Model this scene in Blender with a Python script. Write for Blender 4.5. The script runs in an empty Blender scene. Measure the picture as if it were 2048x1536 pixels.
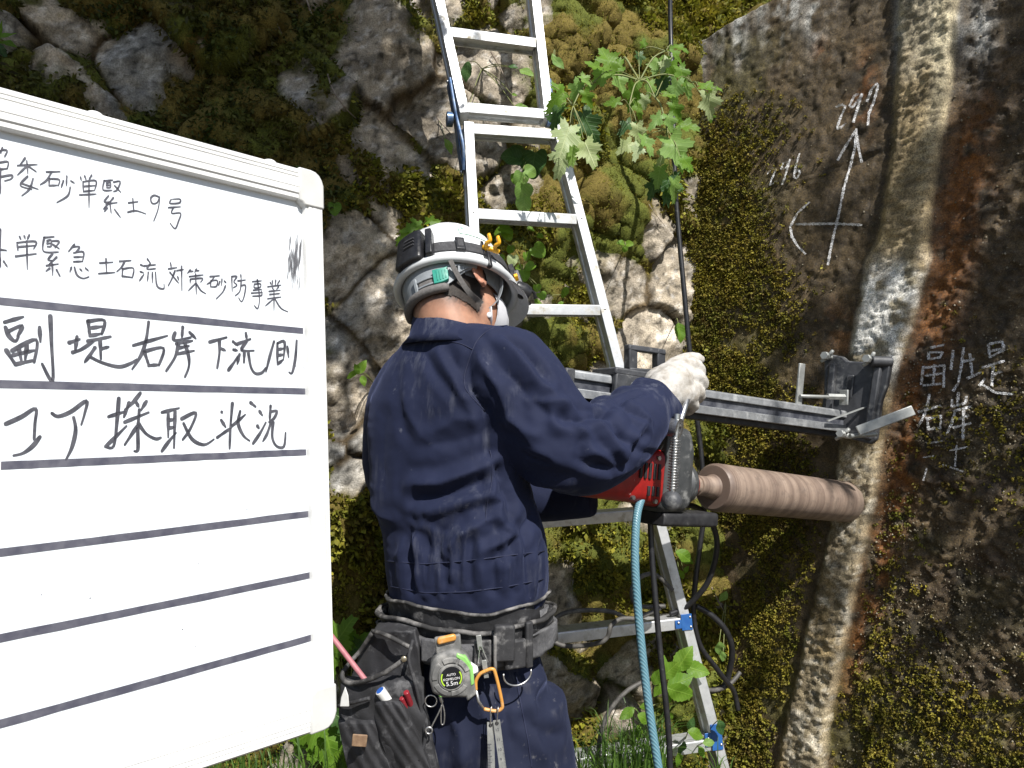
import bpy, bmesh, math, random
import numpy as np
from mathutils import Vector, Matrix, noise as mnoise
from mathutils.bvhtree import BVHTree

random.seed(7)
rng = np.random.default_rng(11)
SC = bpy.context.scene
COL = SC.collection

# ------------------------------------------------------------------ camera, world, sun, exposure
F = 1400.0
CAM = Vector((0.0, 0.0, 1.45))
PITCH = math.atan(57 / 1400)
FWD = Vector((0, math.cos(PITCH), math.sin(PITCH)))
UPV = Vector((0, -math.sin(PITCH), math.cos(PITCH)))
RGT = Vector((1, 0, 0))
cd = bpy.data.cameras.new('camera')
cam = bpy.data.objects.new('camera', cd)
COL.objects.link(cam)
cam.location = CAM
cam.rotation_euler = (math.pi / 2 + PITCH, 0, 0)
cd.sensor_width = 36.0
cd.lens = 36.0 * F / 2048
cd.clip_start = 0.02
cd.clip_end = 500
SC.camera = cam

SUN_AZ = Vector((0.40, -0.916, 0)).normalized()     # where the sun stands (behind and right of the camera)
SUN_EL = math.radians(49)
TOSUN = Vector((SUN_AZ.x * math.cos(SUN_EL), SUN_AZ.y * math.cos(SUN_EL), math.sin(SUN_EL)))
world = bpy.data.worlds.new("World")
SC.world = world
world.use_nodes = True
wn = world.node_tree
for n in list(wn.nodes):
    wn.nodes.remove(n)
sky = wn.nodes.new('ShaderNodeTexSky')
sky.sky_type = 'NISHITA'
sky.sun_disc = False
sky.sun_elevation = SUN_EL
sky.sun_rotation = math.atan2(SUN_AZ.x, SUN_AZ.y)
bg = wn.nodes.new('ShaderNodeBackground')
bg.inputs[1].default_value = 0.075
wo = wn.nodes.new('ShaderNodeOutputWorld')
wn.links.new(sky.outputs[0], bg.inputs[0])
wn.links.new(bg.outputs[0], wo.inputs[0])
sl = bpy.data.lights.new('sun', 'SUN')
sl.energy = 5.0
sl.angle = math.radians(0.55)
sl.color = (1.0, 0.965, 0.91)
sun = bpy.data.objects.new('sun', sl)
COL.objects.link(sun)
sun.rotation_euler = TOSUN.to_track_quat('Z', 'Y').to_euler()
SC.view_settings.view_transform = 'Standard'
SC.view_settings.look = 'None'
SC.view_settings.exposure = 0.50
SC.view_settings.gamma = 1.0
SC.view_settings.use_curve_mapping = False
SC.cycles.max_bounces = 6
SC.cycles.transparent_max_bounces = 8

# ------------------------------------------------------------------ geometry helpers
def P(px, py, d):
    """the place seen at that spot of the photo, d metres in front of the camera"""
    return CAM + RGT * ((px - 1024) / F * d) + UPV * ((768 - py) / F * d) + FWD * d

def ray(px, py):
    return (RGT * ((px - 1024) / F) + UPV * ((768 - py) / F) + FWD)

def proj_np(V):
    q = V - np.array(CAM)
    x = q[:, 0]
    y = q @ np.array(UPV)
    d = q @ np.array(FWD)
    d = np.maximum(d, 1e-4)
    return 1024 + F * x / d, 768 - F * y / d, d

def camv(x, y, z):
    """direction given as right, up, away"""
    return (RGT * x + UPV * y + FWD * z)

def tag(o, label=None, cat=None, group=None, kind=None):
    if label: o['label'] = label
    if cat: o['category'] = cat
    if group: o['group'] = group
    if kind: o['kind'] = kind
    return o

def thing(name, loc, label, cat, group=None):
    o = bpy.data.objects.new(name, None)
    o.empty_display_size = 0.05
    COL.objects.link(o)
    o.location = loc
    tag(o, label, cat, group)
    return o

def put(o, parent):
    """parent o (built in world coordinates) without moving it"""
    o.parent = parent
    if parent.type == 'EMPTY':
        o.matrix_parent_inverse = Matrix.Translation(parent.location).inverted()

def link_mesh(name, me, mat, parent=None, kind=None, label=None):
    o = bpy.data.objects.new(name, me)
    COL.objects.link(o)
    if mat is not None:
        me.materials.append(mat)
    if parent is not None:
        put(o, parent)
    if kind: o['kind'] = kind
    if label: o['label'] = label
    return o

def np_mesh(name, V, Fc, smooth=True):
    me = bpy.data.meshes.new(name)
    V = np.asarray(V, dtype=np.float32)
    Fc = np.asarray(Fc, dtype=np.int32)
    k = Fc.shape[1]
    me.vertices.add(len(V)); me.vertices.foreach_set('co', V.ravel())
    me.loops.add(Fc.size); me.loops.foreach_set('vertex_index', Fc.ravel())
    me.polygons.add(len(Fc))
    me.polygons.foreach_set('loop_start', np.arange(0, Fc.size, k, dtype=np.int32))
    me.update(calc_edges=True)
    if smooth:
        me.polygons.foreach_set('use_smooth', np.ones(len(Fc), dtype=bool))
    return me

def ring_frame(t):
    t = t.normalized()
    a = Vector((0, 0, 1)) if abs(t.z) < 0.9 else Vector((1, 0, 0))
    u = t.cross(a).normalized()
    v = t.cross(u).normalized()
    return u, v

class MB:
    def __init__(s):
        s.v = []; s.f = []
    def poly(s, pts):
        n = len(s.v); s.v += [Vector(p) for p in pts]; s.f.append(list(range(n, n + len(pts))))
    def loft(s, rings, cap=True, closed=False):
        n0 = len(s.v); m = len(rings[0])
        for r in rings: s.v += [Vector(p) for p in r]
        R = len(rings)
        for i in range(R if closed else R - 1):
            a = n0 + i * m; b = n0 + ((i + 1) % R) * m
            for j in range(m):
                k = (j + 1) % m
                s.f.append([a + j, a + k, b + k, b + j])
        if cap and not closed:
            s.f.append([n0 + j for j in range(m)][::-1])
            s.f.append([n0 + (R - 1) * m + j for j in range(m)])
        return s
    def box(s, c, x, y, z):
        """centre and three half-size vectors"""
        c = Vector(c); x = Vector(x); y = Vector(y); z = Vector(z)
        n = len(s.v)
        for k in (-1, 1):
            for (i, j) in ((-1, -1), (1, -1), (1, 1), (-1, 1)):
                s.v.append(c + x * i + y * j + z * k)
        for q in ([3, 2, 1, 0], [4, 5, 6, 7], [0, 1, 5, 4], [1, 2, 6, 5], [2, 3, 7, 6], [3, 0, 4, 7]):
            s.f.append([n + t for t in q])
        return s
    def tube(s, pts, r, n=10, cap=True, flat=None):
        pts = [Vector(p) for p in pts]
        rs = r if isinstance(r, (list, tuple)) else [r] * len(pts)
        rings = []
        u = None
        for i, p in enumerate(pts):
            t = (pts[min(i + 1, len(pts) - 1)] - pts[max(i - 1, 0)]).normalized()
            if u is None:
                u, v = ring_frame(t)
            else:
                u = (u - t * u.dot(t)).normalized(); v = t.cross(u).normalized()
            ring = []
            for k in range(n):
                a = 2 * math.pi * k / n
                ring.append(p + (u * math.cos(a) + v * math.sin(a)) * rs[i])
            rings.append(ring)
        return s.loft(rings, cap)
    def cyl(s, a, b, r, n=20, r2=None):
        return s.tube([a, b], [r, r if r2 is None else r2], n)
    def ell(s, c, ax, ay, az, n=20, m=12):
        """ellipsoid from three half-axis vectors"""
        c = Vector(c)
        rings = []
        for i in range(1, m):
            ph = math.pi * i / m
            rings.append([c + az * math.cos(ph) + (ax * math.cos(2 * math.pi * k / n) + ay * math.sin(2 * math.pi * k / n)) * math.sin(ph) for k in range(n)])
        n0 = len(s.v)
        s.loft(rings, cap=False)
        t = len(s.v); s.v.append(c + az); s.v.append(c - az)
        for k in range(n):
            s.f.append([t, n0 + (k + 1) % n, n0 + k])
            e = n0 + (m - 2) * n
            s.f.append([t + 1, e + k, e + (k + 1) % n])
        return s
    def sweep(s, a, b, prof, up, cap=True):
        """2D profile (x along side, y along up) swept straight from a to b"""
        a = Vector(a); b = Vector(b); t = (b - a).normalized()
        up = (Vector(up) - t * Vector(up).dot(t)).normalized(); side = t.cross(up).normalized()
        return s.loft([[q + side * x + up * y for x, y in prof] for q in (a, b)], cap)
    def mesh(s, name, smooth=True):
        me = bpy.data.meshes.new(name)
        me.from_pydata([tuple(p) for p in s.v], [], s.f)
        bm = bmesh.new(); bm.from_mesh(me)
        bmesh.ops.recalc_face_normals(bm, faces=bm.faces)
        bm.to_mesh(me); bm.free()
        if smooth:
            me.polygons.foreach_set('use_smooth', np.ones(len(me.polygons), dtype=bool))
        me.update()
        return me
    def build(s, name, mat, parent=None, smooth=None, bevel=0, kind=None, label=None, seg=2):
        me = s.mesh(name, bool(smooth) or bevel > 0)
        o = link_mesh(name, me, mat, parent, kind, label)
        if smooth is None and bevel == 0:
            try:
                me.polygons.foreach_set('use_smooth', np.ones(len(me.polygons), dtype=bool))
                me.set_sharp_from_angle(angle=math.radians(38))
            except Exception:
                pass
        if bevel:
            b = o.modifiers.new('bevel', 'BEVEL'); b.width = bevel; b.segments = seg; b.limit_method = 'ANGLE'
            b.harden_normals = False
            try: me.set_sharp_from_angle(angle=math.radians(50))
            except Exception: pass
        return o

def curve_pts(pts, n=8):
    """smooth interpolation through points"""
    pts = [Vector(p) for p in pts]
    out = []
    for i in range(len(pts) - 1):
        p0 = pts[max(i - 1, 0)]; p1 = pts[i]; p2 = pts[i + 1]; p3 = pts[min(i + 2, len(pts) - 1)]
        for k in range(n):
            t = k / n
            out.append(0.5 * ((2 * p1) + (p2 - p0) * t + (2 * p0 - 5 * p1 + 4 * p2 - p3) * t * t + (3 * p1 - p0 - 3 * p2 + p3) * t ** 3))
    out.append(pts[-1])
    return out

def evaluated(o):
    dg = bpy.context.evaluated_depsgraph_get()
    dg.update()
    me = bpy.data.meshes.new_from_object(o.evaluated_get(dg))
    return me

def remeshed(mb, voxel, smooth_it=6, fac=0.5):
    """fuse a bunch of overlapping closed shapes into one continuous skin"""
    me = mb.mesh('tmp')
    o = bpy.data.objects.new('tmp', me); COL.objects.link(o)
    r = o.modifiers.new('r', 'REMESH'); r.mode = 'VOXEL'; r.voxel_size = voxel; r.use_smooth_shade = True
    if smooth_it:
        sm = o.modifiers.new('s', 'SMOOTH'); sm.factor = fac; sm.iterations = smooth_it
    out = evaluated(o)
    bpy.data.objects.remove(o); bpy.data.meshes.remove(me)
    return out

def co_of(me):
    a = np.empty(len(me.vertices) * 3, dtype=np.float32); me.vertices.foreach_get('co', a); return a.reshape(-1, 3).astype(np.float64)
def no_of(me):
    a = np.empty(len(me.vertices) * 3, dtype=np.float32); me.vertices.foreach_get('normal', a); return a.reshape(-1, 3).astype(np.float64)
def set_co(me, V):
    me.vertices.foreach_set('co', np.asarray(V, dtype=np.float32).ravel()); me.update()

def bvh_of(me):
    return BVHTree.FromPolygons([v.co.copy() for v in me.vertices], [list(p.vertices) for p in me.polygons])

def cast(bvh, px, py):
    h = bvh.ray_cast(CAM, ray(px, py).normalized())
    return h[0], h[1]

# ---- numpy noise
def _hash(i, j, s):
    h = (i.astype(np.int64) * 374761393 + j.astype(np.int64) * 668265263 + s * 974634777) & 0xffffffff
    h = ((h ^ (h >> 13)) * 1274126177) & 0xffffffff
    h = (h ^ (h >> 16)) & 0xffffff
    return h / float(0xffffff)
def vn(x, y, s=0):
    i = np.floor(x); j = np.floor(y); a = x - i; b = y - j
    a = a * a * a * (a * (a * 6 - 15) + 10); b = b * b * b * (b * (b * 6 - 15) + 10)
    i = i.astype(np.int64); j = j.astype(np.int64)
    return (_hash(i, j, s) * (1 - a) + _hash(i + 1, j, s) * a) * (1 - b) + (_hash(i, j + 1, s) * (1 - a) + _hash(i + 1, j + 1, s) * a) * b
def fbm(x, y, oct=4, s=0, gain=0.5):
    t = np.zeros_like(x); amp = 1.0; tot = 0
    for o in range(oct):
        t += amp * vn(x * 2 ** o + 17.3 * o, y * 2 ** o - 9.1 * o, s + o); tot += amp; amp *= gain
    return t / tot
def sst(a, b, x):
    t = np.clip((x - a) / (b - a), 0, 1); return t * t * (3 - 2 * t)

# ------------------------------------------------------------------ materials
class NT:
    def __init__(s, name):
        s.m = bpy.data.materials.new(name); s.m.use_nodes = True
        s.t = s.m.node_tree
        for n in list(s.t.nodes): s.t.nodes.remove(n)
        s.out = s.n('ShaderNodeOutputMaterial')
    def n(s, typ, **kw):
        x = s.t.nodes.new(typ)
        for k, v in kw.items(): setattr(x, k, v)
        return x
    def l(s, a, b): s.t.links.new(a, b)
    def pos(s):
        if not hasattr(s, '_p'): s._p = s.n('ShaderNodeNewGeometry')
        return s._p.outputs['Position']
    def noise(s, scale, detail=5, rough=0.55, vec=None, dist=0.0):
        x = s.n('ShaderNodeTexNoise'); x.inputs['Scale'].default_value = scale; x.inputs['Detail'].default_value = detail
        x.inputs['Roughness'].default_value = rough; x.inputs['Distortion'].default_value = dist
        s.l(vec if vec is not None else s.pos(), x.inputs['Vector']); return x.outputs['Fac']
    def stretch(s, sx, sy, sz):
        x = s.n('ShaderNodeVectorMath', operation='MULTIPLY'); s.l(s.pos(), x.inputs[0]); x.inputs[1].default_value = (sx, sy, sz); return x.outputs[0]
    def rng(s, v, a, b, c=0.0, d=1.0):
        x = s.n('ShaderNodeMapRange'); s.l(v, x.inputs['Value']); x.inputs['From Min'].default_value = a; x.inputs['From Max'].default_value = b
        x.inputs['To Min'].default_value = c; x.inputs['To Max'].default_value = d; return x.outputs['Result']
    def mul(s, a, b, op='MULTIPLY'):
        x = s.n('ShaderNodeMath', operation=op)
        for i, q in enumerate((a, b)):
            if isinstance(q, (int, float)): x.inputs[i].default_value = q
            else: s.l(q, x.inputs[i])
        return x.outputs[0]
    def mix(s, fac, a, b, blend='MIX'):
        x = s.n('ShaderNodeMix', data_type='RGBA', blend_type=blend)
        if isinstance(fac, (int, float)): x.inputs[0].default_value = fac
        else: s.l(fac, x.inputs[0])
        for i, q in ((6, a), (7, b)):
            if isinstance(q, (tuple, list)): x.inputs[i].default_value = (*q[:3], 1)
            else: s.l(q, x.inputs[i])
        return x.outputs[2]
    def bump(s, h, strength, dist=0.002, nrm=None):
        x = s.n('ShaderNodeBump'); x.inputs['Strength'].default_value = strength; x.inputs['Distance'].default_value = dist
        s.l(h, x.inputs['Height'])
        if nrm is not None: s.l(nrm, x.inputs['Normal'])
        return x.outputs[0]
    def bsdf(s, col, rough=0.6, metal=0.0, nrm=None, spec=0.5, out=True):
        x = s.n('ShaderNodeBsdfPrincipled')
        for key, q in (('Base Color', col), ('Roughness', rough), ('Metallic', metal)):
            i = x.inputs[key]
            if isinstance(q, (tuple, list)): i.default_value = (*q[:3], 1)
            elif isinstance(q, (int, float)): i.default_value = q
            else: s.l(q, i)
        x.inputs['Specular IOR Level'].default_value = spec
        if nrm is not None: s.l(nrm, x.inputs['Normal'])
        if out: s.l(x.outputs[0], s.out.inputs[0])
        return x

def mk(name, c1, c2=None, scale=30, rough=0.55, metal=0.0, bump=0.0, bscale=400, spec=0.5, dust=None, dscale=25, dlo=0.52, dhi=0.72, lo=0.35, hi=0.65, bdist=0.001, rvar=0.12):
    t = NT(name)
    col = c1
    if c2 is not None:
        col = t.mix(t.rng(t.noise(scale), lo, hi), c1, c2)
    r = rough
    if dust is not None:
        d = t.rng(t.noise(dscale, 8, 0.65), dlo, dhi)
        col = t.mix(d, col, dust)
        r = t.rng(d, 0, 1, rough, min(1, rough + 0.3))
    elif rvar:
        r = t.rng(t.noise(scale * 1.7, 4), 0.3, 0.7, max(0.03, rough - rvar), min(1, rough + rvar))
    nr = t.bump(t.noise(bscale, 4), bump, bdist) if bump else None
    t.bsdf(col, r, metal, nr, spec)
    return t.m

def leaf_mat(name, c1, c2, tr=0.45):
    t = NT(name)
    oi = t.n('ShaderNodeObjectInfo')
    ga = t.n('ShaderNodeNewGeometry')
    col = t.mix(t.rng(t.noise(45, 4), 0.3, 0.7), c1, c2)
    r = t.mix(t.mul(oi.outputs['Random'], 0.35), col, (c2[0] * 1.2, c2[1] * 1.05, c2[2] * .6))
    # midrib and side veins in the leaf's own coordinates, a few browned spots
    tc = t.n('ShaderNodeTexCoord'); sp = t.n('ShaderNodeSeparateXYZ'); t.l(tc.outputs['Object'], sp.inputs[0])
    ax = t.mul(sp.outputs['X'], 0.0, 'ABSOLUTE')
    fr = t.mul(t.mul(t.mul(sp.outputs['Y'], t.mul(ax, .75), 'SUBTRACT'), 7.5), 0.0, 'FRACT')
    vein = t.mul(t.rng(ax, .006, .022, 1, 0), t.rng(t.mul(t.mul(fr, .5, 'SUBTRACT'), 0.0, 'ABSOLUTE'), .40, .47, 0, .8), 'MAXIMUM')
    r = t.mix(t.mul(vein, .5), r, (min(1, c2[0] * 1.7 + .04), min(1, c2[1] * 1.5 + .05), c2[2] * 1.5 + .02))
    r = t.mix(t.rng(t.noise(70, 5, .7), .66, .74, 0, .7), r, (.16, .11, .04))
    nr = t.bump(vein, .5, 0.0015, t.bump(t.noise(260, 3), .3, 0.001))
    b = t.bsdf(r, 0.48, 0, nr, 0.4, out=False)
    tl = t.n('ShaderNodeBsdfTranslucent')
    t.l(t.mix(0.5, r, (c2[0] * 1.3, c2[1] * 1.4, c2[2] * 0.5)), tl.inputs[0])
    mx = t.n('ShaderNodeMixShader'); mx.inputs[0].default_value = tr
    t.l(b.outputs[0], mx.inputs[1]); t.l(tl.outputs[0], mx.inputs[2]); t.l(mx.outputs[0], t.out.inputs[0])
    return t.m

def vcol_mat(name, rough=0.85, fine=140, amp=0.5, bumps=((60, 0.5, 0.006), (300, 0.5, 0.002)), spec=0.3, extra=None, speck=None):
    """base colour painted per vertex (stone tones, stains, rust), broken up by fine grain"""
    t = NT(name)
    a = t.n('ShaderNodeAttribute', attribute_name='stain')
    g = t.rng(t.noise(fine, 8, 0.7), 0.3, 0.7, 1 - amp, 1 + amp)
    col = t.mix(1.0, a.outputs['Color'], (1, 1, 1), 'MULTIPLY')
    comb = t.n('ShaderNodeVectorMath', operation='SCALE'); t.l(a.outputs['Color'], comb.inputs[0]); t.l(g, comb.inputs['Scale'])
    cout = comb.outputs[0]
    if speck:
        for sc0, lo, hi, cc, am in speck:
            cout = t.mix(t.rng(t.noise(sc0, 3, .6), lo, hi, 0, am), cout, cc)
    nr = None
    for sc, st, ds in bumps:
        nr = t.bump(t.noise(sc, 6, 0.65), st, ds, nr)
    if extra: nr = extra(t, nr)
    r = t.rng(t.noise(fine * .6, 4), 0.3, 0.7, rough - 0.15, min(1, rough + 0.1))
    t.bsdf(cout, r, 0, nr, spec)
    return t.m

def set_stain(me, C):
    at = me.color_attributes.new('stain', 'FLOAT_COLOR', 'POINT')
    C4 = np.ones((len(C), 4), dtype=np.float32); C4[:, :3] = C
    at.data.foreach_set('color', C4.ravel())
# ------------------------------------------------------------------ stone retaining wall
RO = np.array([0.61, 2.30, 0.0]); RU = np.array([-0.95, -0.31, 0.0]); RU /= np.linalg.norm(RU); RN = np.array([0.31, -0.95, 0.0]); RN /= np.linalg.norm(RN)
BAT = 0.12
def rock_at(u, z, h):
    return RO + u[:, None] * RU + z[:, None] * np.array([0, 0, 1.0]) + (h - BAT * (z - 1.45))[:, None] * RN

def gb(px, py, spots):
    m = np.zeros_like(px)
    for (x, y, rx, ry, a) in spots:
        m += a * np.exp(-(((px - x) / rx) ** 2 + ((py - y) / ry) ** 2))
    return m
BARE = [(800, 200, 120, 95, 1), (880, 300, 60, 60, .8), (745, 480, 120, 90, 1), (715, 610, 100, 95, 1), (705, 860, 80, 110, .9), (780, 690, 70, 70, .9),
        (1295, 640, 85, 85, 1.1), (1350, 520, 55, 70, .8), (235, 95, 150, 60, 1), (255, 195, 75, 60, .9), (585, 170, 45, 60, .6), (1340, 1020, 60, 70, .5),
        (1240, 1380, 80, 80, .8), (1120, 1190, 70, 50, .5), (760, 60, 60, 80, .35), (1000, 240, 60, 60, .5), (1000, 380, 60, 50, .4), (60, 60, 80, 60, .7)]
du = 0.0085
us = np.arange(-1.9, 2.7, du); zs = np.arange(-0.05, 3.55, du)
UU, ZZ = np.meshgrid(us, zs); u = UU.ravel(); z = ZZ.ravel()
# diamond-laid stones: a lattice turned by 45 degrees, each seed jittered
A_ = 0.285; th = math.radians(43)
seeds = []
for i in range(-18, 19):
    for j in range(-18, 19):
        a = (i + (0.5 if j % 2 else 0) * 0.35) * A_ * 1.12; b = j * A_ * 0.92
        x = 0.7 + a * math.cos(th) - b * math.sin(th); y = 1.5 + a * math.sin(th) + b * math.cos(th)
        x += rng.uniform(-.05, .05); y += rng.uniform(-.05, .05)
        if -2.2 < x < 3.0 and -.3 < y < 3.9: seeds.append((x, y))
seeds = np.array(seeds)
wu = u + 0.030 * (fbm(u * 5, z * 5, 3, 5) - .5) * 2 + .010 * (fbm(u * 22, z * 22, 3, 8) - .5) * 2
wz = z + 0.030 * (fbm(u * 5, z * 5, 3, 6) - .5) * 2 + .010 * (fbm(u * 22, z * 22, 3, 9) - .5) * 2
ca, sa = math.cos(th), math.sin(th)
D1 = np.full(len(u), 9.0); D2 = np.full(len(u), 9.0); ID = np.zeros(len(u), int)
for k, (x, y) in enumerate(seeds):
    dx = wu - x; dy = wz - y
    p = np.abs(dx * ca + dy * sa) / 1.12; q = np.abs(-dx * sa + dy * ca) / .92
    d = (p ** 5 + q ** 5) ** 0.2
    better = d < D1
    D2 = np.where(better, D1, np.minimum(D2, d)); D1 = np.where(better, d, D1); ID = np.where(better, k, ID)
edge = D2 - D1
rc = np.random.default_rng(5)
off = rc.uniform(-.028, .03, len(seeds)); tx = rc.uniform(-.28, .28, len(seeds)); ty = rc.uniform(-.28, .28, len(seeds))
sx_ = seeds[ID, 0]; sy_ = seeds[ID, 1]
prof = sst(0.0, 0.026, edge)
fac = np.full(len(u), 9.0)
for k in range(4):
    a1 = rc.uniform(-.42, .42, len(seeds)); a2 = rc.uniform(-.42, .42, len(seeds)); a3 = rc.uniform(.0, .028, len(seeds))
    fac = np.minimum(fac, (a1[ID] * (u - sx_) + a2[ID] * (z - sy_) + a3[ID]))
H = prof * (0.034 + .7 * off[ID] + 1.15 * fac) + .018 * (fbm(u * 7, z * 7, 5, 21) - .5) * prof * 2 + .016 * (fbm(u * 30, z * 30, 4, 31) - .5) * 2
H -= .012 * (1 - prof)
# chipped facets
H += .018 * np.round(4 * fbm(u * 7 + 3, z * 7, 3, 41)) / 4 * prof + .012 * (fbm(u * 55, z * 55, 3, 43) - .5) * prof
V = rock_at(u, z, H)
px, py, dd = proj_np(V)
bare = np.clip(gb(px, py, BARE), 0, 1.15)
lowf = fbm(u * 3.2, z * 3.2, 5, 51)
mossm = .75 + (lowf - .5) * 1.9 + .55 * (1 - sst(0, .06, edge)) - 1.15 * bare + .7 * (fbm(u * 14, z * 14, 4, 61) - .5)
mossm += .15 * sst(1000, 1200, px) * sst(1450, 1380, px) + .12 * sst(760, 640, px) * sst(430, 330, py) - .12 * sst(900, 620, px) * sst(380, 520, py)
# base colours: pale granite, darker grey on the left, brown earth in the joints
g1 = fbm(u * 11, z * 11, 5, 71)[:, None]; g2 = fbm(u * 45, z * 45, 4, 72)[:, None]
tone = rc.uniform(.62, 1.05, len(seeds))[ID][:, None]
stone_c = (np.array([.33, .275, .20]) * (1 - g1) + np.array([.47, .41, .33]) * g1) * tone * (.6 + .8 * g2)
grey = (np.array([.15, .15, .14]) * (1 - g2) + np.array([.27, .28, .275]) * g2)
wl = (sst(900, 640, px) * sst(250, 420, py) + sst(720, 500, px) * sst(400, 200, py)).clip(0, 1)[:, None] * sst(.4, .6, fbm(u * 6, z * 6, 4, 81))[:, None]
stone_c = stone_c * (1 - .75 * wl) + grey * .75 * wl
earth = np.array([.075, .052, .026]) * (.6 + .8 * g2)
je = np.clip((1 - prof) * 1.2 + .0, 0, 1)[:, None]
film = sst(.35, .75, mossm + .25 * (g2[:, 0] - .5) * 2)[:, None]
filmc = np.array([.080, .062, .016]) * (.6 + .8 * g2) * (1 - sst(.45, .6, fbm(u * 9, z * 9, 3, 91)))[:, None] + np.array([.055, .062, .012]) * (.6 + .8 * g2) * sst(.45, .6, fbm(u * 9, z * 9, 3, 91))[:, None]
C = stone_c * (1 - je) + earth * je
C = C * (1 - film) + filmc * film
spk = sst(.66, .74, fbm(u * 70, z * 70, 2, 95))[:, None]
C = C * (1 - .65 * spk * (1 - film)); spw = sst(.62, .70, fbm(u * 60 + 9, z * 60, 3, 97))[:, None]; C = C + spw * (1 - film) * (1 - je) * .16; C *= (.72 + .56 * sst(.35, .65, fbm(u * 20, z * 20, 4, 98)))[:, None] 
M_stone = vcol_mat('mossy_stone', .88, 210, .55, ((70, .75, .008), (260, .8, .003), (700, .5, .0012)))
nu, nz = len(us), len(zs)
idx = np.arange(nu * nz).reshape(nz, nu)
quads = np.stack([idx[:-1, :-1], idx[:-1, 1:], idx[1:, 1:], idx[1:, :-1]], -1).reshape(-1, 4)[:, ::-1]
wall = thing('retaining_wall', (0.0, 2.05, 0.0), 'mossy retaining wall of diagonally laid rough stones behind the ladder', 'stone wall')
qc = ID[quads[:, 0]]
for k in range(len(seeds)):
    sel = quads[qc == k]
    if len(sel) < 12: continue
    uq, inv = np.unique(sel, return_inverse=True)
    me = np_mesh('stone', V[uq], inv.reshape(-1, 4))
    set_stain(me, C[uq])
    link_mesh('stone', me, M_stone, wall)

def grid_normals(Vv, nz_, nu_):
    G = Vv.reshape(nz_, nu_, 3)
    a = np.gradient(G, axis=1); b = np.gradient(G, axis=0)
    n = np.cross(a, b).reshape(-1, 3)
    return n / np.maximum(np.linalg.norm(n, axis=1), 1e-9)[:, None]

def blades(name, Pp, Nn, size, k, mat, parent, seed=0, spread=.9, droop=.35, width=.33, lift=0.0):
    """k small leaflets per spot"""
    r = np.random.default_rng(seed)
    Pp = np.repeat(Pp, k, 0); Nn = np.repeat(Nn, k, 0); size = np.repeat(size, k)
    n = len(Pp)
    d = Nn + r.normal(0, spread * .6, (n, 3)); d[:, 2] -= droop
    d /= np.linalg.norm(d, axis=1)[:, None]
    t = np.cross(d, r.normal(0, 1, (n, 3))); t /= np.maximum(np.linalg.norm(t, axis=1), 1e-6)[:, None]
    L = size * r.uniform(.6, 1.3, n); W = L * width
    base = Pp + r.normal(0, 1, (n, 3)) * (size * .45)[:, None] + Nn * lift
    mid = base + d * (L * .45)[:, None]
    V4 = np.stack([base, mid - t * W[:, None], base + d * L[:, None] + Nn * (L * .08)[:, None], mid + t * W[:, None]], 1).reshape(-1, 3)
    Fc = np.arange(4 * n).reshape(-1, 4)
    me = np_mesh(name, V4, Fc, smooth=False)
    return link_mesh(name, me, mat, parent, kind='stuff')

def moss_mat(name, cols, big=6):
    t = NT(name)
    g = t.n('ShaderNodeNewGeometry')
    ri = g.outputs['Random Per Island']
    n1 = t.rng(t.noise(big, 5, .6), .36, .64)
    n2 = t.rng(t.noise(big * 4, 4, .6), .36, .64)
    a = t.mix(n1, cols[0], cols[1]); b = t.mix(n1, cols[2], cols[3])
    c = t.mix(n2, a, b)
    v = t.rng(ri, 0, 1, .45, 1.6)
    x = t.n('ShaderNodeVectorMath', operation='SCALE'); t.l(c, x.inputs[0]); t.l(v, x.inputs['Scale'])
    b1 = t.bsdf(x.outputs[0], .7, 0, None, .35, out=False)
    tl = t.n('ShaderNodeBsdfTranslucent'); t.l(x.outputs[0], tl.inputs[0])
    mx = t.n('ShaderNodeMixShader'); mx.inputs[0].default_value = .3
    t.l(b1.outputs[0], mx.inputs[1]); t.l(tl.outputs[0], mx.inputs[2]); t.l(mx.outputs[0], t.out.inputs[0])
    return t.m
M_moss = moss_mat('moss', [(.20, .205, .020), (.11, .15, .014), (.31, .265, .030), (.125, .095, .016)])
M_moss_dark = moss_mat('dark_moss', [(.055, .085, .012), (.085, .055, .014), (.04, .06, .010), (.10, .10, .018)])
M_moss_c = moss_mat('wall_moss', [(.215, .195, .022), (.13, .15, .016), (.30, .235, .035), (.13, .09, .02)], 9)

# cushions of moss swelling over stones and joints
NRM = grid_normals(V, nz, nu)
if NRM[:, 1].mean() > 0: NRM = -NRM
cush = sst(.52, .95, mossm) * (.012 + .030 * fbm(u * 16, z * 16, 4, 101)) - .004
MV = V + NRM * cush[:, None]
MC = filmc * 1.7
vis = (px > -260) & (px < 2000) & (py > -90) & (py < 1640)
keep = (mossm > .48) & vis
qk = quads[keep[quads].any(1)]
uq, inv = np.unique(qk, return_inverse=True)
me = np_mesh('moss_bed', MV[uq], inv.reshape(-1, 4)); set_stain(me, MC[uq])
M_bed = vcol_mat('moss_bed', .95, 260, .7, ((120, .8, .006), (420, .7, .002)), .15)
link_mesh('moss_bed', me, M_bed, wall, kind='stuff')
def scatter(mask, Vv, Nv, density, seed, jit):
    r = np.random.default_rng(seed)
    cand = np.nonzero(r.random(len(mask)) < np.clip(mask, 0, 1) * density)[0]
    return Vv[cand] + r.normal(0, jit, (len(cand), 3)), Nv[cand], cand
mm = sst(.50, .72, mossm) * vis
left = sst(800, 640, px) * sst(640, 430, py)
p1, n1, c1 = scatter(mm * (1 - left), MV, NRM, 1.0, 1, .003)
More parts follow.
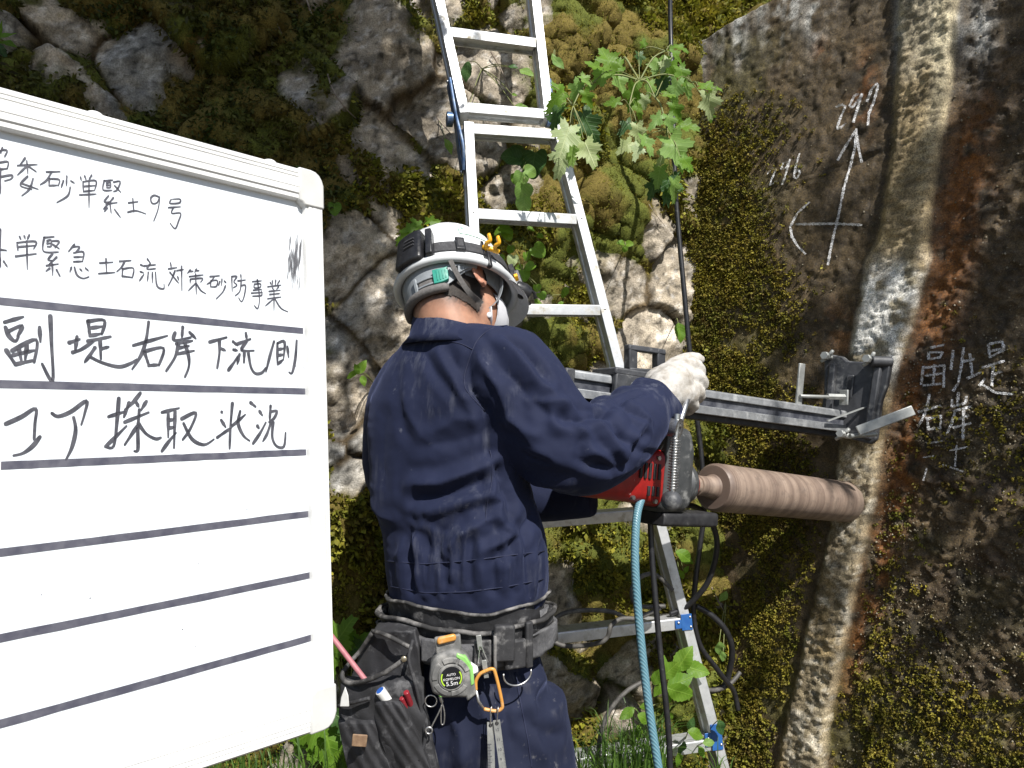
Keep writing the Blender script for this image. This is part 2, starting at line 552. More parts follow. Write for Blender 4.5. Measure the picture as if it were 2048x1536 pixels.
sz = (.0044 + .0040 * fbm(u[c1] * 12, z[c1] * 12, 2, 7)) * (.55 + 2.2 * sst(.40, .72, fbm(u[c1] * 5, z[c1] * 5, 4, 17)))
blades('moss', p1, n1, sz, 5, M_moss, wall, 3)
p2, n2, c2 = scatter(mm * left, MV, NRM, .9, 2, .003)
blades('dark_moss', p2, n2, .012 + .012 * fbm(u[c2] * 12, z[c2] * 12, 2, 7), 3, M_moss_dark, wall, 4, droop=.7, width=.2)
ROCK_BVH = BVHTree.FromPolygons([Vector(p) for p in V], [list(map(int, q)) for q in quads])

# ------------------------------------------------------------------ concrete wing wall
KO = np.array([0.61, 2.30, 0.0]); KD = np.array([0.70, -0.714, 0.0]); KD /= np.linalg.norm(KD); KN = np.array([-0.714, -0.70, 0.0]); KN /= np.linalg.norm(KN)
KB = 0.08
def conc_at(s, z, h):
    return KO + s[:, None] * KD + z[:, None] * np.array([0, 0, 1.0]) + (h - KB * (z - 1.45))[:, None] * KN
def conc_hit(px_, py_):
    r = ray(px_, py_); r = np.array(r); o = np.array(CAM)
    n = KN + np.array([0, 0, KB]); d0 = n @ (KO + np.array([0, 0, 1.45]))
    t = (d0 - n @ o) / (n @ r); q = o + r * t
    return (q - KO) @ KD, q[2]
sA, zA = conc_hit(1365, 102); sB, zB = conc_hit(1540, 0)
def ztop(s): return zA + (s - sA) * (zB - zA) / (sB - sA)
ds = 0.006
ss = np.arange(-.22, 1.25, ds); vv = np.linspace(0, 1, 520)
S2, V2 = np.meshgrid(ss, vv); s = S2.ravel()
zt = np.minimum(ztop(s), 3.1 + .0 * s)
zt = zt + .012 * (fbm(s * 14, s * 0 + 2.2, 4, 3) - .5) * 2
zk = -.05 + (zt + .05) * V2.ravel()
base = conc_at(s, zk, np.zeros_like(s))
cx, cy, cdp = proj_np(base)
rc_y = [-200, 0, 150, 300, 500, 650, 760, 900, 1050, 1200, 1350, 1536, 1900]
rc_x = [1868, 1858, 1848, 1832, 1802, 1768, 1745, 1722, 1702, 1672, 1636, 1600, 1530]
hw_y = [-200, 0, 150, 300, 480, 520, 700, 900, 1100, 1300, 1536, 1900]
hw_x = [62, 62, 58, 50, 50, 64, 54, 44, 42, 44, 48, 50]
wob = 4 * (fbm(s * 3, zk * 5, 3, 14) - .5) * 2
rcx = np.interp(cy, rc_y, rc_x) + wob; hw = np.interp(cy, hw_y, hw_x) + 6 * (fbm(s * 6, zk * 9, 3, 15) - .5) * 2
tt = (cx - rcx) / hw
ridge = np.where(tt < 0, sst(-1.08, -.72, tt), sst(1.08, .80, tt))
onr = sst(-1.1, -.85, tt) * sst(1.08, .9, tt)
rough = (fbm(s * 60, zk * 120, 4, 16) - .5) * 2
h = ridge * (.022 + .006 * (fbm(s * 8, zk * 8, 4, 17) - .5) * 2 + .010 * sst(-.9, .7, tt)) + onr * (.0055 * rough + .0060 * (fbm(s * 90, zk * 120, 3, 37) - .5) * 2)
h += (.012 * (fbm(s * 3, zk * 3, 4, 18) - .5) + .006 * (fbm(s * 18, zk * 18, 4, 19) - .5)) * 2
rightp = sst(1.0, 1.6, tt)
h += rightp * (.011 * np.maximum(0, fbm(s * 85, zk * 85, 3, 20) - .50) * 3.2 + .008 * (fbm(s * 40, zk * 40, 3, 22) - .5) * 2)
h += (1 - rightp) * (1 - onr) * .0045 * (fbm(s * 70, zk * 70, 3, 23) - .5) * 2
h -= rightp * .012
# cold joints between pours
for (zz0, sl, a0) in ((conc_hit(1620, 350)[1], -.10, .004), (conc_hit(1950, 285)[1], -.16, .004)):
    zl = zz0 + sl * (s - conc_hit(1620, 350)[0]) * -1 + .006 * (fbm(s * 20, s * 0 + 1, 3, 33) - .5)
    h -= a0 * np.exp(-((zk - zl) / .005) ** 2) * (1 - onr)
KV = conc_at(s, zk, h)
n1_ = fbm(s * 5, zk * 3.5, 5, 24); n2_ = fbm(s * 30, zk * 30, 4, 25); n3_ = fbm(s * 26, zk * 2.2, 4, 26)
c = np.array([.135, .092, .042]) * (1 - n1_)[:, None] + np.array([.070, .046, .020]) * n1_[:, None]
def bl(col, m):
    global c
    m = np.clip(m, 0, 1)[:, None]; c = c * (1 - m) + np.array(col) * m
bl((.062, .036, .016), .75 * rightp * sst(.40, .62, fbm(s * 6, zk * 6, 4, 27)))
bl((.105, .092, .020), .85 * sst(.42, .62, fbm(s * 8, zk * 8, 4, 28)) * (1 - onr) * np.clip(sst(1640, 1420, cx) + sst(1150, 1500, cy), 0, 1))
bl((.06, .05, .016), .6 * rightp * sst(.45, .6, fbm(s * 9, zk * 9, 4, 29)) * sst(600, 1100, cy))
rustx = np.interp(cy, rc_y, rc_x) + np.interp(cy, [0, 300, 600, 900, 1200, 1500], [150, 110, 100, 88, 72, 60])
rm = 1.25 * np.exp(-((cx - rustx - 16 * (fbm(s * 5, zk * 6, 3, 30) - .5)) / np.interp(cy, [0, 400, 700, 1000, 1300], [40, 46, 40, 32, 24])) ** 2) * sst(60, 330, cy) * sst(1480, 1250, cy)
bl((.19, .072, .012), .92 * rm * sst(.36, .60, n2_ * .65 + n3_ * .45))
bl((.22, .08, .015), .7 * gb(cx, cy, [(1735, 160, 22, 60, .9), (1640, 100, 18, 24, .9), (1690, 690, 26, 60, .7), (1720, 230, 24, 60, .7), (1660, 640, 30, 40, .4)]) * sst(.35, .55, n2_))
zd = zt - zk
drip = sst(.30, .02, zd + .30 * (n3_ - .5) * 2 + .05)
bl((.50, .50, .47), .85 * drip * sst(.40, .62, n2_ * .5 + n3_ * .55) * (1 - .3 * onr))
bl((.55, .55, .52), .8 * gb(cx, cy, [(1960, 60, 40, 70, 1), (1945, 140, 14, 50, .9), (1800, 70, 12, 120, .8), (1900, 30, 30, 60, .6), (1400, 110, 12, 50, .7), (1480, 60, 16, 60, .8), (1620, 50, 16, 50, .8)]) * sst(.36, .6, n3_ * .6 + n2_ * .4))
bl((.43, .375, .255), .95 * onr * np.interp(cy, [0, 600, 850, 1000, 1500], [.95, .95, .6, .42, .5]) * (.72 + .28 * sst(-.5, .5, tt)))
bl((.42, .38, .30), .8 * onr * sst(.54, .62, fbm(s * 60, zk * 60, 3, 45)) * sst(600, 900, cy))
bl((.56, .55, .51), .9 * onr * sst(480, 560, cy) * sst(820, 720, cy) * sst(.34, .52, n2_))
bl((.20, .13, .04), .6 * onr * sst(.46, .62, n1_))
bl((.46, .40, .26), .7 * onr * sst(.2, .6, tt) * sst(420, 100, cy))
c = c * (.72 + .42 * onr)[:, None] * (.30 + 1.4 * n2_)[:, None] * (.55 + .9 * fbm(s * 80, zk * 80, 3, 46))[:, None]
nsx, nvv = len(ss), len(vv)
idk = np.arange(nsx * nvv).reshape(nvv, nsx)
qk2 = np.stack([idk[:-1, :-1], idk[:-1, 1:], idk[1:, 1:], idk[1:, :-1]], -1).reshape(-1, 4)
conc = thing('concrete_wall', (1.0, 1.95, 0.0), 'stained concrete wing wall with rough rib, rust streaks and chalk marks, right of the ladder', 'concrete wall')
M_conc = vcol_mat('weathered_concrete', .72, 240, .95, ((45, .22, .005), (210, .8, .0028), (700, .6, .0012)), .5, speck=((300, .60, .68, (.17, .13, .05), .6), (210, .66, .72, (.32, .28, .2), .45), (260, .36, .28, (.012, .009, .005), .7)))
# top of the wall runs back out of sight
topi = idk[-1]
backV = KV[topi] - KN * .6 + np.array([0, 0, .02])
nb = len(KV)
KVa = np.concatenate([KV, backV]); Ca = np.concatenate([c, c[topi]])
qt = np.stack([topi[:-1], topi[1:], nb + np.arange(1, nsx), nb + np.arange(nsx - 1)], -1)
me = np_mesh('wall_face', KVa, np.concatenate([qk2, qt])); set_stain(me, Ca)
link_mesh('wall_face', me, M_conc, conc)
CONC_BVH = BVHTree.FromPolygons([Vector(p) for p in KV], [list(map(int, q)) for q in qk2])
KNn = grid_normals(KV, nvv, nsx)
if (KNn @ KN).mean() < 0: KNn = -KNn
mk_ = fbm(s * 7, zk * 7, 5, 28)
cm = sst(.26, .46, mk_ + .10 * (fbm(s * 30, zk * 30, 2, 36) - .5)) * sst(1690, 1420, cx + 120 * (n1_ - .5)) * sst(150, 420, cy) + sst(.44, .60, mk_) * sst(1180, 1560, cy) * sst(1.3, 2.2, tt) * .45
cm += .10 * rightp * sst(.46, .60, mk_) * sst(500, 900, cy)
cm *= (1 - sst(-1.6, -1.1, tt) * sst(1.3, 1.0, tt)) * (cx > 1330) * (cx < 2100) * (cy > 60) * (cy < 1640)
cm *= 1 - .9 * np.clip(gb(cx, cy, [(1660, 380, 90, 180, 1.0), (1572, 345, 85, 62, 1.0), (1605, 465, 80, 90, 1.0)]), 0, 1)
p3, n3, c3 = scatter(cm, KV, KNn, 1.0, 5, .003)
blades('moss', p3, n3, .0048 + .0048 * fbm(s[c3] * 15, zk[c3] * 15, 2, 9), 13, M_moss_c, conc, 6, width=.34)
# exposed aggregate glinting on the right-hand face
pm = rightp * sst(600, 850, cy) * .42 * sst(.38, .6, fbm(s * 7 + 4, zk * 7, 3, 44)) + rightp * .06 + (1 - rightp) * .012
pm = pm * (cx < 2090) * (cy < 1580)
pp, pn, pc = scatter(pm, KV, KNn, 1.0, 15, .002)
Pv = []; Pf = []
r_ = np.random.default_rng(8)
oct_ = np.array([[1, 0, 0], [-1, 0, 0], [0, 1, 0], [0, -1, 0], [0, 0, 1], [0, 0, -1.0]])
ofc = [[0, 2, 4], [2, 1, 4], [1, 3, 4], [3, 0, 4], [2, 0, 5], [1, 2, 5], [3, 1, 5], [0, 3, 5]]
sc_ = (.0010 + .0030 * r_.random((len(pp), 1, 1)) ** 2.5) * r_.uniform(.6, 1.4, (len(pp), 6, 1))
Pv = (pp[:, None, :] + oct_[None] * sc_).reshape(-1, 3)
Pf = (np.array(ofc)[None] + 6 * np.arange(len(pp))[:, None, None]).reshape(-1, 3)
M_agg = mk('aggregate', (.13, .105, .055), (.40, .36, .28), 130, .5, lo=.42, hi=.70)
link_mesh('exposed_aggregate', np_mesh('exposed_aggregate', Pv, Pf), M_agg, conc, kind='stuff')

# chalk marks, traced on the wall
M_chalk = NT('chalk')
_n = M_chalk.rng(M_chalk.noise(420, 4, .75), .44, .56)
_b = M_chalk.bsdf((.78, .78, .78), .95, 0, None, .1, out=False)
_tr = M_chalk.n('ShaderNodeBsdfTransparent'); _mx = M_chalk.n('ShaderNodeMixShader')
M_chalk.l(_n, _mx.inputs[0]); M_chalk.l(_tr.outputs[0], _mx.inputs[1]); M_chalk.l(_b.outputs[0], _mx.inputs[2]); M_chalk.l(_mx.outputs[0], M_chalk.out.inputs[0])
M_chalk = M_chalk.m
def dense(pts, step):
    out = [pts[0]]
    for a, b in zip(pts[:-1], pts[1:]):
        n = max(1, int(math.hypot(b[0] - a[0], b[1] - a[1]) / step))
        for k in range(1, n + 1): out.append((a[0] + (b[0] - a[0]) * k / n, a[1] + (b[1] - a[1]) * k / n))
    return out
def chalk(name, strokes, conv, w):
    mb = MB()
    for st in strokes:
        pts = dense([conv(*q) for q in st], 3.0)
        q3 = []
        for q in pts:
            hit, nn = cast(CONC_BVH, *q)
            if hit is not None: q3.append((hit - ray(*q).normalized() * .0055, nn))
        for k in range(len(q3) - 1):
            a, na = q3[k]; b, nb_ = q3[k + 1]
            if (b - a).length > .03: continue
            t = (b - a).normalized(); wv = t.cross(-ray(*pts[min(k, len(pts) - 1)]).normalized()).normalized() * w * random.uniform(.7, 1.2)
            e = t * w * .35
            mb.poly([a - wv - e, a + wv - e, b + wv + e, b - wv + e])
    return mb.build(name, M_chalk, conc, smooth=False)
z4 = lambda x, y: (1400 + x / 2.56, y / 2.56)
z5 = lambda x, y: (1400 + x / 2.844, 560 + y / 2.844)
cw = .0034
chalk('chalk_number', [[(695, 548), (725, 535), (745, 545), (720, 600), (702, 655), (710, 660), (745, 632)], [(812, 480), (790, 490), (765, 540), (780, 550), (805, 520), (830, 480), (805, 560), (785, 625)], [(855, 520), (880, 455), (905, 428), (912, 440), (890, 520), (865, 580), (860, 640)]], z4, cw).__setitem__('label', 'chalk number 297 at the tip of the arrow')
chalk('chalk_number', [[(345, 890), (375, 862), (390, 868), (370, 910), (358, 948), (392, 928)], [(455, 825), (425, 835), (415, 865), (440, 860), (462, 815), (440, 890), (420, 945)], [(510, 785), (490, 850), (480, 905), (495, 915), (512, 885), (505, 868), (482, 885)]], z4, cw * .8).__setitem__('label', 'smaller chalk number 296')
chalk('chalk_arrow', [[(800, 660), (795, 750), (770, 850), (735, 970), (710, 1100), (690, 1180), (670, 1270), (655, 1355)], [(705, 820), (750, 740), (798, 668)], [(798, 668), (812, 760), (828, 830)], [(830, 1152), (700, 1145), (490, 1148)], [(560, 1035), (500, 1090), (462, 1160), (470, 1210), (500, 1260), (540, 1300)]], z4, cw)
chalk('chalk_character', [[(1310, 385), (1390, 368)], [(1300, 410), (1300, 450), (1365, 440), (1380, 410), (1305, 412)], [(1270, 490), (1258, 595)], [(1275, 500), (1390, 485), (1385, 610)], [(1280, 545), (1380, 530)], [(1335, 480), (1325, 600)], [(1270, 600), (1370, 590)], [(1440, 400), (1428, 510)], [(1500, 385), (1485, 500), (1468, 590), (1440, 630)]], z5, cw * .88)
chalk('chalk_character', [[(1490, 465), (1560, 450)], [(1535, 420), (1550, 550)], [(1520, 560), (1600, 525)], [(1640, 370), (1650, 440)], [(1640, 365), (1720, 350), (1730, 395), (1650, 440)], [(1645, 405), (1725, 390)], [(1600, 500), (1730, 460)], [(1670, 470), (1660, 600)], [(1665, 540), (1715, 520)], [(1620, 560), (1590, 600)], [(1600, 590), (1680, 640), (1780, 650)]], z5, cw * .88)
chalk('chalk_character', [[(1240, 750), (1370, 715)], [(1305, 650), (1290, 730), (1265, 790), (1240, 835)], [(1290, 780), (1300, 850)], [(1295, 790), (1370, 770), (1370, 840), (1300, 850)]], z5, cw * .88)
chalk('chalk_character', [[(1470, 640), (1465, 700)], [(1435, 680), (1430, 720), (1510, 700), (1515, 660)], [(1440, 745), (1540, 720)], [(1450, 750), (1430, 820), (1405, 870)], [(1470, 790), (1530, 770)], [(1440, 840), (1540, 815)], [(1500, 730), (1495, 910)]], z5, cw * .88)
chalk('chalk_character', [[(1290, 930), (1380, 915)], [(1420, 970), (1520, 950)], [(1460, 940), (1450, 1060)], [(1270, 1010), (1330, 1000)], [(1380, 1050), (1500, 1090)], [(1290, 1070), (1270, 1140)]], z5, cw * .6)

# ------------------------------------------------------------------ ground
gm = MB(); 
gx = np.linspace(-14, 14, 120); gy = np.linspace(-14, 14, 120)
GX, GY = np.meshgrid(gx, gy)
GZ = .05 * (fbm(GX.ravel() * 1.3, GY.ravel() * 1.3, 4, 77) - .5)
GV = np.stack([GX.ravel(), GY.ravel(), GZ - .02], -1)
gi = np.arange(14400).reshape(120, 120)
gq = np.stack([gi[:-1, :-1], gi[:-1, 1:], gi[1:, 1:], gi[1:, :-1]], -1).reshape(-1, 4)
M_ground = mk('soil', (.05, .036, .022), (.095, .075, .05), 9, .95, bump=.8, bscale=60, bdist=.01)
link_mesh('ground', np_mesh('ground', GV, gq), M_ground, None, kind='structure')
# ------------------------------------------------------------------ whiteboard
M_frame = mk('white_frame', (.76, .76, .74), (.66, .66, .65), 14, .35, bump=.15, bscale=300, dust=(.45, .44, .42), dscale=22, dlo=.66, dhi=.82)
M_cap = mk('cream_cap', (.60, .60, .58), (.53, .53, .51), 40, .45, bump=.1, bscale=500)
M_ink = mk('marker_ink', (.045, .045, .06), (.09, .09, .11), 160, .45)
M_ink2 = mk('thick_marker_ink', (.04, .04, .05), (.085, .085, .10), 120, .45)
M_rule = mk('ruled_line', (.06, .06, .085), (.105, .105, .13), 90, .5)
M_bolt = mk('zinc', (.62, .62, .62), (.45, .45, .45), 120, .35, .9, bump=.1)
t_ = NT('board_face')
_d = t_.rng(t_.noise(26, 8, .7), .66, .80)
_c = t_.mix(_d, (.70, .735, .77), (.58, .61, .64))
_sm = t_.rng(t_.noise(1.0, 6, .7, t_.stretch(9, 9, 30)), .56, .78, 0, .35)
_c = t_.mix(_sm, _c, (.50, .52, .55))
t_.bsdf(_c, t_.rng(t_.noise(60, 5), .3, .7, .22, .34), 0, t_.bump(t_.noise(22, 3), .05, .002), .5)
M_board = t_.m

BD = camv((2469 - 1024) / F, (768 - 849) / F, 1.0).normalized()    # along the board, away from the camera
d1 = .76
b_tr = P(639, 352, d1)
q = ray(666, 1448)
d2 = BD.dot(b_tr - CAM) / BD.dot(q)
b_br = P(666, 1448, d2)
BH = (b_br - b_tr).length
BY = (b_br - b_tr).normalized()          # downwards
BX = -BD                                  # leftwards, towards the camera
BN = BX.cross(BY).normalized()
if BN.dot(CAM - b_tr) < 0: BN = -BN
def bpt(x, y, h=0.0): return b_tr + BX * x + BY * y + BN * h
def bhit(px, py):
    r = ray(px, py); t = BN.dot(b_tr - CAM) / BN.dot(r)
    qq = CAM + r * t - b_tr
    return qq.dot(BX), qq.dot(BY)
BW = .90; FRW = .034; FRS = .0205
board = thing('whiteboard', bpt(BW / 2, BH, 0), 'white framed whiteboard with handwritten Japanese text and black ruled rows, left foreground', 'whiteboard')
mb = MB(); mb.box(bpt(BW / 2, BH / 2, -.008), BX * (BW / 2 - .012), BY * (BH / 2 - .012), BN * .005)
mb.build('panel', M_board, board, smooth=False)
prof = [(-.5, -.014), (-.5, .0035), (-.44, .006), (-.34, .006), (-.325, .0048), (-.30, .006), (-.22, .006), (-.205, .0048), (-.18, .006), (.10, .006), (.115, .0050), (.14, .006), (.30, .006), (.34, .0045), (.46, .0045), (.5, .002), (.5, -.014)]
def rail(a, b, inward, FRW=.034):
    m = MB(); t = (b - a).normalized()
    rings = []
    for q in (a, b): rings.append([q + inward * (x + .5) * FRW + BN * h for x, h in prof])
    m.loft(rings); return m
C0 = .034; CXL = .024; CYL = .036
rail(bpt(CXL, 0), bpt(BW - CXL, 0), BY).build('frame_rail', M_frame, board)
rail(bpt(CXL, BH), bpt(BW - CXL, BH), -BY).build('frame_rail', M_frame, board)
rail(bpt(0, CYL), bpt(0, BH - CYL), BX, FRS).build('frame_rail', M_frame, board)
rail(bpt(BW, CYL), bpt(BW, BH - CYL), -BX, FRS).build('frame_rail', M_frame, board)
for (x, y, sx, sy) in ((0, 0, 1, 1), (0, BH, 1, -1), (BW, 0, -1, 1), (BW, BH, -1, -1)):
    out = []
    L = CXL + .004; Ly = CYL + .004; r = .014
    pts2 = [(L, -.001), (r, -.001)] + [(r - r * math.sin(a), r - .001 - r * math.cos(a)) for a in (.4, .8, 1.2)] + [(-.001, r), (-.001, Ly), (FRS + .0015, Ly), (FRS + .0035, FRW + .003), (L - .0005, FRW + .0015)]
    m = MB(); m.loft([[bpt(x + sx * a, y + sy * b, h) for a, b in pts2] for h in (-.0155, .0075)])
    m.build('corner_cap', M_cap, board, bevel=.0018)
for xx in (bhit(470, 330)[0], bhit(45, 190)[0]):
    xx = {0: .055, 1: .215}[0 if xx < .12 else 1]
    m = MB(); m.ell(bpt(xx, -.0005, -.004), BX * .0075, BN * .0075, BY * .004); m.build('bolt', M_frame, board, smooth=True)

def ribbon(strokes, w, h, taper=True, wob=.18):
    m = MB()
    for st in strokes:
        p2 = [Vector((*bhit(*q), 0)) for q in st]
        if len(p2) > 2: p2 = curve_pts(p2, 5)
        else: p2 = [p2[0].lerp(p2[1], k / 4) for k in range(5)]
        nP = len(p2); L = []
        for i, q in enumerate(p2):
            t = (p2[min(i + 1, nP - 1)] - p2[max(i - 1, 0)])
            if t.length < 1e-9: t = Vector((1, 0, 0))
            t.normalize(); nrm = Vector((-t.y, t.x, 0))
            f = i / max(1, nP - 1)
            ww = w * (1 + wob * math.sin(f * 7 + st[0][0])) * (1.0 if not taper else (1.05 - .45 * f ** 3))
            L.append((q - nrm * ww, q + nrm * ww))
        for i in range(nP - 1):
            a, b = L[i]; c_, d_ = L[i + 1]
            m.poly([bpt(a.x, a.y, h), bpt(b.x, b.y, h), bpt(d_.x, d_.y, h), bpt(c_.x, c_.y, h)])
        for q, k in ((p2[0], 0), (p2[-1], -1)):
            rr = (L[k][0] - L[k][1]).length / 2
            m.poly([bpt(q.x + rr * math.cos(a), q.y + rr * math.sin(a), h + .00003 * (1 if k else 2)) for a in [i * math.pi / 4 for i in range(8)]])
    return m
rulesp = [((-140, 587), (609, 661), 9.5), ((-140, 763.5), (613, 782), 9.5), ((3, 931), (615, 904), 8.6), ((-140, 1123.5), (619, 1028), 8.6), ((-140, 1306.5), (622, 1151), 8), ((-140, 1489), (626, 1276), 7.5)]
for a, b, w in rulesp:
    xa, ya = bhit(*a); xb, yb = bhit(*b)
    if a[0] < 0:
        xn = BW - FRS - .004; ya += (yb - ya) / (xb - xa) * (xn - xa); xa = xn
    m = MB(); n = 40
    hw_ = .0031
    rr = np.random.default_rng(int(a[1]))
    jag = rr.normal(0, .00012, (n + 1, 2))
    for k in range(n):
        p, q = k / n, (k + 1) / n
        m.poly([bpt(xa + (xb - xa) * f, ya + (yb - ya) * f + s_ * hw_ + jag[i, (s_ + 1) // 2], -.0026) for f, s_, i in ((p, -1, k), (q, -1, k + 1), (q, 1, k + 1), (p, 1, k))])
    m.build('ruled_line', M_rule, board, smooth=False)
r1 = lambda st: [[(x / 2.926, 150 + y / 2.926) for x, y in s_] for s_ in st]
r2 = lambda st: [[(x / 2.926, 600 + y / 2.926) for x, y in s_] for s_ in st]
ROW1 = [
 [[(-50,450),(-35,425)],[(-45,442),(-15,436)],[(-30,448),(-25,462)],[(5,445),(18,415)],[(0,505),(-50,510)],[(0,545),(-45,550),(-50,592),(0,590)],[(0,612),(-30,650),(-60,678)],[(0,440),(20,430)],[(20,430),(45,435),(30,470)],[(0,505),(50,500),(45,540)],[(0,545),(45,540)],[(0,590),(72,578),(68,600),(30,612)],[(5,540),(5,685)]],
 [[(150,478),(120,520)],[(105,522),(222,516)],[(160,495),(166,570)],[(160,525),(105,578)],[(168,525),(215,558)],[(165,585),(122,638),(190,662)],[(197,598),(176,660),(130,700)],[(125,625),(228,662)]],
 [[(275,560),(355,558)],[(305,562),(275,610),(238,635)],[(292,600),(290,640)],[(292,600),(350,605),(345,640)],[(290,640),(345,638)],[(395,585),(392,640)],[(375,612),(362,650)],[(418,612),(440,626)],[(415,650),(400,700),(335,740)]],
 [[(475,590),(480,610)],[(500,585),(508,605)],[(540,580),(525,605)],[(490,618),(492,675)],[(490,618),(565,612),(558,668)],[(495,645),(560,640)],[(492,675),(558,668)],[(470,695),(568,690)],[(525,612),(525,770)]],
 [[(615,612),(665,608)],[(614,612),(608,665),(660,668)],[(628,625),(650,622),(650,650),(628,652)],[(628,638),(650,637)],[(670,620),(708,617),(690,665),(668,675)],[(675,640),(712,680)],[(640,700),(615,735),(650,735)],[(668,712),(640,745),(610,778)],[(625,748),(690,740)],[(648,745),(655,800)],[(632,772),(615,792)],[(675,780),(710,828)]],
 [[(757,742),(812,735)],[(782,718),(788,795)],[(752,797),(800,788),(858,806)]],
 [[(938,708),(908,698),(887,715),(897,745),(925,740),(940,708),(930,780),(905,848)]],
 [[(1005,725),(1000,745),(1055,742),(1058,720),(1005,722)],[(990,770),(1062,765)],[(1020,770),(1010,803),(1062,803),(1050,850),(1030,893),(1000,860)]]]
ROW2 = [
 [[(-60,905),(0,900)],[(-60,905),(-58,1015),(0,1012)],[(-60,940),(2,937)],[(-60,976),(2,972)],[(-88,960),(-86,1042),(0,1036)],[(-45,1080),(-70,1115)],[(0,1020),(2,1120)],[(0,900),(6,905),(3,1010)],[(0,1015),(40,1020)],[(2,1060),(6,1112)],[(25,1085),(45,1115)]],
 [[(118,940),(125,955)],[(145,935),(150,950)],[(175,930),(163,955)],[(103,975),(108,1022)],[(105,975),(212,968),(200,1012)],[(110,1000),(205,992)],[(95,1055),(215,1040)],[(160,965),(163,1130)]],
 [[(262,945),(320,940)],[(262,945),(258,1025),(345,1030)],[(280,965),(302,960),(302,995),(280,998)],[(280,980),(300,978)],[(310,965),(350,968),(325,1005)],[(312,985),(350,1010)],[(312,1040),(285,1075),(312,1080)],[(335,1060),(285,1110)],[(275,1110),(345,1100)],[(310,1100),(312,1165)],[(295,1125),(273,1142)],[(335,1135),(355,1172)]],
 [[(440,985),(405,1027)],[(430,1000),(470,1000),(445,1035)],[(435,1035),(492,1030),(487,1085)],[(437,1060),(487,1058)],[(435,1087),(490,1085)],[(422,1120),(413,1146)],[(440,1120),(455,1165),(490,1185),(525,1175)],[(472,1130),(485,1142)],[(505,1125),(522,1140)]],
 [[(588,1095),(665,1090)],[(625,1070),(628,1150)],[(582,1157),(678,1150)]],
 [[(705,1085),(772,1080)],[(735,1085),(715,1120),(688,1145)],[(722,1130),(720,1175)],[(722,1130),(785,1125),(780,1180)],[(720,1172),(780,1180)]],
 [[(828,1105),(850,1115)],[(825,1145),(845,1152)],[(822,1198),(848,1160)],[(868,1072),(885,1095)],[(850,1112),(915,1105)],[(885,1100),(865,1130),(915,1128)],[(873,1150),(868,1200)],[(897,1150),(897,1210)],[(915,1150),(925,1230),(963,1246),(965,1218)]],
 [[(1003,1095),(1008,1120)],[(990,1130),(1040,1122)],[(1030,1140),(1010,1190),(990,1228)],[(1000,1150),(1050,1212)],[(1040,1140),(1080,1133)],[(1068,1115),(1070,1255)],[(1045,1175),(1052,1195)]],
 [[(1120,1135),(1103,1155)],[(1115,1145),(1137,1143)],[(1155,1130),(1145,1150)],[(1152,1140),(1172,1140)],[(1113,1175),(1195,1165)],[(1120,1190),(1118,1212)],[(1120,1190),(1190,1185),(1180,1207)],[(1150,1160),(1155,1277)],[(1150,1215),(1108,1257)],[(1155,1215),(1180,1255),(1210,1275)]],
 [[(1235,1175),(1290,1170)],[(1260,1175),(1240,1205),(1216,1220)],[(1240,1200),(1238,1235)],[(1240,1200),(1277,1198),(1272,1232),(1240,1235)],[(1305,1190),(1302,1225)],[(1292,1205),(1285,1227)],[(1318,1200),(1330,1212)],[(1325,1230),(1310,1265),(1272,1305)]],
 [[(1362,1175),(1365,1260)],[(1362,1175),(1392,1175),(1375,1205),(1393,1225),(1372,1240)],[(1415,1165),(1418,1190)],[(1398,1200),(1442,1195)],[(1418,1200),(1410,1260),(1383,1287)],[(1415,1230),(1443,1228),(1435,1290),(1420,1322),(1403,1300)]],
 [[(1483,1205),(1537,1200)],[(1495,1220),(1530,1218),(1528,1238),(1495,1240),(1495,1220)],[(1488,1255),(1537,1250)],[(1478,1272),(1542,1268)],[(1485,1290),(1537,1285),(1535,1258)],[(1512,1193),(1525,1300),(1515,1362),(1495,1345)]],
 [[(1600,1200),(1602,1225)],[(1620,1197),(1618,1225)],[(1588,1210),(1595,1222)],[(1642,1200),(1630,1220)],[(1573,1235),(1652,1225)],[(1600,1240),(1608,1252)],[(1637,1235),(1625,1250)],[(1580,1262),(1647,1255)],[(1585,1280),(1642,1275)],[(1573,1305),(1652,1295)],[(1610,1255),(1610,1375)],[(1608,1305),(1560,1347)],[(1615,1305),(1650,1360),(1692,1382)]]]
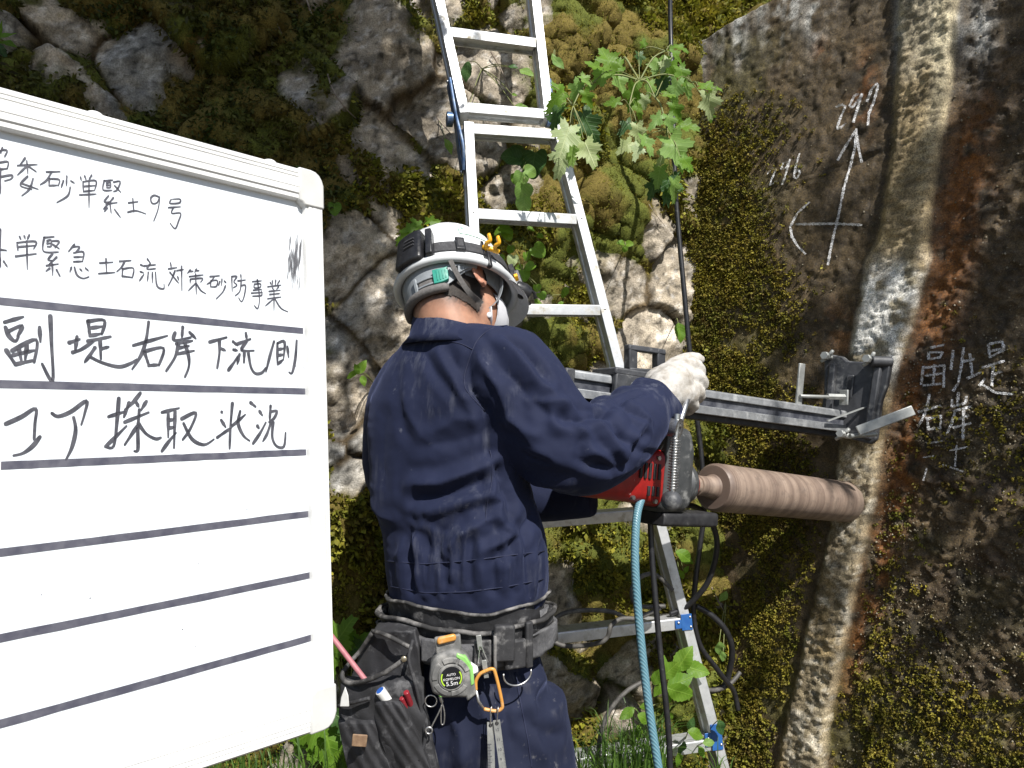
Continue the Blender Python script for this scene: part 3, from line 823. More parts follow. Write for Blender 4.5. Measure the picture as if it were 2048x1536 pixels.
ROW3 = [
 [[(30,125),(140,93)],[(35,155),(55,205),(92,237),(112,208)],[(45,182),(132,146),(105,210)],[(40,290),(68,335),(95,376)],[(75,292),(215,228),(203,360)],[(95,372),(205,348)],[(82,318),(205,290)],[(112,275),(128,350)],[(162,255),(150,348)],[(235,155),(240,240)],[(298,90),(305,250),(312,470),(250,370)]],
 [[(410,245),(470,225)],[(455,210),(443,300)],[(430,302),(480,285),(555,235)],[(520,120),(530,205)],[(520,120),(615,115),(600,195)],[(530,160),(605,150)],[(530,205),(600,192)],[(520,237),(652,210)],[(590,230),(595,340)],[(595,282),(640,270)],[(560,275),(530,320),(500,360)],[(525,325),(600,362),(700,387),(770,367),(805,343)]],
 [[(785,262),(985,205)],[(875,125),(860,230),(830,320),(778,402)],[(850,300),(877,380)],[(850,297),(962,278),(935,378)],[(875,380),(937,375)]],
 [[(1075,155),(1070,215)],[(1030,188),(1025,232),(1122,215)],[(1115,185),(1152,222)],[(1038,252),(1132,235)],[(1050,252),(1030,330),(978,412)],[(1050,277),(1110,265)],[(1043,312),(1142,293)],[(1085,240),(1110,330),(1110,390),(1088,447)]],
 [[(1233,242),(1332,215)],[(1290,235),(1290,310),(1277,395)],[(1298,280),(1325,292)]],
 [[(1370,240),(1397,262)],[(1372,287),(1395,292)],[(1343,407),(1370,370),(1400,325)],[(1445,190),(1450,225)],[(1400,252),(1472,225)],[(1450,240),(1420,290),(1492,293)],[(1408,315),(1395,372)],[(1436,308),(1434,362)],[(1460,308),(1475,390),(1502,427),(1540,422),(1562,393)]],
 [[(1610,240),(1587,320),(1563,417)],[(1630,250),(1630,372)],[(1630,250),(1672,243),(1665,347)],[(1632,287),(1668,280)],[(1632,322),(1668,315)],[(1632,372),(1665,345)],[(1688,270),(1696,332)],[(1743,235),(1735,340),(1717,422),(1698,420)]]]
ROW4 = [
 [[(38,722),(130,680),(212,633),(208,720),(203,812)],[(237,798),(195,852),(140,893),(83,908)]],
 [[(308,660),(345,678),(420,650),(510,588),(500,660),(480,727)],[(435,685),(447,760),(425,860),(390,932)]],
 [[(640,680),(742,648)],[(700,573),(690,700),(670,852),(620,855)],[(622,855),(680,800),(745,735)],[(826,542),(780,600),(735,640)],[(760,600),(730,682)],[(800,592),(817,622)],[(862,590),(830,642)],[(735,712),(875,655)],[(820,640),(812,760),(812,872),(790,882)],[(808,735),(735,845)],[(815,720),(860,780),(915,810),(947,803)]],
 [[(953,655),(1053,630)],[(990,660),(990,800)],[(1030,650),(1024,862)],[(990,702),(1030,695)],[(990,748),(1030,740)],[(953,882),(990,830),(1035,775)],[(1070,692),(1152,658),(1120,750),(1075,815)],[(1080,720),(1130,812),(1200,845),(1258,813)]],
 [[(1303,652),(1306,658)],[(1300,700),(1327,742)],[(1278,802),(1362,743)],[(1366,603),(1355,740),(1350,867)],[(1355,742),(1400,705),(1442,668)],[(1412,648),(1400,720),(1430,790),(1467,822)],[(1473,598),(1502,622)]],
 [[(1525,648),(1541,672)],[(1513,735),(1522,748)],[(1488,837),(1530,775),(1562,715)],[(1590,618),(1585,700)],[(1590,652),(1627,648),(1610,690),(1580,712)],[(1590,720),(1570,780),(1545,825)],[(1605,715),(1600,800),(1625,853),(1668,855),(1678,775)]]]
for row, conv, w, M_ in ((ROW1, r1, .00062, M_ink), (ROW2, r1, .00066, M_ink), (ROW3, r2, .00138, M_ink2), (ROW4, r2, .00138, M_ink2)):
    for ch in row:
        ribbon(conv(ch), w, -.0024).build('handwritten_character', M_, board, smooth=False)
# smudge rubbed on by the marker near the right-hand rail
t_ = NT('ink_smudge')
_v = t_.n('ShaderNodeVectorMath', operation='MULTIPLY'); t_.l(t_.pos(), _v.inputs[0]); _v.inputs[1].default_value = (260, 260, 30)
_f = t_.rng(t_.noise(1.0, 5, .7, _v.outputs[0]), .36, .66)
_b1 = t_.bsdf((.11, .11, .12), .5, out=False); _tr = t_.n('ShaderNodeBsdfTransparent'); _mx = t_.n('ShaderNodeMixShader')
t_.l(_f, _mx.inputs[0]); t_.l(_tr.outputs[0], _mx.inputs[1]); t_.l(_b1.outputs[0], _mx.inputs[2]); t_.l(_mx.outputs[0], t_.out.inputs[0])
m = MB(); rsm = np.random.default_rng(6)
for k in range(26):
    x0 = 1735 + rsm.normal(0, 22); y0 = 1090 + rsm.normal(0, 70); L = rsm.uniform(30, 110); w = rsm.uniform(2, 7)
    pts_ = [(x0 + L * .12, y0 - L), (x0 + w + L * .06, y0 - L * .3), (x0 + w * .8, y0 + L * .4), (x0 - L * .12, y0 + L), (x0 - w, y0 + L * .2), (x0 - w * .6, y0 - L * .5)]
    m.poly([bpt(*bhit(x / 2.926, 150 + y / 2.926), -.0025 + k * .000012) for x, y in pts_])
m.build('ink_smudge', t_.m, board, smooth=False)
m = MB()
rr = np.random.default_rng(3)
for k in range(34):
    x, y = (rr.uniform(1735, 1790), rr.uniform(900, 1130)) if k < 22 else (rr.uniform(40, 1700), rr.uniform(1000, 2700))
    bx, by = bhit(x / 2.926, 600 + (y - 570) / 2.926 if k < 22 else 600 + y / 2.926 * .95)
    r = rr.uniform(.0002, .0006)
    m.poly([bpt(bx + r * math.cos(a), by + r * math.sin(a), -.0027) for a in [i * math.pi / 3 for i in range(6)]])
m.build('dirt_speck', M_rule, board, smooth=False, kind='stuff')

# ------------------------------------------------------------------ folding ladder
M_alu = mk('aluminium', (.60, .61, .62), (.50, .51, .52), 60, .42, .55, bump=.12, bscale=700, dust=(.30, .27, .20), dscale=26, dlo=.54, dhi=.74)
M_blue = mk('blue_bracket', (.012, .075, .26), (.02, .10, .30), 60, .4, bump=.1)
M_bluesteel = mk('blue_hinge_steel', (.06, .12, .24), (.22, .26, .32), 50, .4, .5, lo=.4, hi=.7)
ladder = thing('ladder', P(1180, 1536, 1.78) - Vector((0, 0, .3)), 'aluminium folding ladder with blue hinges leaning on the mossy stone wall', 'ladder')
def lp(a, b, y):
    """point of a rail at image height y; a, b = (px, py, depth)"""
    f = (y - a[1]) / (b[1] - a[1])
    w0, w1 = 1 / a[2], 1 / b[2]
    d = 1 / (w0 + (w1 - w0) * f)
    return P(a[0] + (b[0] - a[0]) * f, y, d)
LL = ((934, 252, 1.90), (1000, 1536, 1.66)); LR = ((1108, 258, 1.955), (1440, 1536, 1.78))
TL = ((874, 0, 1.99), (927, 240, 1.90)); TR = ((1066, 0, 2.05), (1093, 240, 1.955))
lad_side = (lp(*LR, 700) - lp(*LL, 700)).normalized()
lad_up = (lp(*LL, 252) - lp(*LL, 1500)).normalized()
lad_out = lad_side.cross(lad_up).normalized()
if lad_out.dot(CAM - lp(*LL, 700)) < 0: lad_out = -lad_out
cprof = [(-.013, -.029), (.013, -.029), (.013, -.012), (.010, -.010), (.010, .010), (.013, .012), (.013, .029), (-.013, .029), (-.013, .014), (-.0105, .012), (-.0105, .004), (-.013, .003), (-.013, -.003), (-.0105, -.004), (-.0105, -.012), (-.013, -.014)]
def rail_l(a, b):
    m = MB(); t = (b - a).normalized(); o = (lad_out - t * lad_out.dot(t)).normalized(); sd = t.cross(o).normalized()
    m.loft([[q + sd * x + o * y for x, y in cprof] for q in (a, b)])
    return m.build('rail', M_alu, ladder, bevel=.0012)
fr = lambda ab, y0, y1: rail_l(lp(*ab, y0), lp(*ab, y1))
fr(LL, 254, 1760); fr(LR, 260, 1760); fr(TL, -420, 238); fr(TR, -420, 242)
def rung(a, b, s=1.0):
    m = MB()
    c = (a + b) / 2; x = (b - a) / 2 - (b - a).normalized() * .013
    prof_ = [(-.026, -.012), (-.026, .012), (-.024, .014), (-.018, .0125), (-.012, .014), (-.006, .0125), (0, .014), (.006, .0125), (.012, .014), (.018, .0125), (.026, .014), (.028, .011), (.028, -.014), (.024, -.014), (.024, -.004), (-.02, -.004), (-.02, -.012)]
    t = x.normalized(); up = (Vector((0, 0, 1)) - t * t.z).normalized(); sd = lad_out - t * lad_out.dot(t); sd = (sd - up * sd.dot(up)).normalized()
    m.loft([[q + sd * u_ * s + up * v_ * s for u_, v_ in prof_] for q in (c - x, c + x)])
    o = m.build('rung', M_alu, ladder, bevel=.0008)
    for q, sg in ((a, -1), (b, 1)):
        mm = MB(); pc = q + lad_out * .0285
        mm.ell(pc, lad_side * .004, lad_up * .004, lad_out * .002, 10, 6); mm.build('rivet', M_bolt, ladder, smooth=True)
    return o
for ab, cd_, ys in ((TL, TR, [(-150, -118), (72, 96), (222, 236)]), (LL, LR, [(264, 276), (432, 444), (620, 623), (826, 818), (1050, 1024), (1284, 1240), (1540, 1478)])):
    for ya, yb in ys: rung(lp(*ab, ya), lp(*cd_, yb))
for ab, tab, sg in ((LL, TL, -1), (LR, TR, 1)):
    m = MB()
    a = lp(*tab, 165) + lad_side * .017 * sg; b = lp(*tab, 236) + lad_side * .017 * sg - lad_out * .012; c_ = lp(*ab, 345) + lad_side * .017 * sg
    m.loft([[q + lad_out * x for x in (-.024, .010)][::-1] + [q + lad_out * x + lad_side * .004 * sg for x in (-.024, .010)] for q in (a, b)])
    m.loft([[q + lad_out * x for x in (-.024, .014)][::-1] + [q + lad_out * x + lad_side * .004 * sg for x in (-.024, .014)] for q in (b, c_)])
    m.build('hinge_plate', M_bluesteel, ladder, bevel=.001)
    m = MB(); m.cyl(b + lad_side * .006 * sg - lad_side * .02, b + lad_side * .012 * sg + lad_side * .002, .020, 20); m.build('hinge_disc', M_bluesteel, ladder)
    m = MB()
    m.tube(curve_pts([a + lad_out * .018, b + lad_out * .026 + lad_side * .004 * sg, lp(*ab, 300) + lad_side * .018 * sg + lad_out * .024, c_ + lad_out * .012], 6), .0045, 8); m.build('lock_bar', M_bluesteel, ladder)
    for q in (a, c_, b):
        m = MB(); m.ell(q + lad_side * .005 * sg, lad_out * .005, lad_up * .005, lad_side * .003, 10, 6); m.build('bolt', M_bolt, ladder, smooth=True)
for (x, y, h_, dw) in ((1354, 1240, .040, .016), (1414, 1466, .062, .016)):
    c_ = lp(*LR, y) + lad_out * .031
    m = MB(); m.box(c_ - lad_side * .001, lad_side * .015, lad_up * h_ * .5, lad_out * .0015)
    m.box(c_ - lad_side * .024 - lad_up * .004 - lad_out * .0005, lad_side * .009, lad_up * h_ * .26, lad_out * .0014)
    m.build('blue_bracket', M_blue, ladder, bevel=.001)
    for sx in (-.024, .009):
        for sy in ((-.3, .3) if sx > 0 else (.0,)):
            m = MB(); m.ell(c_ + lad_side * sx + lad_up * h_ * sy + lad_out * .002, lad_side * .0035, lad_up * .0035, lad_out * .002, 10, 6); m.build('rivet', M_bolt, ladder, smooth=True)
for ab in (LL, LR):
    m = MB(); a = lp(*ab, 1745); b = lp(*ab, 1800)
    m.sweep(a, b, [(-.02, -.035), (.02, -.035), (.02, .035), (-.02, .035)], lad_out); m.build('rubber_foot', mk('rubber', (.02, .02, .02), None, rough=.8), ladder, bevel=.003)
# ------------------------------------------------------------------ core drill on its stand
M_steel = mk('brushed_steel', (.55, .55, .55), (.40, .40, .40), 80, .32, .9, bump=.1, bscale=600)
M_galv = mk('galvanised_steel', (.44, .45, .43), (.33, .34, .33), 70, .5, .55, bump=.2, bscale=500, dust=(.5, .5, .47), dscale=40, dlo=.55, dhi=.75)
M_blk = mk('black_cast', (.035, .037, .042), (.06, .062, .068), 60, .5, bump=.35, bscale=350, dust=(.30, .30, .29), dscale=28, dlo=.56, dhi=.78)
M_col = mk('column_aluminium', (.36, .37, .38), (.24, .25, .26), 50, .45, .5, bump=.2, bscale=500, dust=(.46, .47, .47), dscale=36, dlo=.50, dhi=.70)
M_rec = mk('column_recess', (.035, .038, .05), (.12, .125, .14), 34, .5, lo=.42, hi=.68, bump=.2)
M_red = mk('red_housing', (.30, .012, .010), (.22, .010, .009), 60, .38, bump=.12, bscale=500, dust=(.38, .14, .11), dscale=40, dlo=.64, dhi=.85)
M_grey = mk('grey_housing', (.040, .043, .045), (.065, .068, .07), 50, .5, bump=.25, bscale=400, dust=(.26, .26, .25), dscale=34, dlo=.56, dhi=.75)
M_dark = mk('black_rubber', (.014, .014, .016), (.03, .03, .032), 60, .55, bump=.2, bscale=300, dust=(.12, .12, .115), dscale=60, dlo=.62, dhi=.8)
cA = P(1124, 766, 1.46); cB = P(1697, 846, 1.90)
AX = (cB - cA).normalized()
DU = (Vector((0, 0, 1)) - AX * AX.z).normalized()          # up, square to the column
DO = AX.cross(DU).normalized()
if DO.dot(CAM - cA) < 0: DO = -DO                            # towards the camera
drill = thing('core_drill', cA.lerp(cB, .8) - DU * .2, 'red and black core drill with long brown core bit, bolted to the concrete wall', 'core drill')
def on_col(px_):
    lo, hi = -.3, 1.2
    for _ in range(40):
        m_ = (lo + hi) / 2; q = cA.lerp(cB, m_) - CAM
        if 1024 + F * q.x / q.dot(FWD) < px_: lo = m_
        else: hi = m_
    return cA.lerp(cB, lo)
hp = .0285
m = MB()
prof2 = [(-hp, -hp), (-hp, -.010), (-hp + .009, -.010), (-hp + .009, .010), (-hp, .010), (-hp, hp - .004), (-hp + .004, hp), (hp - .004, hp), (hp, hp - .004), (hp, .010), (hp - .009, .010), (hp - .009, -.010), (hp, -.010), (hp, -hp)]
m.loft([[q + DO * x + DU * y for x, y in prof2] for q in (cA + AX * .012, cB)]); m.build('column', M_col, drill, bevel=.0012)
for sg in (1, -1):
    m = MB(); m.box((cA + cB) / 2 + DO * sg * (hp - .0085), AX * ((cB - cA).length / 2 - .014), DU * .0097, DO * .0012); m.build('column_recess', M_rec, drill, smooth=False)
m = MB(); m.box((cA + cB) / 2 - DU * (hp + .007), AX * ((cB - cA).length / 2 - .02), DU * .007, DO * .014)
m.build('gear_rack', M_dark, drill, bevel=.002)
m = MB(); m.box(cA, AX * .012, DU * (hp + .0015), DO * (hp + .0015)); m.build('end_cap', M_blk, drill, bevel=.004)
m = MB(); m.cyl(cA - AX * .0135 + DU * .002 + DO * .004, cA - AX * .010 + DU * .002 + DO * .004, .009, 16); m.build('cap_hole', M_dark, drill)
# carriage gripping the column
k0, k1 = on_col(1204), on_col(1350)
kc = (k0 + k1) / 2; kl = (k1 - k0).length / 2
m = MB()
m.box(kc + DU * (hp + .009), AX * kl, DU * .008, DO * (hp + .016))
m.box(kc + DO * (hp + .008) + DU * .002, AX * kl * .98, DU * (hp + .004), DO * .0075)
m.box(kc - DO * (hp + .008) + DU * .002, AX * kl * .98, DU * (hp + .004), DO * .0075)
m.build('carriage', M_blk, drill, bevel=.004)
for f in (-.55, .0, .7):
    m = MB(); c_ = kc + AX * kl * f + DO * (hp + .0165) + DU * .012
    m.cyl(c_, c_ + DO * .004, .006, 6); m.build('bolt', M_galv, drill, bevel=.0006)
# carry handle: a square frame standing on the carriage
h0 = on_col(1262) + DU * (hp + .017); hx = AX * .030
ho = (DO * .2 + AX * .98).normalized()
pa = P(1262, 738, 1.56); pb = P(1262, 696, 1.56); pc_ = P(1318, 704, 1.60); pd = P(1318, 742, 1.60)
m = MB()
hw2 = (pc_ - pb).normalized(); hn = hw2.cross(DU).normalized()
for a, b in ((pa, pb + DU * .006), (pd, pc_ + DU * .006)):
    m.sweep(a, b, [(-.011, -.013), (.011, -.013), (.008, .013), (-.008, .013)], hw2)
m.sweep(pb - hw2 * .013, pc_ + hw2 * .013, [(-.011, -.006), (.011, -.006), (.009, .007), (-.009, .007)], DU)
m.sweep(pa - hw2 * .012 - DU * .004, pd + hw2 * .012 - DU * .004, [(-.013, -.007), (.013, -.007), (.013, .006), (-.013, .006)], DU)
m.build('carry_handle', M_blk, drill, bevel=.003)
# mount plate against the wall
c4 = [P(1652, 708, 1.915), P(1786, 716, 1.80), P(1757, 892, 1.80), P(1640, 862, 1.915)]
pn = (c4[1] - c4[0]).cross(c4[3] - c4[0]).normalized()
if pn.dot(CAM - c4[0]) < 0: pn = -pn
pc0 = sum(c4, Vector()) / 4
ph = ((c4[1] - c4[0]) + (c4[2] - c4[3])).normalized(); pv = (c4[0] - c4[3]).normalized()
def quad_pt(u_, v_): return (c4[0].lerp(c4[1], u_)).lerp(c4[3].lerp(c4[2], u_), v_)
out = [(.0, .06), (.05, .0), (.28, .02), (.36, .07), (.62, .07), (.70, .01), (.95, 0), (1, .06), (1, .30), (.95, .5), (.97, .93), (.90, 1), (.08, 1), (0, .93), (.04, .5)]
m = MB(); m.loft([[quad_pt(a, b) + pn * h_ for a, b in out] for h_ in (-.012, .014)]); m.build('base_plate', M_blk, drill, bevel=.004)
m = MB()
for u0 in (.16, .84):
    m.sweep(quad_pt(u0, .12) + pn * .014, quad_pt(u0, .95) + pn * .014, [(-.011, 0), (.011, 0), (.008, .012), (-.008, .012)], pn)
m.build('stiffening_rib', M_blk, drill, bevel=.003)
m = MB(); m.sweep(quad_pt(.45, .24) + pn * .0145, quad_pt(.45, .52) + pn * .0145, [(-.009, 0), (.009, 0), (.009, .004), (-.009, .004)], pn); m.build('slot_collar', M_blk, drill, bevel=.002)
m = MB(); m.sweep(quad_pt(.45, .27) + pn * .0150, quad_pt(.45, .50) + pn * .0150, [(-.005, 0), (.005, 0), (.005, .0042), (-.005, .0042)], pn); m.build('anchor_slot', M_dark, drill, smooth=False)
def wing_bolt(px_, py_, d, dirv, L=.035, spring=False, r=.011):
    p = P(px_, py_, d); dv = dirv.normalized()
    u_, v_ = ring_frame(dv)
    a_ = random.uniform(.5, 1.0)
    u_, v_ = u_ * math.cos(a_) + v_ * math.sin(a_), v_ * math.cos(a_) - u_ * math.sin(a_)
    m = MB(); m.cyl(p - dv * L, p, r * .55, 12); m.cyl(p, p + dv * .012, r, 6)
    o = m.build('levelling_bolt', M_galv, drill, bevel=.0006)
    for sg in (1, -1):
        w = MB(); b0 = p - dv * .008
        w.tube([b0, b0 + u_ * sg * .008 - dv * .002, b0 + u_ * sg * .021 + dv * .004], [.004, .0055, .0045], 8); w.build('wing', M_galv, o, smooth=True)
    w = MB(); w.cyl(p - dv * .012, p - dv * .003, .0085, 14); w.build('nut', M_galv, o, bevel=.0008)
    if spring:
        w = MB(); pts = [p - dv * (.014 + .030 * k / 60) + (u_ * math.cos(k * .63) + v_ * math.sin(k * .63)) * .0065 for k in range(61)]
        w.tube(pts, .0014, 6); w.build('spring', M_galv, o, smooth=True)
wing_bolt(1652, 712, 1.875, -AX + DO * .2)
wing_bolt(1736, 718, 1.80, -AX + DO * .2)
wing_bolt(1683, 868, 1.76, -AX * .95 + DO * .25 + DU * .05, .06, True, .010)
m = MB(); a = P(1742, 722, 1.80); b = P(1782, 724, 1.80); m.cyl(a, b, .014, 16); m.build('boss', M_blk, drill, bevel=.002)
# clamp at the column end
kE = cB - AX * .03
m = MB()
m.loft([[q + DO * x + DU * y for x, y in ((-.036, -.036), (.036, -.036), (.040, .012), (.018, .050), (-.018, .046), (-.036, .02))] for q in (cB - AX * .028, cB + AX * .05)])
m.build('column_clamp', M_blk, drill, bevel=.004)
m = MB(); m.sweep(P(1655, 842, 1.80), P(1752, 806, 1.83), [(-.004, -.0015), (.004, -.0015), (.004, .0015), (-.004, .0015)], DU); m.build('pointer', M_galv, drill, smooth=False)
# flat bar with a threaded rod
m = MB(); m.sweep(P(1596, 815, 1.80), P(1604, 727, 1.80), [(-.0105, -.003), (.0105, -.003), (.0105, .003), (-.0105, .003)], DO); m.build('lever_bar', M_galv, drill, bevel=.0015)
m = MB(); m.cyl(P(1600, 792, 1.79), P(1662, 794, 1.82), .0045, 12); m.cyl(P(1655, 793, 1.82), P(1690, 794, 1.835), .0085, 6)
m.build('threaded_rod', M_galv, drill, bevel=.0006)
m = MB(); m.box(P(1688, 795, 1.835), AX * .003, DU * .020, DO * .012); m.build('washer_plate', M_galv, drill, bevel=.0015)
m = MB(); m.sweep(P(1715, 862, 1.74), P(1827, 820, 1.72), [(-.003, -.0125), (.003, -.0125), (.003, .0125), (-.003, .0125)], DU); m.build('lever_bar', M_galv, drill, bevel=.002)
m = MB(); m.cyl(P(1700, 872, 1.75), P(1752, 868, 1.77), .006, 10); m.build('threaded_rod', M_galv, drill)
# motor, gearbox, spindle, bit
bA = P(1424, 974, 1.60); bB = P(1712, 1006, 1.955)
BXv = (bB - bA).normalized(); BU = (Vector((0, 0, 1)) - BXv * BXv.z).normalized(); BO = BXv.cross(BU).normalized()
if BO.dot(CAM - bA) < 0: BO = -BO
t_ = NT('core_bit_skin')
_d = t_.n('ShaderNodeVectorMath', operation='DOT_PRODUCT'); t_.l(t_.pos(), _d.inputs[0]); _d.inputs[1].default_value = tuple(BXv)
_cx = t_.n('ShaderNodeCombineXYZ'); t_.l(_d.outputs['Value'], _cx.inputs[0])
_n1 = t_.noise(26, 6, .65, _cx.outputs[0]); _n2 = t_.noise(240, 4, .7, _cx.outputs[0])
_c = t_.mix(t_.rng(_n1, .40, .60), (.085, .052, .040), (.29, .215, .165))
_c = t_.mix(t_.rng(_n2, .3, .75, 0, .5), _c, (.38, .30, .24))
_c = t_.mix(t_.rng(t_.noise(38, 7, .7), .50, .72, 0, .75), _c, (.11, .085, .07))
_c = t_.mix(t_.rng(_d.outputs['Value'], bB.dot(BXv) - .13, bB.dot(BXv) - .02, 0, .6), _c, (.075, .06, .05))  # darker far end: wet slurry, with part of the plate's shadow in the colour
t_.bsdf(_c, t_.rng(t_.noise(50, 5), .3, .7, .42, .7), .05, t_.bump(_n2, .35, .0012), .5)
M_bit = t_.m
BR = .0555
def lathe(name, segs, mat, parent, n=40, ctr=None):
    m_ = MB()
    rings = [[bA + BXv * x + (BU * math.cos(2 * math.pi * k / n) + BO * math.sin(2 * math.pi * k / n)) * r for k in range(n)] for x, r in segs]
    m_.loft(rings); return m_.build(name, mat, parent)
Lb = (bB - bA).length
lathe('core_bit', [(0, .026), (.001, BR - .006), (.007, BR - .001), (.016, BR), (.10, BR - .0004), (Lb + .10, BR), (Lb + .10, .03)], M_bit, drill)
lathe('bit_hub', [(-.075, .0), (-.075, .019), (-.055, .019), (-.054, .0225), (-.012, .0225), (-.004, .028), (.002, .030)], M_bit, drill)
lathe('spindle_collar', [(-.098, .0), (-.098, .030), (-.088, .033), (-.078, .030), (-.072, .022)], M_red, drill)
lathe('gear_cover', [(-.125, .0), (-.125, .046), (-.118, .050), (-.100, .046), (-.094, .036)], M_grey, drill)
gc = bA - BXv * .165
m = MB()
def rrect(c_, hx_, hy_, r, nn=4):
    out = []
    for sx, sy, a0 in ((1, 1, 0), (-1, 1, 90), (-1, -1, 180), (1, -1, 270)):
        for k in range(nn + 1):
            a = math.radians(a0 + 90 * k / nn)
            out.append(c_ + BO * (sx * (hx_ - r) + r * math.cos(a)) + BU * (sy * (hy_ - r) + r * math.sin(a)))
    return out
m.loft([rrect(bA - BXv * .215 + BU * .028, .048, .085, .02), rrect(bA - BXv * .205 + BU * .028, .054, .092, .022), rrect(bA - BXv * .145 + BU * .028, .054, .090, .024), rrect(bA - BXv * .125 + BU * .018, .046, .072, .022)])
m.build('gearbox', M_grey, drill, bevel=.002)
m = MB()
m.loft([rrect(bA - BXv * .42 + BU * .000, .036, .040, .02), rrect(bA - BXv * .405 + BU * .002, .044, .048, .024), rrect(bA - BXv * .26 + BU * .004, .048, .054, .024), rrect(bA - BXv * .216 + BU * .006, .050, .060, .024)])
motor = m.build('motor_housing', M_red, drill, bevel=.002)
for k in range(5):
    c_ = bA - BXv * (.232 + .013 * k) + BO * .0480 + BU * .018
    w = MB(); w.box(c_, BXv * .0032, BU * .016, BO * .004); w.build('cooling_slot', M_dark, motor, bevel=.001)
for k in range(3):
    c_ = bA - BXv * (.232 + .013 * k) + BO * .0480 - BU * .022
    w = MB(); w.box(c_, BXv * .0032, BU * .010, BO * .004); w.build('cooling_slot', M_dark, motor, bevel=.001)
for f, g in ((.236, -.042), (.30, -.038), (.236, .046)):
    w = MB(); c_ = bA - BXv * f + BO * .046 + BU * g; w.cyl(c_, c_ + BO * .006, .0045, 10); w.build('screw', M_steel, motor)
m = MB(); m.loft([rrect(bA - BXv * .50 - BU * .004, .022, .026, .012), rrect(bA - BXv * .42, .030, .034, .014)]); m.build('motor_handle', M_dark, drill, bevel=.002)
# bracket from carriage down to the gearbox
m = MB()
m.sweep(kc - DU * (hp + .004) + AX * kl * .3, bA - BXv * .175 + BU * .11, [(-.03, -.03), (.03, -.03), (.03, .03), (-.03, .03)], AX); m.build('motor_bracket', M_grey, drill, bevel=.004)
m = MB(); m.loft([rrect(bA - BXv * .20 - BU * .078, .045, .014, .008), rrect(bA - BXv * .02 - BU * .072, .040, .016, .008)]); m.build('drip_tray', M_dark, drill, bevel=.003)
# feed lever: hub, held arm, arm with spring and ball
hub0 = P(1322, 850, 1.405); hub1 = P(1359, 857, 1.382)
m = MB()
ha = (hub1 - hub0).normalized(); hu, hv = ring_frame(ha)
rings = [[hub0.lerp(hub1, f) + (hu * math.cos(2 * math.pi * k / 24) + hv * math.sin(2 * math.pi * k / 24)) * r for k in range(24)] for f, r in ((-.6, .019), (.6, .019), (.66, .020), (1.0, .020), (1.0, .0105), (.7, .0105))]
m.loft(rings); lev = m.build('lever_hub', M_steel, drill)
rA = P(1354, 828, 1.382); rB = P(1344, 992, 1.365)
m = MB(); m.cyl(rA, rB, .0062, 14); m.build('lever_arm', M_steel, lev)
m = MB(); rd = (rB - rA); u_, v_ = ring_frame(rd)
pts = [rA + rd * (.30 + .62 * k / 200) + (u_ * math.cos(k * .58) + v_ * math.sin(k * .58)) * .0098 for k in range(201)]
m.tube(pts, .0011, 5); m.build('lever_spring', M_steel, lev, smooth=True)
m = MB(); q = P(1343, 1002, 1.365); m.ell(q, RGT * .0205, FWD * .0205, UPV * .0205, 24, 14); m.build('lever_ball', M_blk, lev, smooth=True)
m = MB(); m.tube([P(1357, 853, 1.392), P(1374, 800, 1.46), P(1392, 745, 1.545)], [.0065, .0065, .009], 12); m.build('lever_arm', M_steel, lev, smooth=True)
# ------------------------------------------------------------------ the worker
def cloth_mat(name, c1, c2, dustc, dlo=.66, dhi=.76):
    t = NT(name)
    col = t.mix(t.rng(t.noise(9, 5, .6), .35, .65), c1, c2)
    sv = t.stretch(60, 60, 9)
    d = t.mul(t.rng(t.noise(7, 4, .6), .52, .70), t.rng(t.noise(1.0, 6, .7, sv), .48, .72))
    d2 = t.rng(t.noise(42, 6, .65), dlo, dhi)
    col = t.mix(t.mul(d, .42), col, dustc)
    col = t.mix(t.mul(d2, .38 if dlo > .64 else .5), col, dustc)
    w = t.n('ShaderNodeTexWave'); w.inputs['Scale'].default_value = 420; w.inputs['Distortion'].default_value = 1.2
    t.l(t.stretch(.7, .7, 1), w.inputs['Vector'])
    nr = t.bump(t.noise(1100, 2), .25, .0006)
    nr = t.bump(t.noise(60, 5, .6), .12, .003, nr)
    b = t.bsdf(col, .82, 0, nr, .25)
    b.inputs['Sheen Weight'].default_value = .12
    b.inputs['Sheen Roughness'].default_value = .4
    b.inputs['Sheen Tint'].default_value = (.35, .42, .8, 1)
    return t.m
M_navy = cloth_mat('navy_cloth', (.0078, .0114, .033), (.012, .0165, .044), (.19, .20, .24))
M_navy2 = cloth_mat('navy_trouser_cloth', (.0085, .0115, .029), (.0125, .0165, .038), (.22, .215, .22), .62, .74)
M_seam = mk('navy_thread', (.010, .014, .042), None, rough=.8, bump=.3, bscale=900)
M_glove = mk('white_knit_glove', (.55, .53, .50), (.44, .415, .375), 70, .9, bump=.9, bscale=600, dust=(.27, .235, .19), dscale=34, dlo=.48, dhi=.70, bdist=.0012)

# skin: one material, stubble fading in from an attribute
t_ = NT('skin')
_a = t_.n('ShaderNodeAttribute', attribute_name='stain')
_n = t_.rng(t_.noise(60, 5), .3, .7, .85, 1.15)
_s = t_.n('ShaderNodeVectorMath', operation='SCALE'); t_.l(_a.outputs['Color'], _s.inputs[0]); t_.l(_n, _s.inputs['Scale'])
_b = t_.bsdf(_s.outputs[0], .48, 0, t_.bump(t_.noise(500, 3), .15, .0006), .45)
_b.inputs['Subsurface Weight'].default_value = .12; _b.inputs['Subsurface Radius'].default_value = (.012, .005, .003); _b.inputs['Subsurface Scale'].default_value = .6
M_skin = t_.m

person = thing('person', Vector((.02, 1.40, 0)), 'worker seen from behind in navy coveralls and white gloves, head bent, running the core drill', 'person')

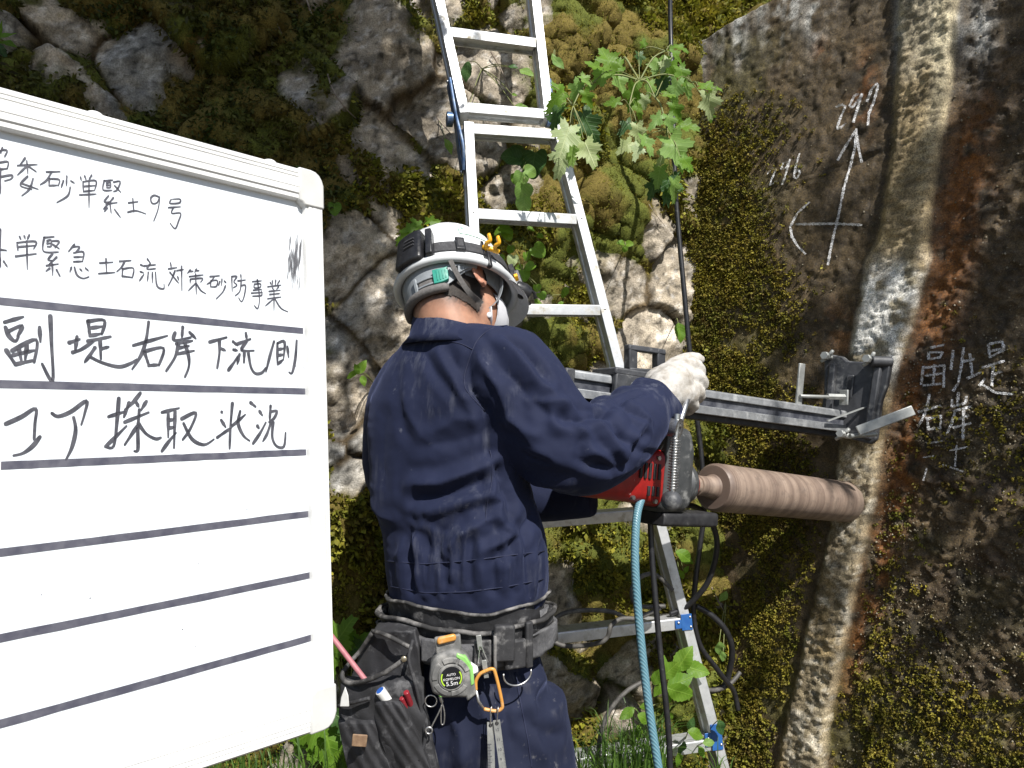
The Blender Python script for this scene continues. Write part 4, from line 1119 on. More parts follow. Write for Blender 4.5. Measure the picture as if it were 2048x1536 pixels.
# head frame (from the tilt of the hard hat rim)
HU = camv(-.15, .86, .47).normalized()
HF = camv(.75, -.197, .60); HF = (HF - HU * HF.dot(HU)).normalized()
HR = camv(.609, .4425, -.615); HR = (HR - HU * HR.dot(HU) - HF * HR.dot(HF)).normalized()
RC = P(915, 586, 1.45)                       # middle of the rim
HC = P(909, 578, 1.45)
def hp_(f, r, u_): return HC + HF * f + HR * r + HU * u_
mb = MB()
mb.ell(hp_(-.005, 0, .03), HF * .096, HR * .077, HU * .098, 28, 18)
mb.ell(hp_(-.035, 0, -.015), HF * .066, HR * .068, HU * .075, 24, 14)
mb.ell(hp_(.035, 0, -.050), HF * .056, HR * .060, HU * .075, 24, 14)
mb.ell(hp_(.048, 0, -.098), HF * .040, HR * .040, HU * .026, 20, 12)
mb.loft([[hp_(f, r, u_) for f, r, u_ in ((.085, -.012, .02), (.085, .012, .02), (.098, .006, .02), (.098, -.006, .02))], [hp_(f, r, u_) for f, r, u_ in ((.08, -.018, -.035), (.08, .018, -.035), (.112, .010, -.035), (.112, -.010, -.035))]])
mb.ell(hp_(.088, 0, -.068), HF * .012, HR * .026, HU * .006); mb.ell(hp_(.086, 0, -.080), HF * .012, HR * .022, HU * .006)
NB = P(912, 690, 1.40)
mb.tube([hp_(-.045, 0, -.01), hp_(-.036, 0, -.06), hp_(-.03, 0, -.10).lerp(NB, .45), NB, NB - Vector((0, 0, .05))], [.062, .062, .063, .074, .085], 24)
for s_ in (1, -1):
    ec = hp_(-.006, .078 * s_, -.016)
    e1 = (HU * .95 - HF * .25).normalized(); e2 = (HF * .80 + HR * s_ * -.28).normalized(); e2 = (e2 - e1 * e2.dot(e1)).normalized(); e3 = e1.cross(e2)
    pts = [ec + e1 * (.031 * math.sin(a)) + e2 * (.019 * math.cos(a)) + HR * s_ * (.011 - .004 * math.cos(a)) for a in [math.radians(x) for x in range(-110, 190, 20)]]
    mb.tube(pts, .0048, 8)
    mb.ell(ec - e2 * .002 + HR * s_ * .003, e1 * .026, e2 * .016, e3 * .0045, 16, 8)
    mb.ell(ec - e1 * .028 + e2 * .003 + HR * s_ * .006, e1 * .010, e2 * .008, e3 * .005, 12, 8)
    mb.ell(hp_(.072, .031 * s_, .0), HF * .022, HR * .022, HU * .013, 12, 8)
# trunk inside the clothes keeps the body one piece
mb.tube([NB - Vector((0, 0, .03)), P(915, 800, 1.41), P(915, 1000, 1.40), P(925, 1180, 1.38)], [.08, .11, .10, .10], 20)
me = remeshed(mb, .0042, 5)
Vh = co_of(me)
q = Vh - np.array(HC); lf = q @ np.array(HF); lr = q @ np.array(HR); lu = q @ np.array(HU)
hx_, hy_, _dd = proj_np(Vh)
skin = np.array([.36, .195, .125]); skin2 = np.array([.42, .215, .14])
k_ = fbm(Vh[:, 0] * 30, Vh[:, 2] * 30, 3, 3)[:, None]
SCo = skin * (1 - k_) + skin2 * k_
ear = np.exp(-(((lf + .006) / .03) ** 2 + ((lu + .016) / .04) ** 2)) * sst(.066, .078, np.abs(lr))
SCo = SCo * (1 - .5 * ear[:, None]) + np.array([.48, .20, .14]) * .5 * ear[:, None]
hairm = sst(-.108, -.056, lu + .22 * (lf + .05) - .04 * sst(.0, .05, lf)) * sst(.03, .012, lf) * (1 - sst(.070, .078, np.abs(lr)))
side = sst(.006, .014, lf) * sst(.036, .026, lf) * sst(-.045, -.02, lu) * sst(.05, .06, np.abs(lr))
hm = np.clip(np.maximum(hairm, side), 0, 1)
grain = (.45 + .9 * fbm(Vh[:, 0] * 330, Vh[:, 2] * 330 + Vh[:, 1] * 210, 2, 9))
SCo = SCo * (1 - (.93 * np.clip(hm * grain * 1.5, 0, 1))[:, None]) + np.array([.016, .012, .010]) * (.93 * np.clip(hm * grain * 1.5, 0, 1))[:, None]
set_stain(me, SCo)
body = link_mesh('body', me, M_skin, person)
# cropped hair: thin shell over the skull
NrH = no_of(me)
quad_i = np.array([list(p.vertices) for p in me.polygons if len(p.vertices) == 4])
sel = quad_i[(hm[quad_i] > .62).all(1)]
uq, inv = np.unique(sel, return_inverse=True)
me2 = np_mesh('hair', Vh[uq] + NrH[uq] * (.0012 + .0012 * hm[uq])[:, None] + rng.normal(0, .0004, (len(uq), 3)), inv.reshape(-1, 4))
M_hair = mk('cropped_hair', (.014, .011, .009), (.035, .026, .02), 500, .7, bump=.8, bscale=900)
link_mesh('hair', me2, M_hair, person)
for s_ in (1, -1):
    m = MB(); m.ell(hp_(.086, .031 * s_, .0), HF * .011, HR * .012, HU * .010, 14, 10); m.build('eye', mk('eye', (.7, .68, .66), (.03, .02, .015), 300, .2), person, smooth=True)
    m = MB(); m.tube([hp_(.090, .016 * s_, .018), hp_(.092, .03 * s_, .023), hp_(.080, .046 * s_, .018)], [.003, .004, .002], 6); m.build('eyebrow', M_hair, person, smooth=True)

# ---- jacket
CH = Vector((.50, .866, 0)).normalized(); CR = Vector((.866, -.50, 0)).normalized()     # chest and right-hand directions
ROWS = [(652, 868, 985, 1.405, .80), (662, 838, 1030, 1.40, .72), (680, 806, 1060, 1.40, .66), (710, 783, 1072, 1.40, .64), (750, 760, 1080, 1.40, .63), (800, 736, 1075, 1.40, .63), (860, 729, 1056, 1.40, .64),
        (930, 736, 1048, 1.39, .66), (1000, 738, 1066, 1.385, .68), (1060, 762, 1088, 1.38, .70), (1110, 768, 1092, 1.375, .72), (1150, 772, 1094, 1.375, .73), (1190, 778, 1088, 1.37, .73), (1215, 790, 1072, 1.37, .72), (1240, 805, 1060, 1.37, .70)]
def torso_ring(y, off=0.0, n=56, sq=2.35):
    ys = [r[0] for r in ROWS]
    g = lambda k: float(np.interp(y, ys, [r[k] for r in ROWS]))
    xl, xr, d, ratio = g(1), g(2), g(3), g(4)
    c_ = P((xl + xr) / 2, y, d); w = (xr - xl) / 2 * d / F
    a = w / math.sqrt(.866 ** 2 + (.5 * ratio) ** 2); b = a * ratio
    a += off; b += off
    out = []
    for k in range(n):
        t = 2 * math.pi * k / n
        ct, st = math.cos(t), math.sin(t)
        e = 2 / sq
        out.append(c_ + CR * (a * math.copysign(abs(ct) ** e, ct)) * .985 + CH * (b * math.copysign(abs(st) ** e, st)))
    return out
mb = MB()
mb.loft([torso_ring(y) for y in np.linspace(652, 1240, 40)])
sh = P(1004, 738, 1.365)
ARM = [(960, 745, 1.385, .085), (1006, 750, 1.355, .098), (1040, 785, 1.335, .098), (1078, 836, 1.315, .092), (1122, 884, 1.30, .089), (1170, 900, 1.31, .086), (1222, 880, 1.345, .078), (1268, 846, 1.39, .067), (1292, 820, 1.425, .057), (1308, 807, 1.445, .051)]
ap = curve_pts([P(x, y, d) for x, y, d, r in ARM], 5)
ar = list(np.interp(np.arange(len(ap)), np.arange(len(ARM)) * 5, [a[3] for a in ARM]))
mb.tube(ap, ar, 28)
# right shoulder cap, bunched cloth at the bend of the elbow
mb.ell(P(1028, 726, 1.385), RGT * .075, FWD * .085, UPV * .070, 24, 14)
mb.ell(P(1066, 742, 1.40), RGT * .035, FWD * .08, UPV * .060, 20, 12)
mb.ell(P(1210, 816, 1.385), RGT * .036, FWD * .04, UPV * .026, 18, 10)
mb.ell(P(1252, 800, 1.42), RGT * .035, FWD * .03, UPV * .030, 18, 10)
# left arm, mostly hidden
LARM = [(850, 745, 1.44, .075), (815, 800, 1.48, .082), (802, 870, 1.52, .082), (806, 960, 1.56, .078), (880, 985, 1.66, .070), (1000, 995, 1.64, .062), (1110, 1000, 1.58, .048), (1188, 1000, 1.54, .036)]
lp_ = curve_pts([P(x, y, d) for x, y, d, r in LARM], 5)
lr_ = list(np.interp(np.arange(len(lp_)), np.arange(len(LARM)) * 5, [a[3] for a in LARM]))
mb.tube(lp_, lr_, 24)
jm = remeshed(mb, .0048, 20, .5)

FOLDS = []   # pixel polyline, amplitude (m), width (m)
def zf(pts, amp, w): FOLDS.append(([(700 + x / 2.926, 600 + y / 2.926) for x, y in pts], amp * (.48 if max(q_[0] for q_ in pts) < 810 else .75), w * .85))
# back
zf([(575, 300), (640, 420), (690, 520), (780, 620), (800, 700)], -.010, .012)
zf([(520, 300), (600, 450), (660, 550), (740, 610)], .008, .014)
zf([(430, 290), (500, 430), (620, 560), (720, 640)], -.006, .012)
zf([(330, 330), (310, 520), (330, 640), (420, 800), (520, 880)], .007, .016)
zf([(290, 420), (290, 600), (320, 760), (400, 860)], -.005, .014)
zf([(480, 780), (620, 700), (780, 690)], .006, .013)
zf([(440, 850), (600, 830), (800, 770)], -.006, .014)
zf([(360, 1080), (520, 1080), (680, 1020), (830, 955)], .011, .017)
zf([(380, 1150), (560, 1140), (700, 1090), (820, 1030)], -.010, .015)
zf([(420, 1245), (560, 1200), (700, 1165), (800, 1150)], .010, .015)
zf([(460, 1290), (600, 1250), (760, 1210)], -.008, .013)
zf([(820, 950), (850, 1060), (830, 1150), (890, 1180), (870, 1260)], .010, .012)
zf([(870, 1000), (900, 1100), (930, 1180)], -.010, .014)
zf([(370, 1460), (400, 1340), (470, 1270), (580, 1240)], .008, .014)
zf([(500, 1460), (540, 1360), (650, 1300)], -.008, .014)
zf([(560, 1480), (640, 1370), (780, 1300), (860, 1270)], .009, .014)
zf([(800, 1460), (880, 1420), (960, 1370), (900, 1310)], .010, .012)
zf([(900, 1480), (1000, 1380), (1060, 1260)], -.010, .014)
zf([(200, 700), (190, 900), (200, 1100)], -.005, .02)
zf([(110, 1180), (180, 1260), (260, 1290)], .008, .014)
# armhole and sleeve
zf([(720, 290), (690, 400), (700, 520), (780, 640), (800, 760), (810, 900), (850, 1000)], -.011, .012)
zf([(740, 300), (800, 400), (880, 520), (920, 640), (930, 700)], .010, .016)
zf([(860, 180), (960, 300), (1080, 450), (1200, 560), (1270, 610)], .010, .016)
zf([(880, 200), (1000, 270), (1100, 380), (1150, 470)], -.012, .012)
zf([(800, 330), (960, 470), (1060, 580), (1180, 680), (1280, 710)], -.007, .014)
zf([(1060, 580), (1150, 600), (1260, 600)], .007, .012)
zf([(1260, 690), (1320, 705), (1420, 680), (1520, 630)], -.012, .012)
zf([(960, 700), (1080, 860), (1240, 960)], .006, .018)
zf([(880, 860), (960, 980), (1080, 1060), (1250, 1090)], .008, .018)
zf([(1300, 720), (1380, 780), (1420, 860)], .006, .012)
zf([(1420, 690), (1500, 770), (1560, 860), (1590, 930)], .009, .013)
zf([(1480, 660), (1560, 740), (1620, 830)], -.008, .011)
zf([(1400, 900), (1480, 900), (1580, 870)], .007, .012)
zf([(1440, 960), (1560, 990), (1610, 960)], -.006, .011)
zf([(1590, 1000), (1610, 880), (1680, 780), (1740, 700)], .008, .011)
zf([(1640, 960), (1680, 860), (1730, 780)], -.007, .010)
zf([(1620, 600), (1700, 640), (1760, 740)], .006, .011)
zf([(1560, 610), (1640, 560), (1700, 545)], -.007, .009)
rs_ = np.random.default_rng(12)
for (x0, y0, x1, y1, n_) in ((950, 450, 1500, 950, 9), (1350, 650, 1750, 980, 7)):
    for k in range(n_):
        x = rs_.uniform(x0, x1); y = rs_.uniform(y0, y1); a = rs_.uniform(-.7, .9) if x0 < 900 else rs_.uniform(.2, 1.1); L = rs_.uniform(50, 130)
        c1 = rs_.uniform(-14, 14)
        zf([(x - math.cos(a) * L, y - math.sin(a) * L), (x + c1, y - c1), (x + math.cos(a) * L, y + math.sin(a) * L)], rs_.choice([-1, 1]) * rs_.uniform(.0025, .0055), rs_.uniform(.007, .012))
# gathers above the waistband
rr_ = np.random.default_rng(4)
for k in range(26):
    x = 790 + k * 11.4 + rr_.uniform(-5, 5); y = 1118 + rr_.uniform(-8, 8)
    FOLDS.append(([(x + rr_.uniform(-14, 14), y - rr_.uniform(25, 60)), (x, y), (x + rr_.uniform(-6, 6), y + rr_.uniform(35, 75))], rr_.choice([-1, 1]) * rr_.uniform(.002, .0045), rr_.uniform(.006, .010)))

def near_poly(Pt, poly):
    best = np.full(len(Pt), 9.0)
    for a, b in zip(poly[:-1], poly[1:]):
        a = np.array(a); b = np.array(b); ab = b - a; L2 = max(ab @ ab, 1e-12)
        t = np.clip((Pt - a) @ ab / L2, 0, 1)
        best = np.minimum(best, np.linalg.norm(Pt - a - t[:, None] * ab, axis=1))
    return best
def fold_it(me, folds, seed=0, micro=.0018):
    bv = bvh_of(me)
    Vv = co_of(me); Nn_ = no_of(me); D = np.zeros(len(Vv))
    for pts, amp, w in folds:
        d3 = []
        for q in dense(pts, 12):
            h_, n_ = cast(bv, *q)
            if h_ is not None and (not d3 or (h_ - d3[-1]).length < .12): d3.append(h_)
        if len(d3) < 2: continue
        A = np.array([list(x) for x in d3])
        lo = A.min(0) - 3 * w; hi = A.max(0) + 3 * w
        ix = np.nonzero(((Vv > lo) & (Vv < hi)).all(1))[0]
        if not len(ix): continue
        dist = near_poly(Vv[ix], d3)
        e0 = np.linalg.norm(Vv[ix] - A[0], axis=1); e1 = np.linalg.norm(Vv[ix] - A[-1], axis=1)
        Ltot = np.linalg.norm(np.diff(A, axis=0), axis=1).sum()
        fade = sst(0, .3 * Ltot, e0 + w) * sst(0, .3 * Ltot, e1 + w)
        prof_ = np.exp(-(dist / (w * .85)) ** 1.35) * 1.45 - .35 * np.exp(-((dist - 2.0 * w) / (.9 * w)) ** 2)
        D[ix] += amp * prof_ * (.35 + .65 * fade)
    k1 = fbm(Vv[:, 0] * 15 + Vv[:, 2] * 9, Vv[:, 2] * 15 - Vv[:, 1] * 12, 4, seed) - .5
    k2 = fbm(Vv[:, 0] * 50 + Vv[:, 1] * 30, Vv[:, 2] * 50, 3, seed + 3) - .5
    D += micro * 2 * (1.0 * k1 + .5 * k2)
    set_co(me, Vv + Nn_ * D[:, None])
fold_it(jm, FOLDS, 3)
jacket = link_mesh('jacket', jm, M_navy, person)
JB = bvh_of(jm)
def on_jacket(pts, r, name, mat, parent, lift=.0004, n=6):
    q3 = []
    for q in dense(pts, 6):
        h_, n_ = cast(JB, *q)
        if h_ is not None: q3.append(h_ + n_ * lift)
    if len(q3) > 2:
        for _ in range(2):
            q3 = [q3[0]] + [(q3[i - 1] + q3[i] * 2 + q3[i + 1]) / 4 for i in range(1, len(q3) - 1)] + [q3[-1]]
        m_ = MB(); m_.tube(q3, r, n); return m_.build(name, mat, parent, smooth=True)
zz = lambda L: [(700 + x / 2.926, 600 + y / 2.926) for x, y in L]
on_jacket(zz([(330, 275), (420, 245), (540, 235), (650, 255), (720, 290)]), .0011, 'yoke_seam', M_seam, jacket)
on_jacket(zz([(920, 150), (850, 158), (790, 190), (740, 240), (715, 300), (690, 370), (665, 450), (672, 520), (720, 580), (790, 650)]), .0014, 'sleeve_seam', M_seam, jacket)
on_jacket(zz([(820, 880), (835, 960), (830, 1080), (800, 1200), (795, 1300)]), .0010, 'side_seam', M_seam, jacket)
on_jacket([(772, 1122), (850, 1128), (930, 1122), (1010, 1112), (1088, 1102)], .0012, 'waist_seam', M_seam, jacket)
on_jacket([(778, 1172), (850, 1186), (930, 1184), (1010, 1174), (1086, 1158)], .0012, 'waist_seam', M_seam, jacket)
# collar: a standing band round the neck
def band(rings, th, name, mat, parent, sm=True):
    """open tube with thickness from outer rings"""
    m_ = MB(); inner = []
    for r in rings:
        c_ = sum(r, Vector()) / len(r); inner.append([q - (q - c_).normalized() * th for q in r])
    m_.loft(rings + inner[::-1], cap=False, closed=True)
    return m_.build(name, mat, parent, smooth=sm)
def ell_ring(c_, a, b, ax, bx, n=40, ph=0): return [c_ + ax * (a * math.cos(2 * math.pi * k / n)) + bx * (b * math.sin(2 * math.pi * k / n)) for k in range(n)]
cx_ = (CR + Vector((0, 0, -.05))).normalized()
band([ell_ring(P(914, 690, 1.40), .115, .100, CR, CH), ell_ring(P(912, 672, 1.403), .096, .088, CR, CH), ell_ring(P(910, 653, 1.410), .086, .082, CR + Vector((0, 0, -.20)), CH + Vector((0, 0, -.10))), ell_ring(P(910, 649, 1.410), .083, .079, CR + Vector((0, 0, -.20)), CH + Vector((0, 0, -.10)))], .004, 'collar', M_navy, jacket)
# cuff: loose band standing open round the wrist
cdir = (P(1322, 798, 1.455) - P(1268, 846, 1.39)).normalized(); cu, cv_ = ring_frame(cdir)
cr = lambda f, a, j: [P(1293, 820, 1.427) + cdir * f + (cu * math.cos(2 * math.pi * k / 40) + cv_ * math.sin(2 * math.pi * k / 40)) * (a + j * (.003 * math.sin(6.28 * k / 40 * 3 + 1) + .002 * math.sin(6.28 * k / 40 * 5))) for k in range(40)]
band([cr(-.030, .0555, .6), cr(-.004, .0560, .8), cr(.022, .0565, 1.0), cr(.034, .0570, 1.4)], .0026, 'cuff', M_navy, jacket)
m = MB(); m.tube([q for q in cr(-.026, .0570, .7)] + [cr(-.026, .0570, .7)[0]], .0011, 6); m.build('cuff_seam', M_seam, jacket, smooth=True)

# ---- gloves
def glove(parts, name, bvx=.0032):
    m_ = MB()
    for kind, a in parts:
        if kind == 't':
            pts = curve_pts([P(*q[:3]) for q in a], 4); rs = list(np.interp(np.arange(len(pts)), np.arange(len(a)) * 4, [q[3] for q in a]))
            m_.tube(pts, rs, 16)
            m_.ell(pts[-1], RGT * rs[-1], FWD * rs[-1], UPV * rs[-1], 12, 8); m_.ell(pts[0], RGT * rs[0], FWD * rs[0], UPV * rs[0], 12, 8)
    me_ = remeshed(m_, bvx, 4)
    Vv = co_of(me_); Nn_ = no_of(me_)
    k = fbm(Vv[:, 0] * 60 + Vv[:, 1] * 40, Vv[:, 2] * 60, 3, 5) - .5
    set_co(me_, Vv + Nn_ * (k * .004)[:, None])
    return link_mesh(name, me_, M_glove, person)
glove([('t', [(1296, 822, 1.43, .034), (1314, 800, 1.455, .037), (1330, 778, 1.475, .041), (1350, 762, 1.49, .040)]),
       ('t', [(1318, 764, 1.505, .033), (1340, 756, 1.505, .036), (1366, 750, 1.51, .030)]),
       ('t', [(1340, 790, 1.475, .036), (1360, 786, 1.485, .034), (1374, 790, 1.495, .026)]),
       ('t', [(1352, 738, 1.505, .019), (1383, 729, 1.512, .0165), (1399, 742, 1.528, .0145), (1394, 757, 1.555, .0125)]),
       ('t', [(1362, 752, 1.50, .020), (1391, 753, 1.505, .0165), (1405, 766, 1.524, .0145), (1397, 780, 1.552, .0125)]),
       ('t', [(1362, 772, 1.492, .020), (1388, 777, 1.497, .0165), (1399, 791, 1.517, .0140), (1389, 803, 1.545, .0120)]),
       ('t', [(1358, 792, 1.485, .018), (1378, 800, 1.490, .0150), (1386, 813, 1.508, .0125), (1376, 822, 1.533, .0110)]),
       ('t', [(1330, 748, 1.52, .021), (1356, 727, 1.54, .0175), (1384, 718, 1.556, .0155), (1399, 719, 1.566, .0125)])], 'glove')
glove([('t', [(1189, 960, 1.600, .034), (1214, 958, 1.585, .038), (1236, 954, 1.575, .034)]),
       ('t', [(1230, 942, 1.580, .017), (1250, 938, 1.585, .0145), (1258, 948, 1.605, .0125), (1248, 956, 1.620, .0115)]),
       ('t', [(1234, 952, 1.575, .017), (1256, 951, 1.580, .0145), (1263, 962, 1.600, .0125), (1252, 969, 1.615, .0115)]),
       ('t', [(1232, 962, 1.572, .017), (1252, 964, 1.577, .0140), (1258, 974, 1.595, .0120), (1247, 980, 1.610, .0110)]),
       ('t', [(1226, 972, 1.572, .016), (1242, 976, 1.577, .0125), (1247, 985, 1.592, .0110), (1238, 989, 1.605, .0100)]),
       ('t', [(1216, 944, 1.600, .018), (1232, 932, 1.615, .015), (1248, 928, 1.625, .012)])], 'glove')

# ---- trousers and boots
mb = MB()
def trow(y, xl, xr, d, ratio): 
    c_ = P((xl + xr) / 2, y, d); w = (xr - xl) / 2 * d / F; a = w / math.sqrt(.866 ** 2 + (.5 * ratio) ** 2); b = a * ratio
    return [c_ + CR * (a * math.cos(2 * math.pi * k / 40)) + CH * (b * math.sin(2 * math.pi * k / 40)) for k in range(40)]
mb.loft([trow(*r) for r in ((1205, 812, 1050, 1.375, .72), (1260, 792, 1066, 1.37, .74), (1310, 778, 1082, 1.365, .76), (1370, 766, 1100, 1.36, .78), (1430, 760, 1112, 1.36, .78), (1500, 762, 1118, 1.36, .74))])
hipR = P(1020, 1400, 1.34); hipL = P(860, 1400, 1.38)
footR = Vector((.06, 1.28, .08)); footL = Vector((-.14, 1.36, .08))
kneeR = Vector((.055, 1.34, .50)); kneeL = Vector((-.125, 1.42, .50))
mb.tube(curve_pts([hipR, hipR.lerp(kneeR, .5) + Vector((.0, .01, 0)), kneeR, kneeR.lerp(footR, .5), footR + Vector((0, 0, .06))], 4), [.108] * 4 + [.112] * 4 + [.10] * 4 + [.09] * 4 + [.088], 24)
mb.tube(curve_pts([hipL, hipL.lerp(kneeL, .5) + Vector((.0, .01, 0)), kneeL, kneeL.lerp(footL, .5), footL + Vector((0, 0, .06))], 4), [.108] * 4 + [.112] * 4 + [.10] * 4 + [.09] * 4 + [.088], 24)
tm = remeshed(mb, .0062, 10)
TF = []
for L, a, w in (([(1080, 1340), (1060, 1400), (1075, 1480), (1095, 1536)], .008, .016), ([(1040, 1330), (1010, 1420), (1030, 1520)], -.007, .016), ([(960, 1360), (970, 1440), (930, 1530)], .006, .016),
                ([(930, 1390), (900, 1450), (880, 1536)], -.007, .016), ([(1000, 1350), (1040, 1370), (1090, 1360)], .006, .012), ([(1050, 1440), (1090, 1470), (1120, 1470)], -.006, .012), ([(880, 1400), (920, 1470), (930, 1536)], .007, .014)):
    TF.append((L, a, w))
fold_it(tm, TF, 8, .0022)
trousers = link_mesh('trousers', tm, M_navy2, person)
TB = bvh_of(tm)
q3 = [cast(TB, *q)[0] for q in dense([(1030, 1345), (1044, 1420), (1056, 1480), (1064, 1540)], 8)]
q3 = [q for q in q3 if q is not None]
m = MB(); m.tube(q3, .0014, 6); m.build('pocket_seam', M_seam, trousers, smooth=True)
for ft in (footR, footL):
    m = MB(); fw = Vector((.35, .93, 0)).normalized(); sd = Vector((.93, -.35, 0))
    m.loft([[ft + fw * f + sd * (w * math.cos(2 * math.pi * k / 20)) + Vector((0, 0, max(-.085, -.04 + h_ * math.sin(2 * math.pi * k / 20)))) for k in range(20)] for f, w, h_ in ((-.085, .03, .04), (-.06, .042, .06), (.02, .046, .07), (.10, .050, .05), (.16, .046, .04), (.19, .025, .03))])
    m.tube([ft + Vector((0, 0, .0)), ft + Vector((0, 0, .10))], [.05, .055], 20)
    m.build('boot', M_dark, person, smooth=True)

# ---- dust mask
M_mask = mk('white_mask', (.62, .62, .64), (.55, .55, .58), 30, .75, bump=.3, bscale=400)
mb = MB()
rings = []
for f, r, uo, hh in ((.060, .060, -.055, .058), (.088, .050, -.052, .056), (.108, .034, -.050, .048), (.122, .014, -.048, .034)):
    rings.append([hp_(f - .018 * abs(math.sin(a)) * 0, r * math.cos(a), uo + hh * math.sin(a)) for a in [2 * math.pi * k / 28 for k in range(28)]])
mb.loft(rings, cap=False); inner = [[q - HF * .003 for q in r] for r in rings]; mb.loft(inner, cap=False)
mb.poly(rings[-1])
mask = mb.build('face_mask', M_mask, person, smooth=True)

# ------------------------------------------------------------------ hard hat
M_shell = mk('white_shell', (.80, .81, .82), (.74, .75, .76), 24, .22, bump=.03, bscale=80)
M_rim = mk('rim_edge', (.62, .64, .65), (.56, .58, .59), 40, .4, bump=.05)
M_liner = mk('grey_liner', (.26, .28, .30), (.21, .23, .245), 60, .55, bump=.15, bscale=700)
M_strap = mk('grey_strap', (.11, .105, .10), (.16, .15, .145), 200, .8, bump=.5, bscale=900)
M_green = mk('green_slider', (.02, .27, .20), (.016, .23, .17), 80, .45)
M_bstrap = mk('black_webbing', (.03, .03, .033), (.055, .055, .06), 120, .75, bump=.6, bscale=900, dust=(.2, .2, .2), dscale=40, dlo=.62, dhi=.8)
M_pl = mk('black_plastic', (.012, .012, .014), (.022, .022, .024), 80, .35, bump=.1)
M_yel = mk('yellow_clip', (.80, .42, .02), (.72, .36, .015), 80, .35)
hat = thing('hard_hat', RC, 'white hard hat with grey liner and chin strap on the bent head of the worker', 'hard hat')
def rp(f, r, u_): return RC + HF * f + HR * r + HU * u_
LA, LB_, LHt = .124, .102, .158
def shell_pt(az, el, off=0.0):
    """az from the front towards the right ear, el 0 at the rim"""
    e = math.cos(el) ** .80; s_ = math.sin(el) ** 1.0
    return rp((LA + off) * e * math.cos(az), (LB_ + off) * e * math.sin(az), (LHt + off) * s_)
mb = MB(); N_ = 64
els = [0, .06, .14, .25, .38, .52, .68, .85, 1.02, 1.18, 1.33, 1.45]
mb.loft([[shell_pt(2 * math.pi * k / N_, e, .004 * math.exp(-((math.sin(2 * math.pi * k / N_)) / .16) ** 2) * sst(.3, .7, np.array(e))) for k in range(N_)] for e in els], cap=False)
mb.f.append([len(mb.v) - N_ + k for k in range(N_)])
mb.loft([[shell_pt(2 * math.pi * k / N_, e, -.004) for k in range(N_)] for e in els], cap=False)
mb.build('shell', M_shell, hat, smooth=True)
mb = MB(); mb.tube([rp((LA + .004) * math.cos(a), (LB_ + .005) * math.sin(a), -.002 - .004 * math.cos(a)) for a in [2 * math.pi * k / N_ for k in range(N_ + 1)]], .0085, 12, cap=False); mb.build('rim', M_rim, hat, smooth=True)
mb = MB()   # peak over the brow
rings = []
for f, dn in ((0, 0), (.018, .006), (.036, .016), (.040, .019)):
    rings.append([rp((LA + f) * math.cos(a), (LB_ + f * .35) * math.sin(a), -.004 - dn) for a in np.linspace(-1.15, 1.15, 30)])
n0 = 0
for i in range(3):
    for j in range(29):
        for off in (0, -.003):
            qd = [rings[i][j], rings[i][j + 1], rings[i + 1][j + 1], rings[i + 1][j]]
            mb.poly([q + HU * off for q in qd])
mb.build('peak', M_shell, hat, smooth=True)
# liner skirt hanging below the rim round the back
def skirt(az0, az1, u0, u1f, off, name, mat, n=40, th=.003):
    m_ = MB(); A_s = np.linspace(az0, az1, n)
    top = [rp((LA - off) * math.cos(a), (LB_ - off) * math.sin(a), u0) for a in A_s]
    bot = [rp((LA - off - .010) * math.cos(a), (LB_ - off - .012) * math.sin(a), u1f(a)) for a in A_s]
    tin = [rp((LA - off - th) * math.cos(a), (LB_ - off - th) * math.sin(a), u0) for a in A_s]
    bin_ = [rp((LA - off - .010 - th) * math.cos(a), (LB_ - off - .012 - th) * math.sin(a), u1f(a)) for a in A_s]
    for j in range(n - 1):
        for X, Y in ((top, bot), (tin, bin_), (bot, bin_), (top, tin)):
            m_.poly([X[j], X[j + 1], Y[j + 1], Y[j]])
    return m_.build(name, mat, hat, smooth=False)
def lowb(a):
    return -.045 - .010 * math.cos(a - math.pi) + .040 * float(sst(2.45, 1.75, np.array(a))) + .034 * float(sst(4.33, 4.66, np.array(a)))
ln = skirt(1.72, 4.56, .004, lowb, .003, 'liner_band', M_liner)
ln.data.polygons.foreach_set('use_smooth', np.zeros(len(ln.data.polygons), dtype=bool))
skirt(0, 6.283, .02, lambda a: -.012, .018, 'inner_liner', M_liner)
mb = MB()   # nape cushion
A_s = np.linspace(2.3, 4.0, 24)
mb.tube([rp((LA - .013) * math.cos(a), (LB_ - .014) * math.sin(a), -.055) for a in A_s], [.006] + [.009] * 22 + [.006], 10); mb.build('nape_pad', M_strap, hat, smooth=True)
def lin(a, v, off=.0):
    """spot on the liner band; v 0 top to 1 bottom"""
    u_ = .004 + (lowb(a) - .004) * v
    return rp((LA - .0015 - .010 * v + off) * math.cos(a), (LB_ - .0015 - .012 * v + off) * math.sin(a), u_)
def liner_block(a0, a1, v0, v1, h_, name, mat):
    m_ = MB(); n = 6
    rings = []
    for k in range(n + 1):
        a = a0 + (a1 - a0) * k / n
        rings.append([lin(a, v0, 0), lin(a, v1, 0), lin(a, v1, h_), lin(a, v0, h_)])
    m_.loft(rings); return m_.build(name, mat, hat, bevel=.0008)
liner_block(2.28, 2.55, .42, .92, .0075, 'ratchet_slider', M_green)
for k in range(4): liner_block(2.31 + k * .05, 2.33 + k * .05, .50, .84, .0088, 'slider_ridge', M_green)
liner_block(2.52, 2.98, .58, .64, .004, 'adjuster_rail', M_liner); liner_block(2.52, 2.98, .80, .86, .004, 'adjuster_rail', M_liner); liner_block(2.92, 2.99, .45, .97, .005, 'adjuster_stop', M_liner)
liner_block(2.55, 2.9, .66, .78, .0015, 'adjuster_slot', M_strap)
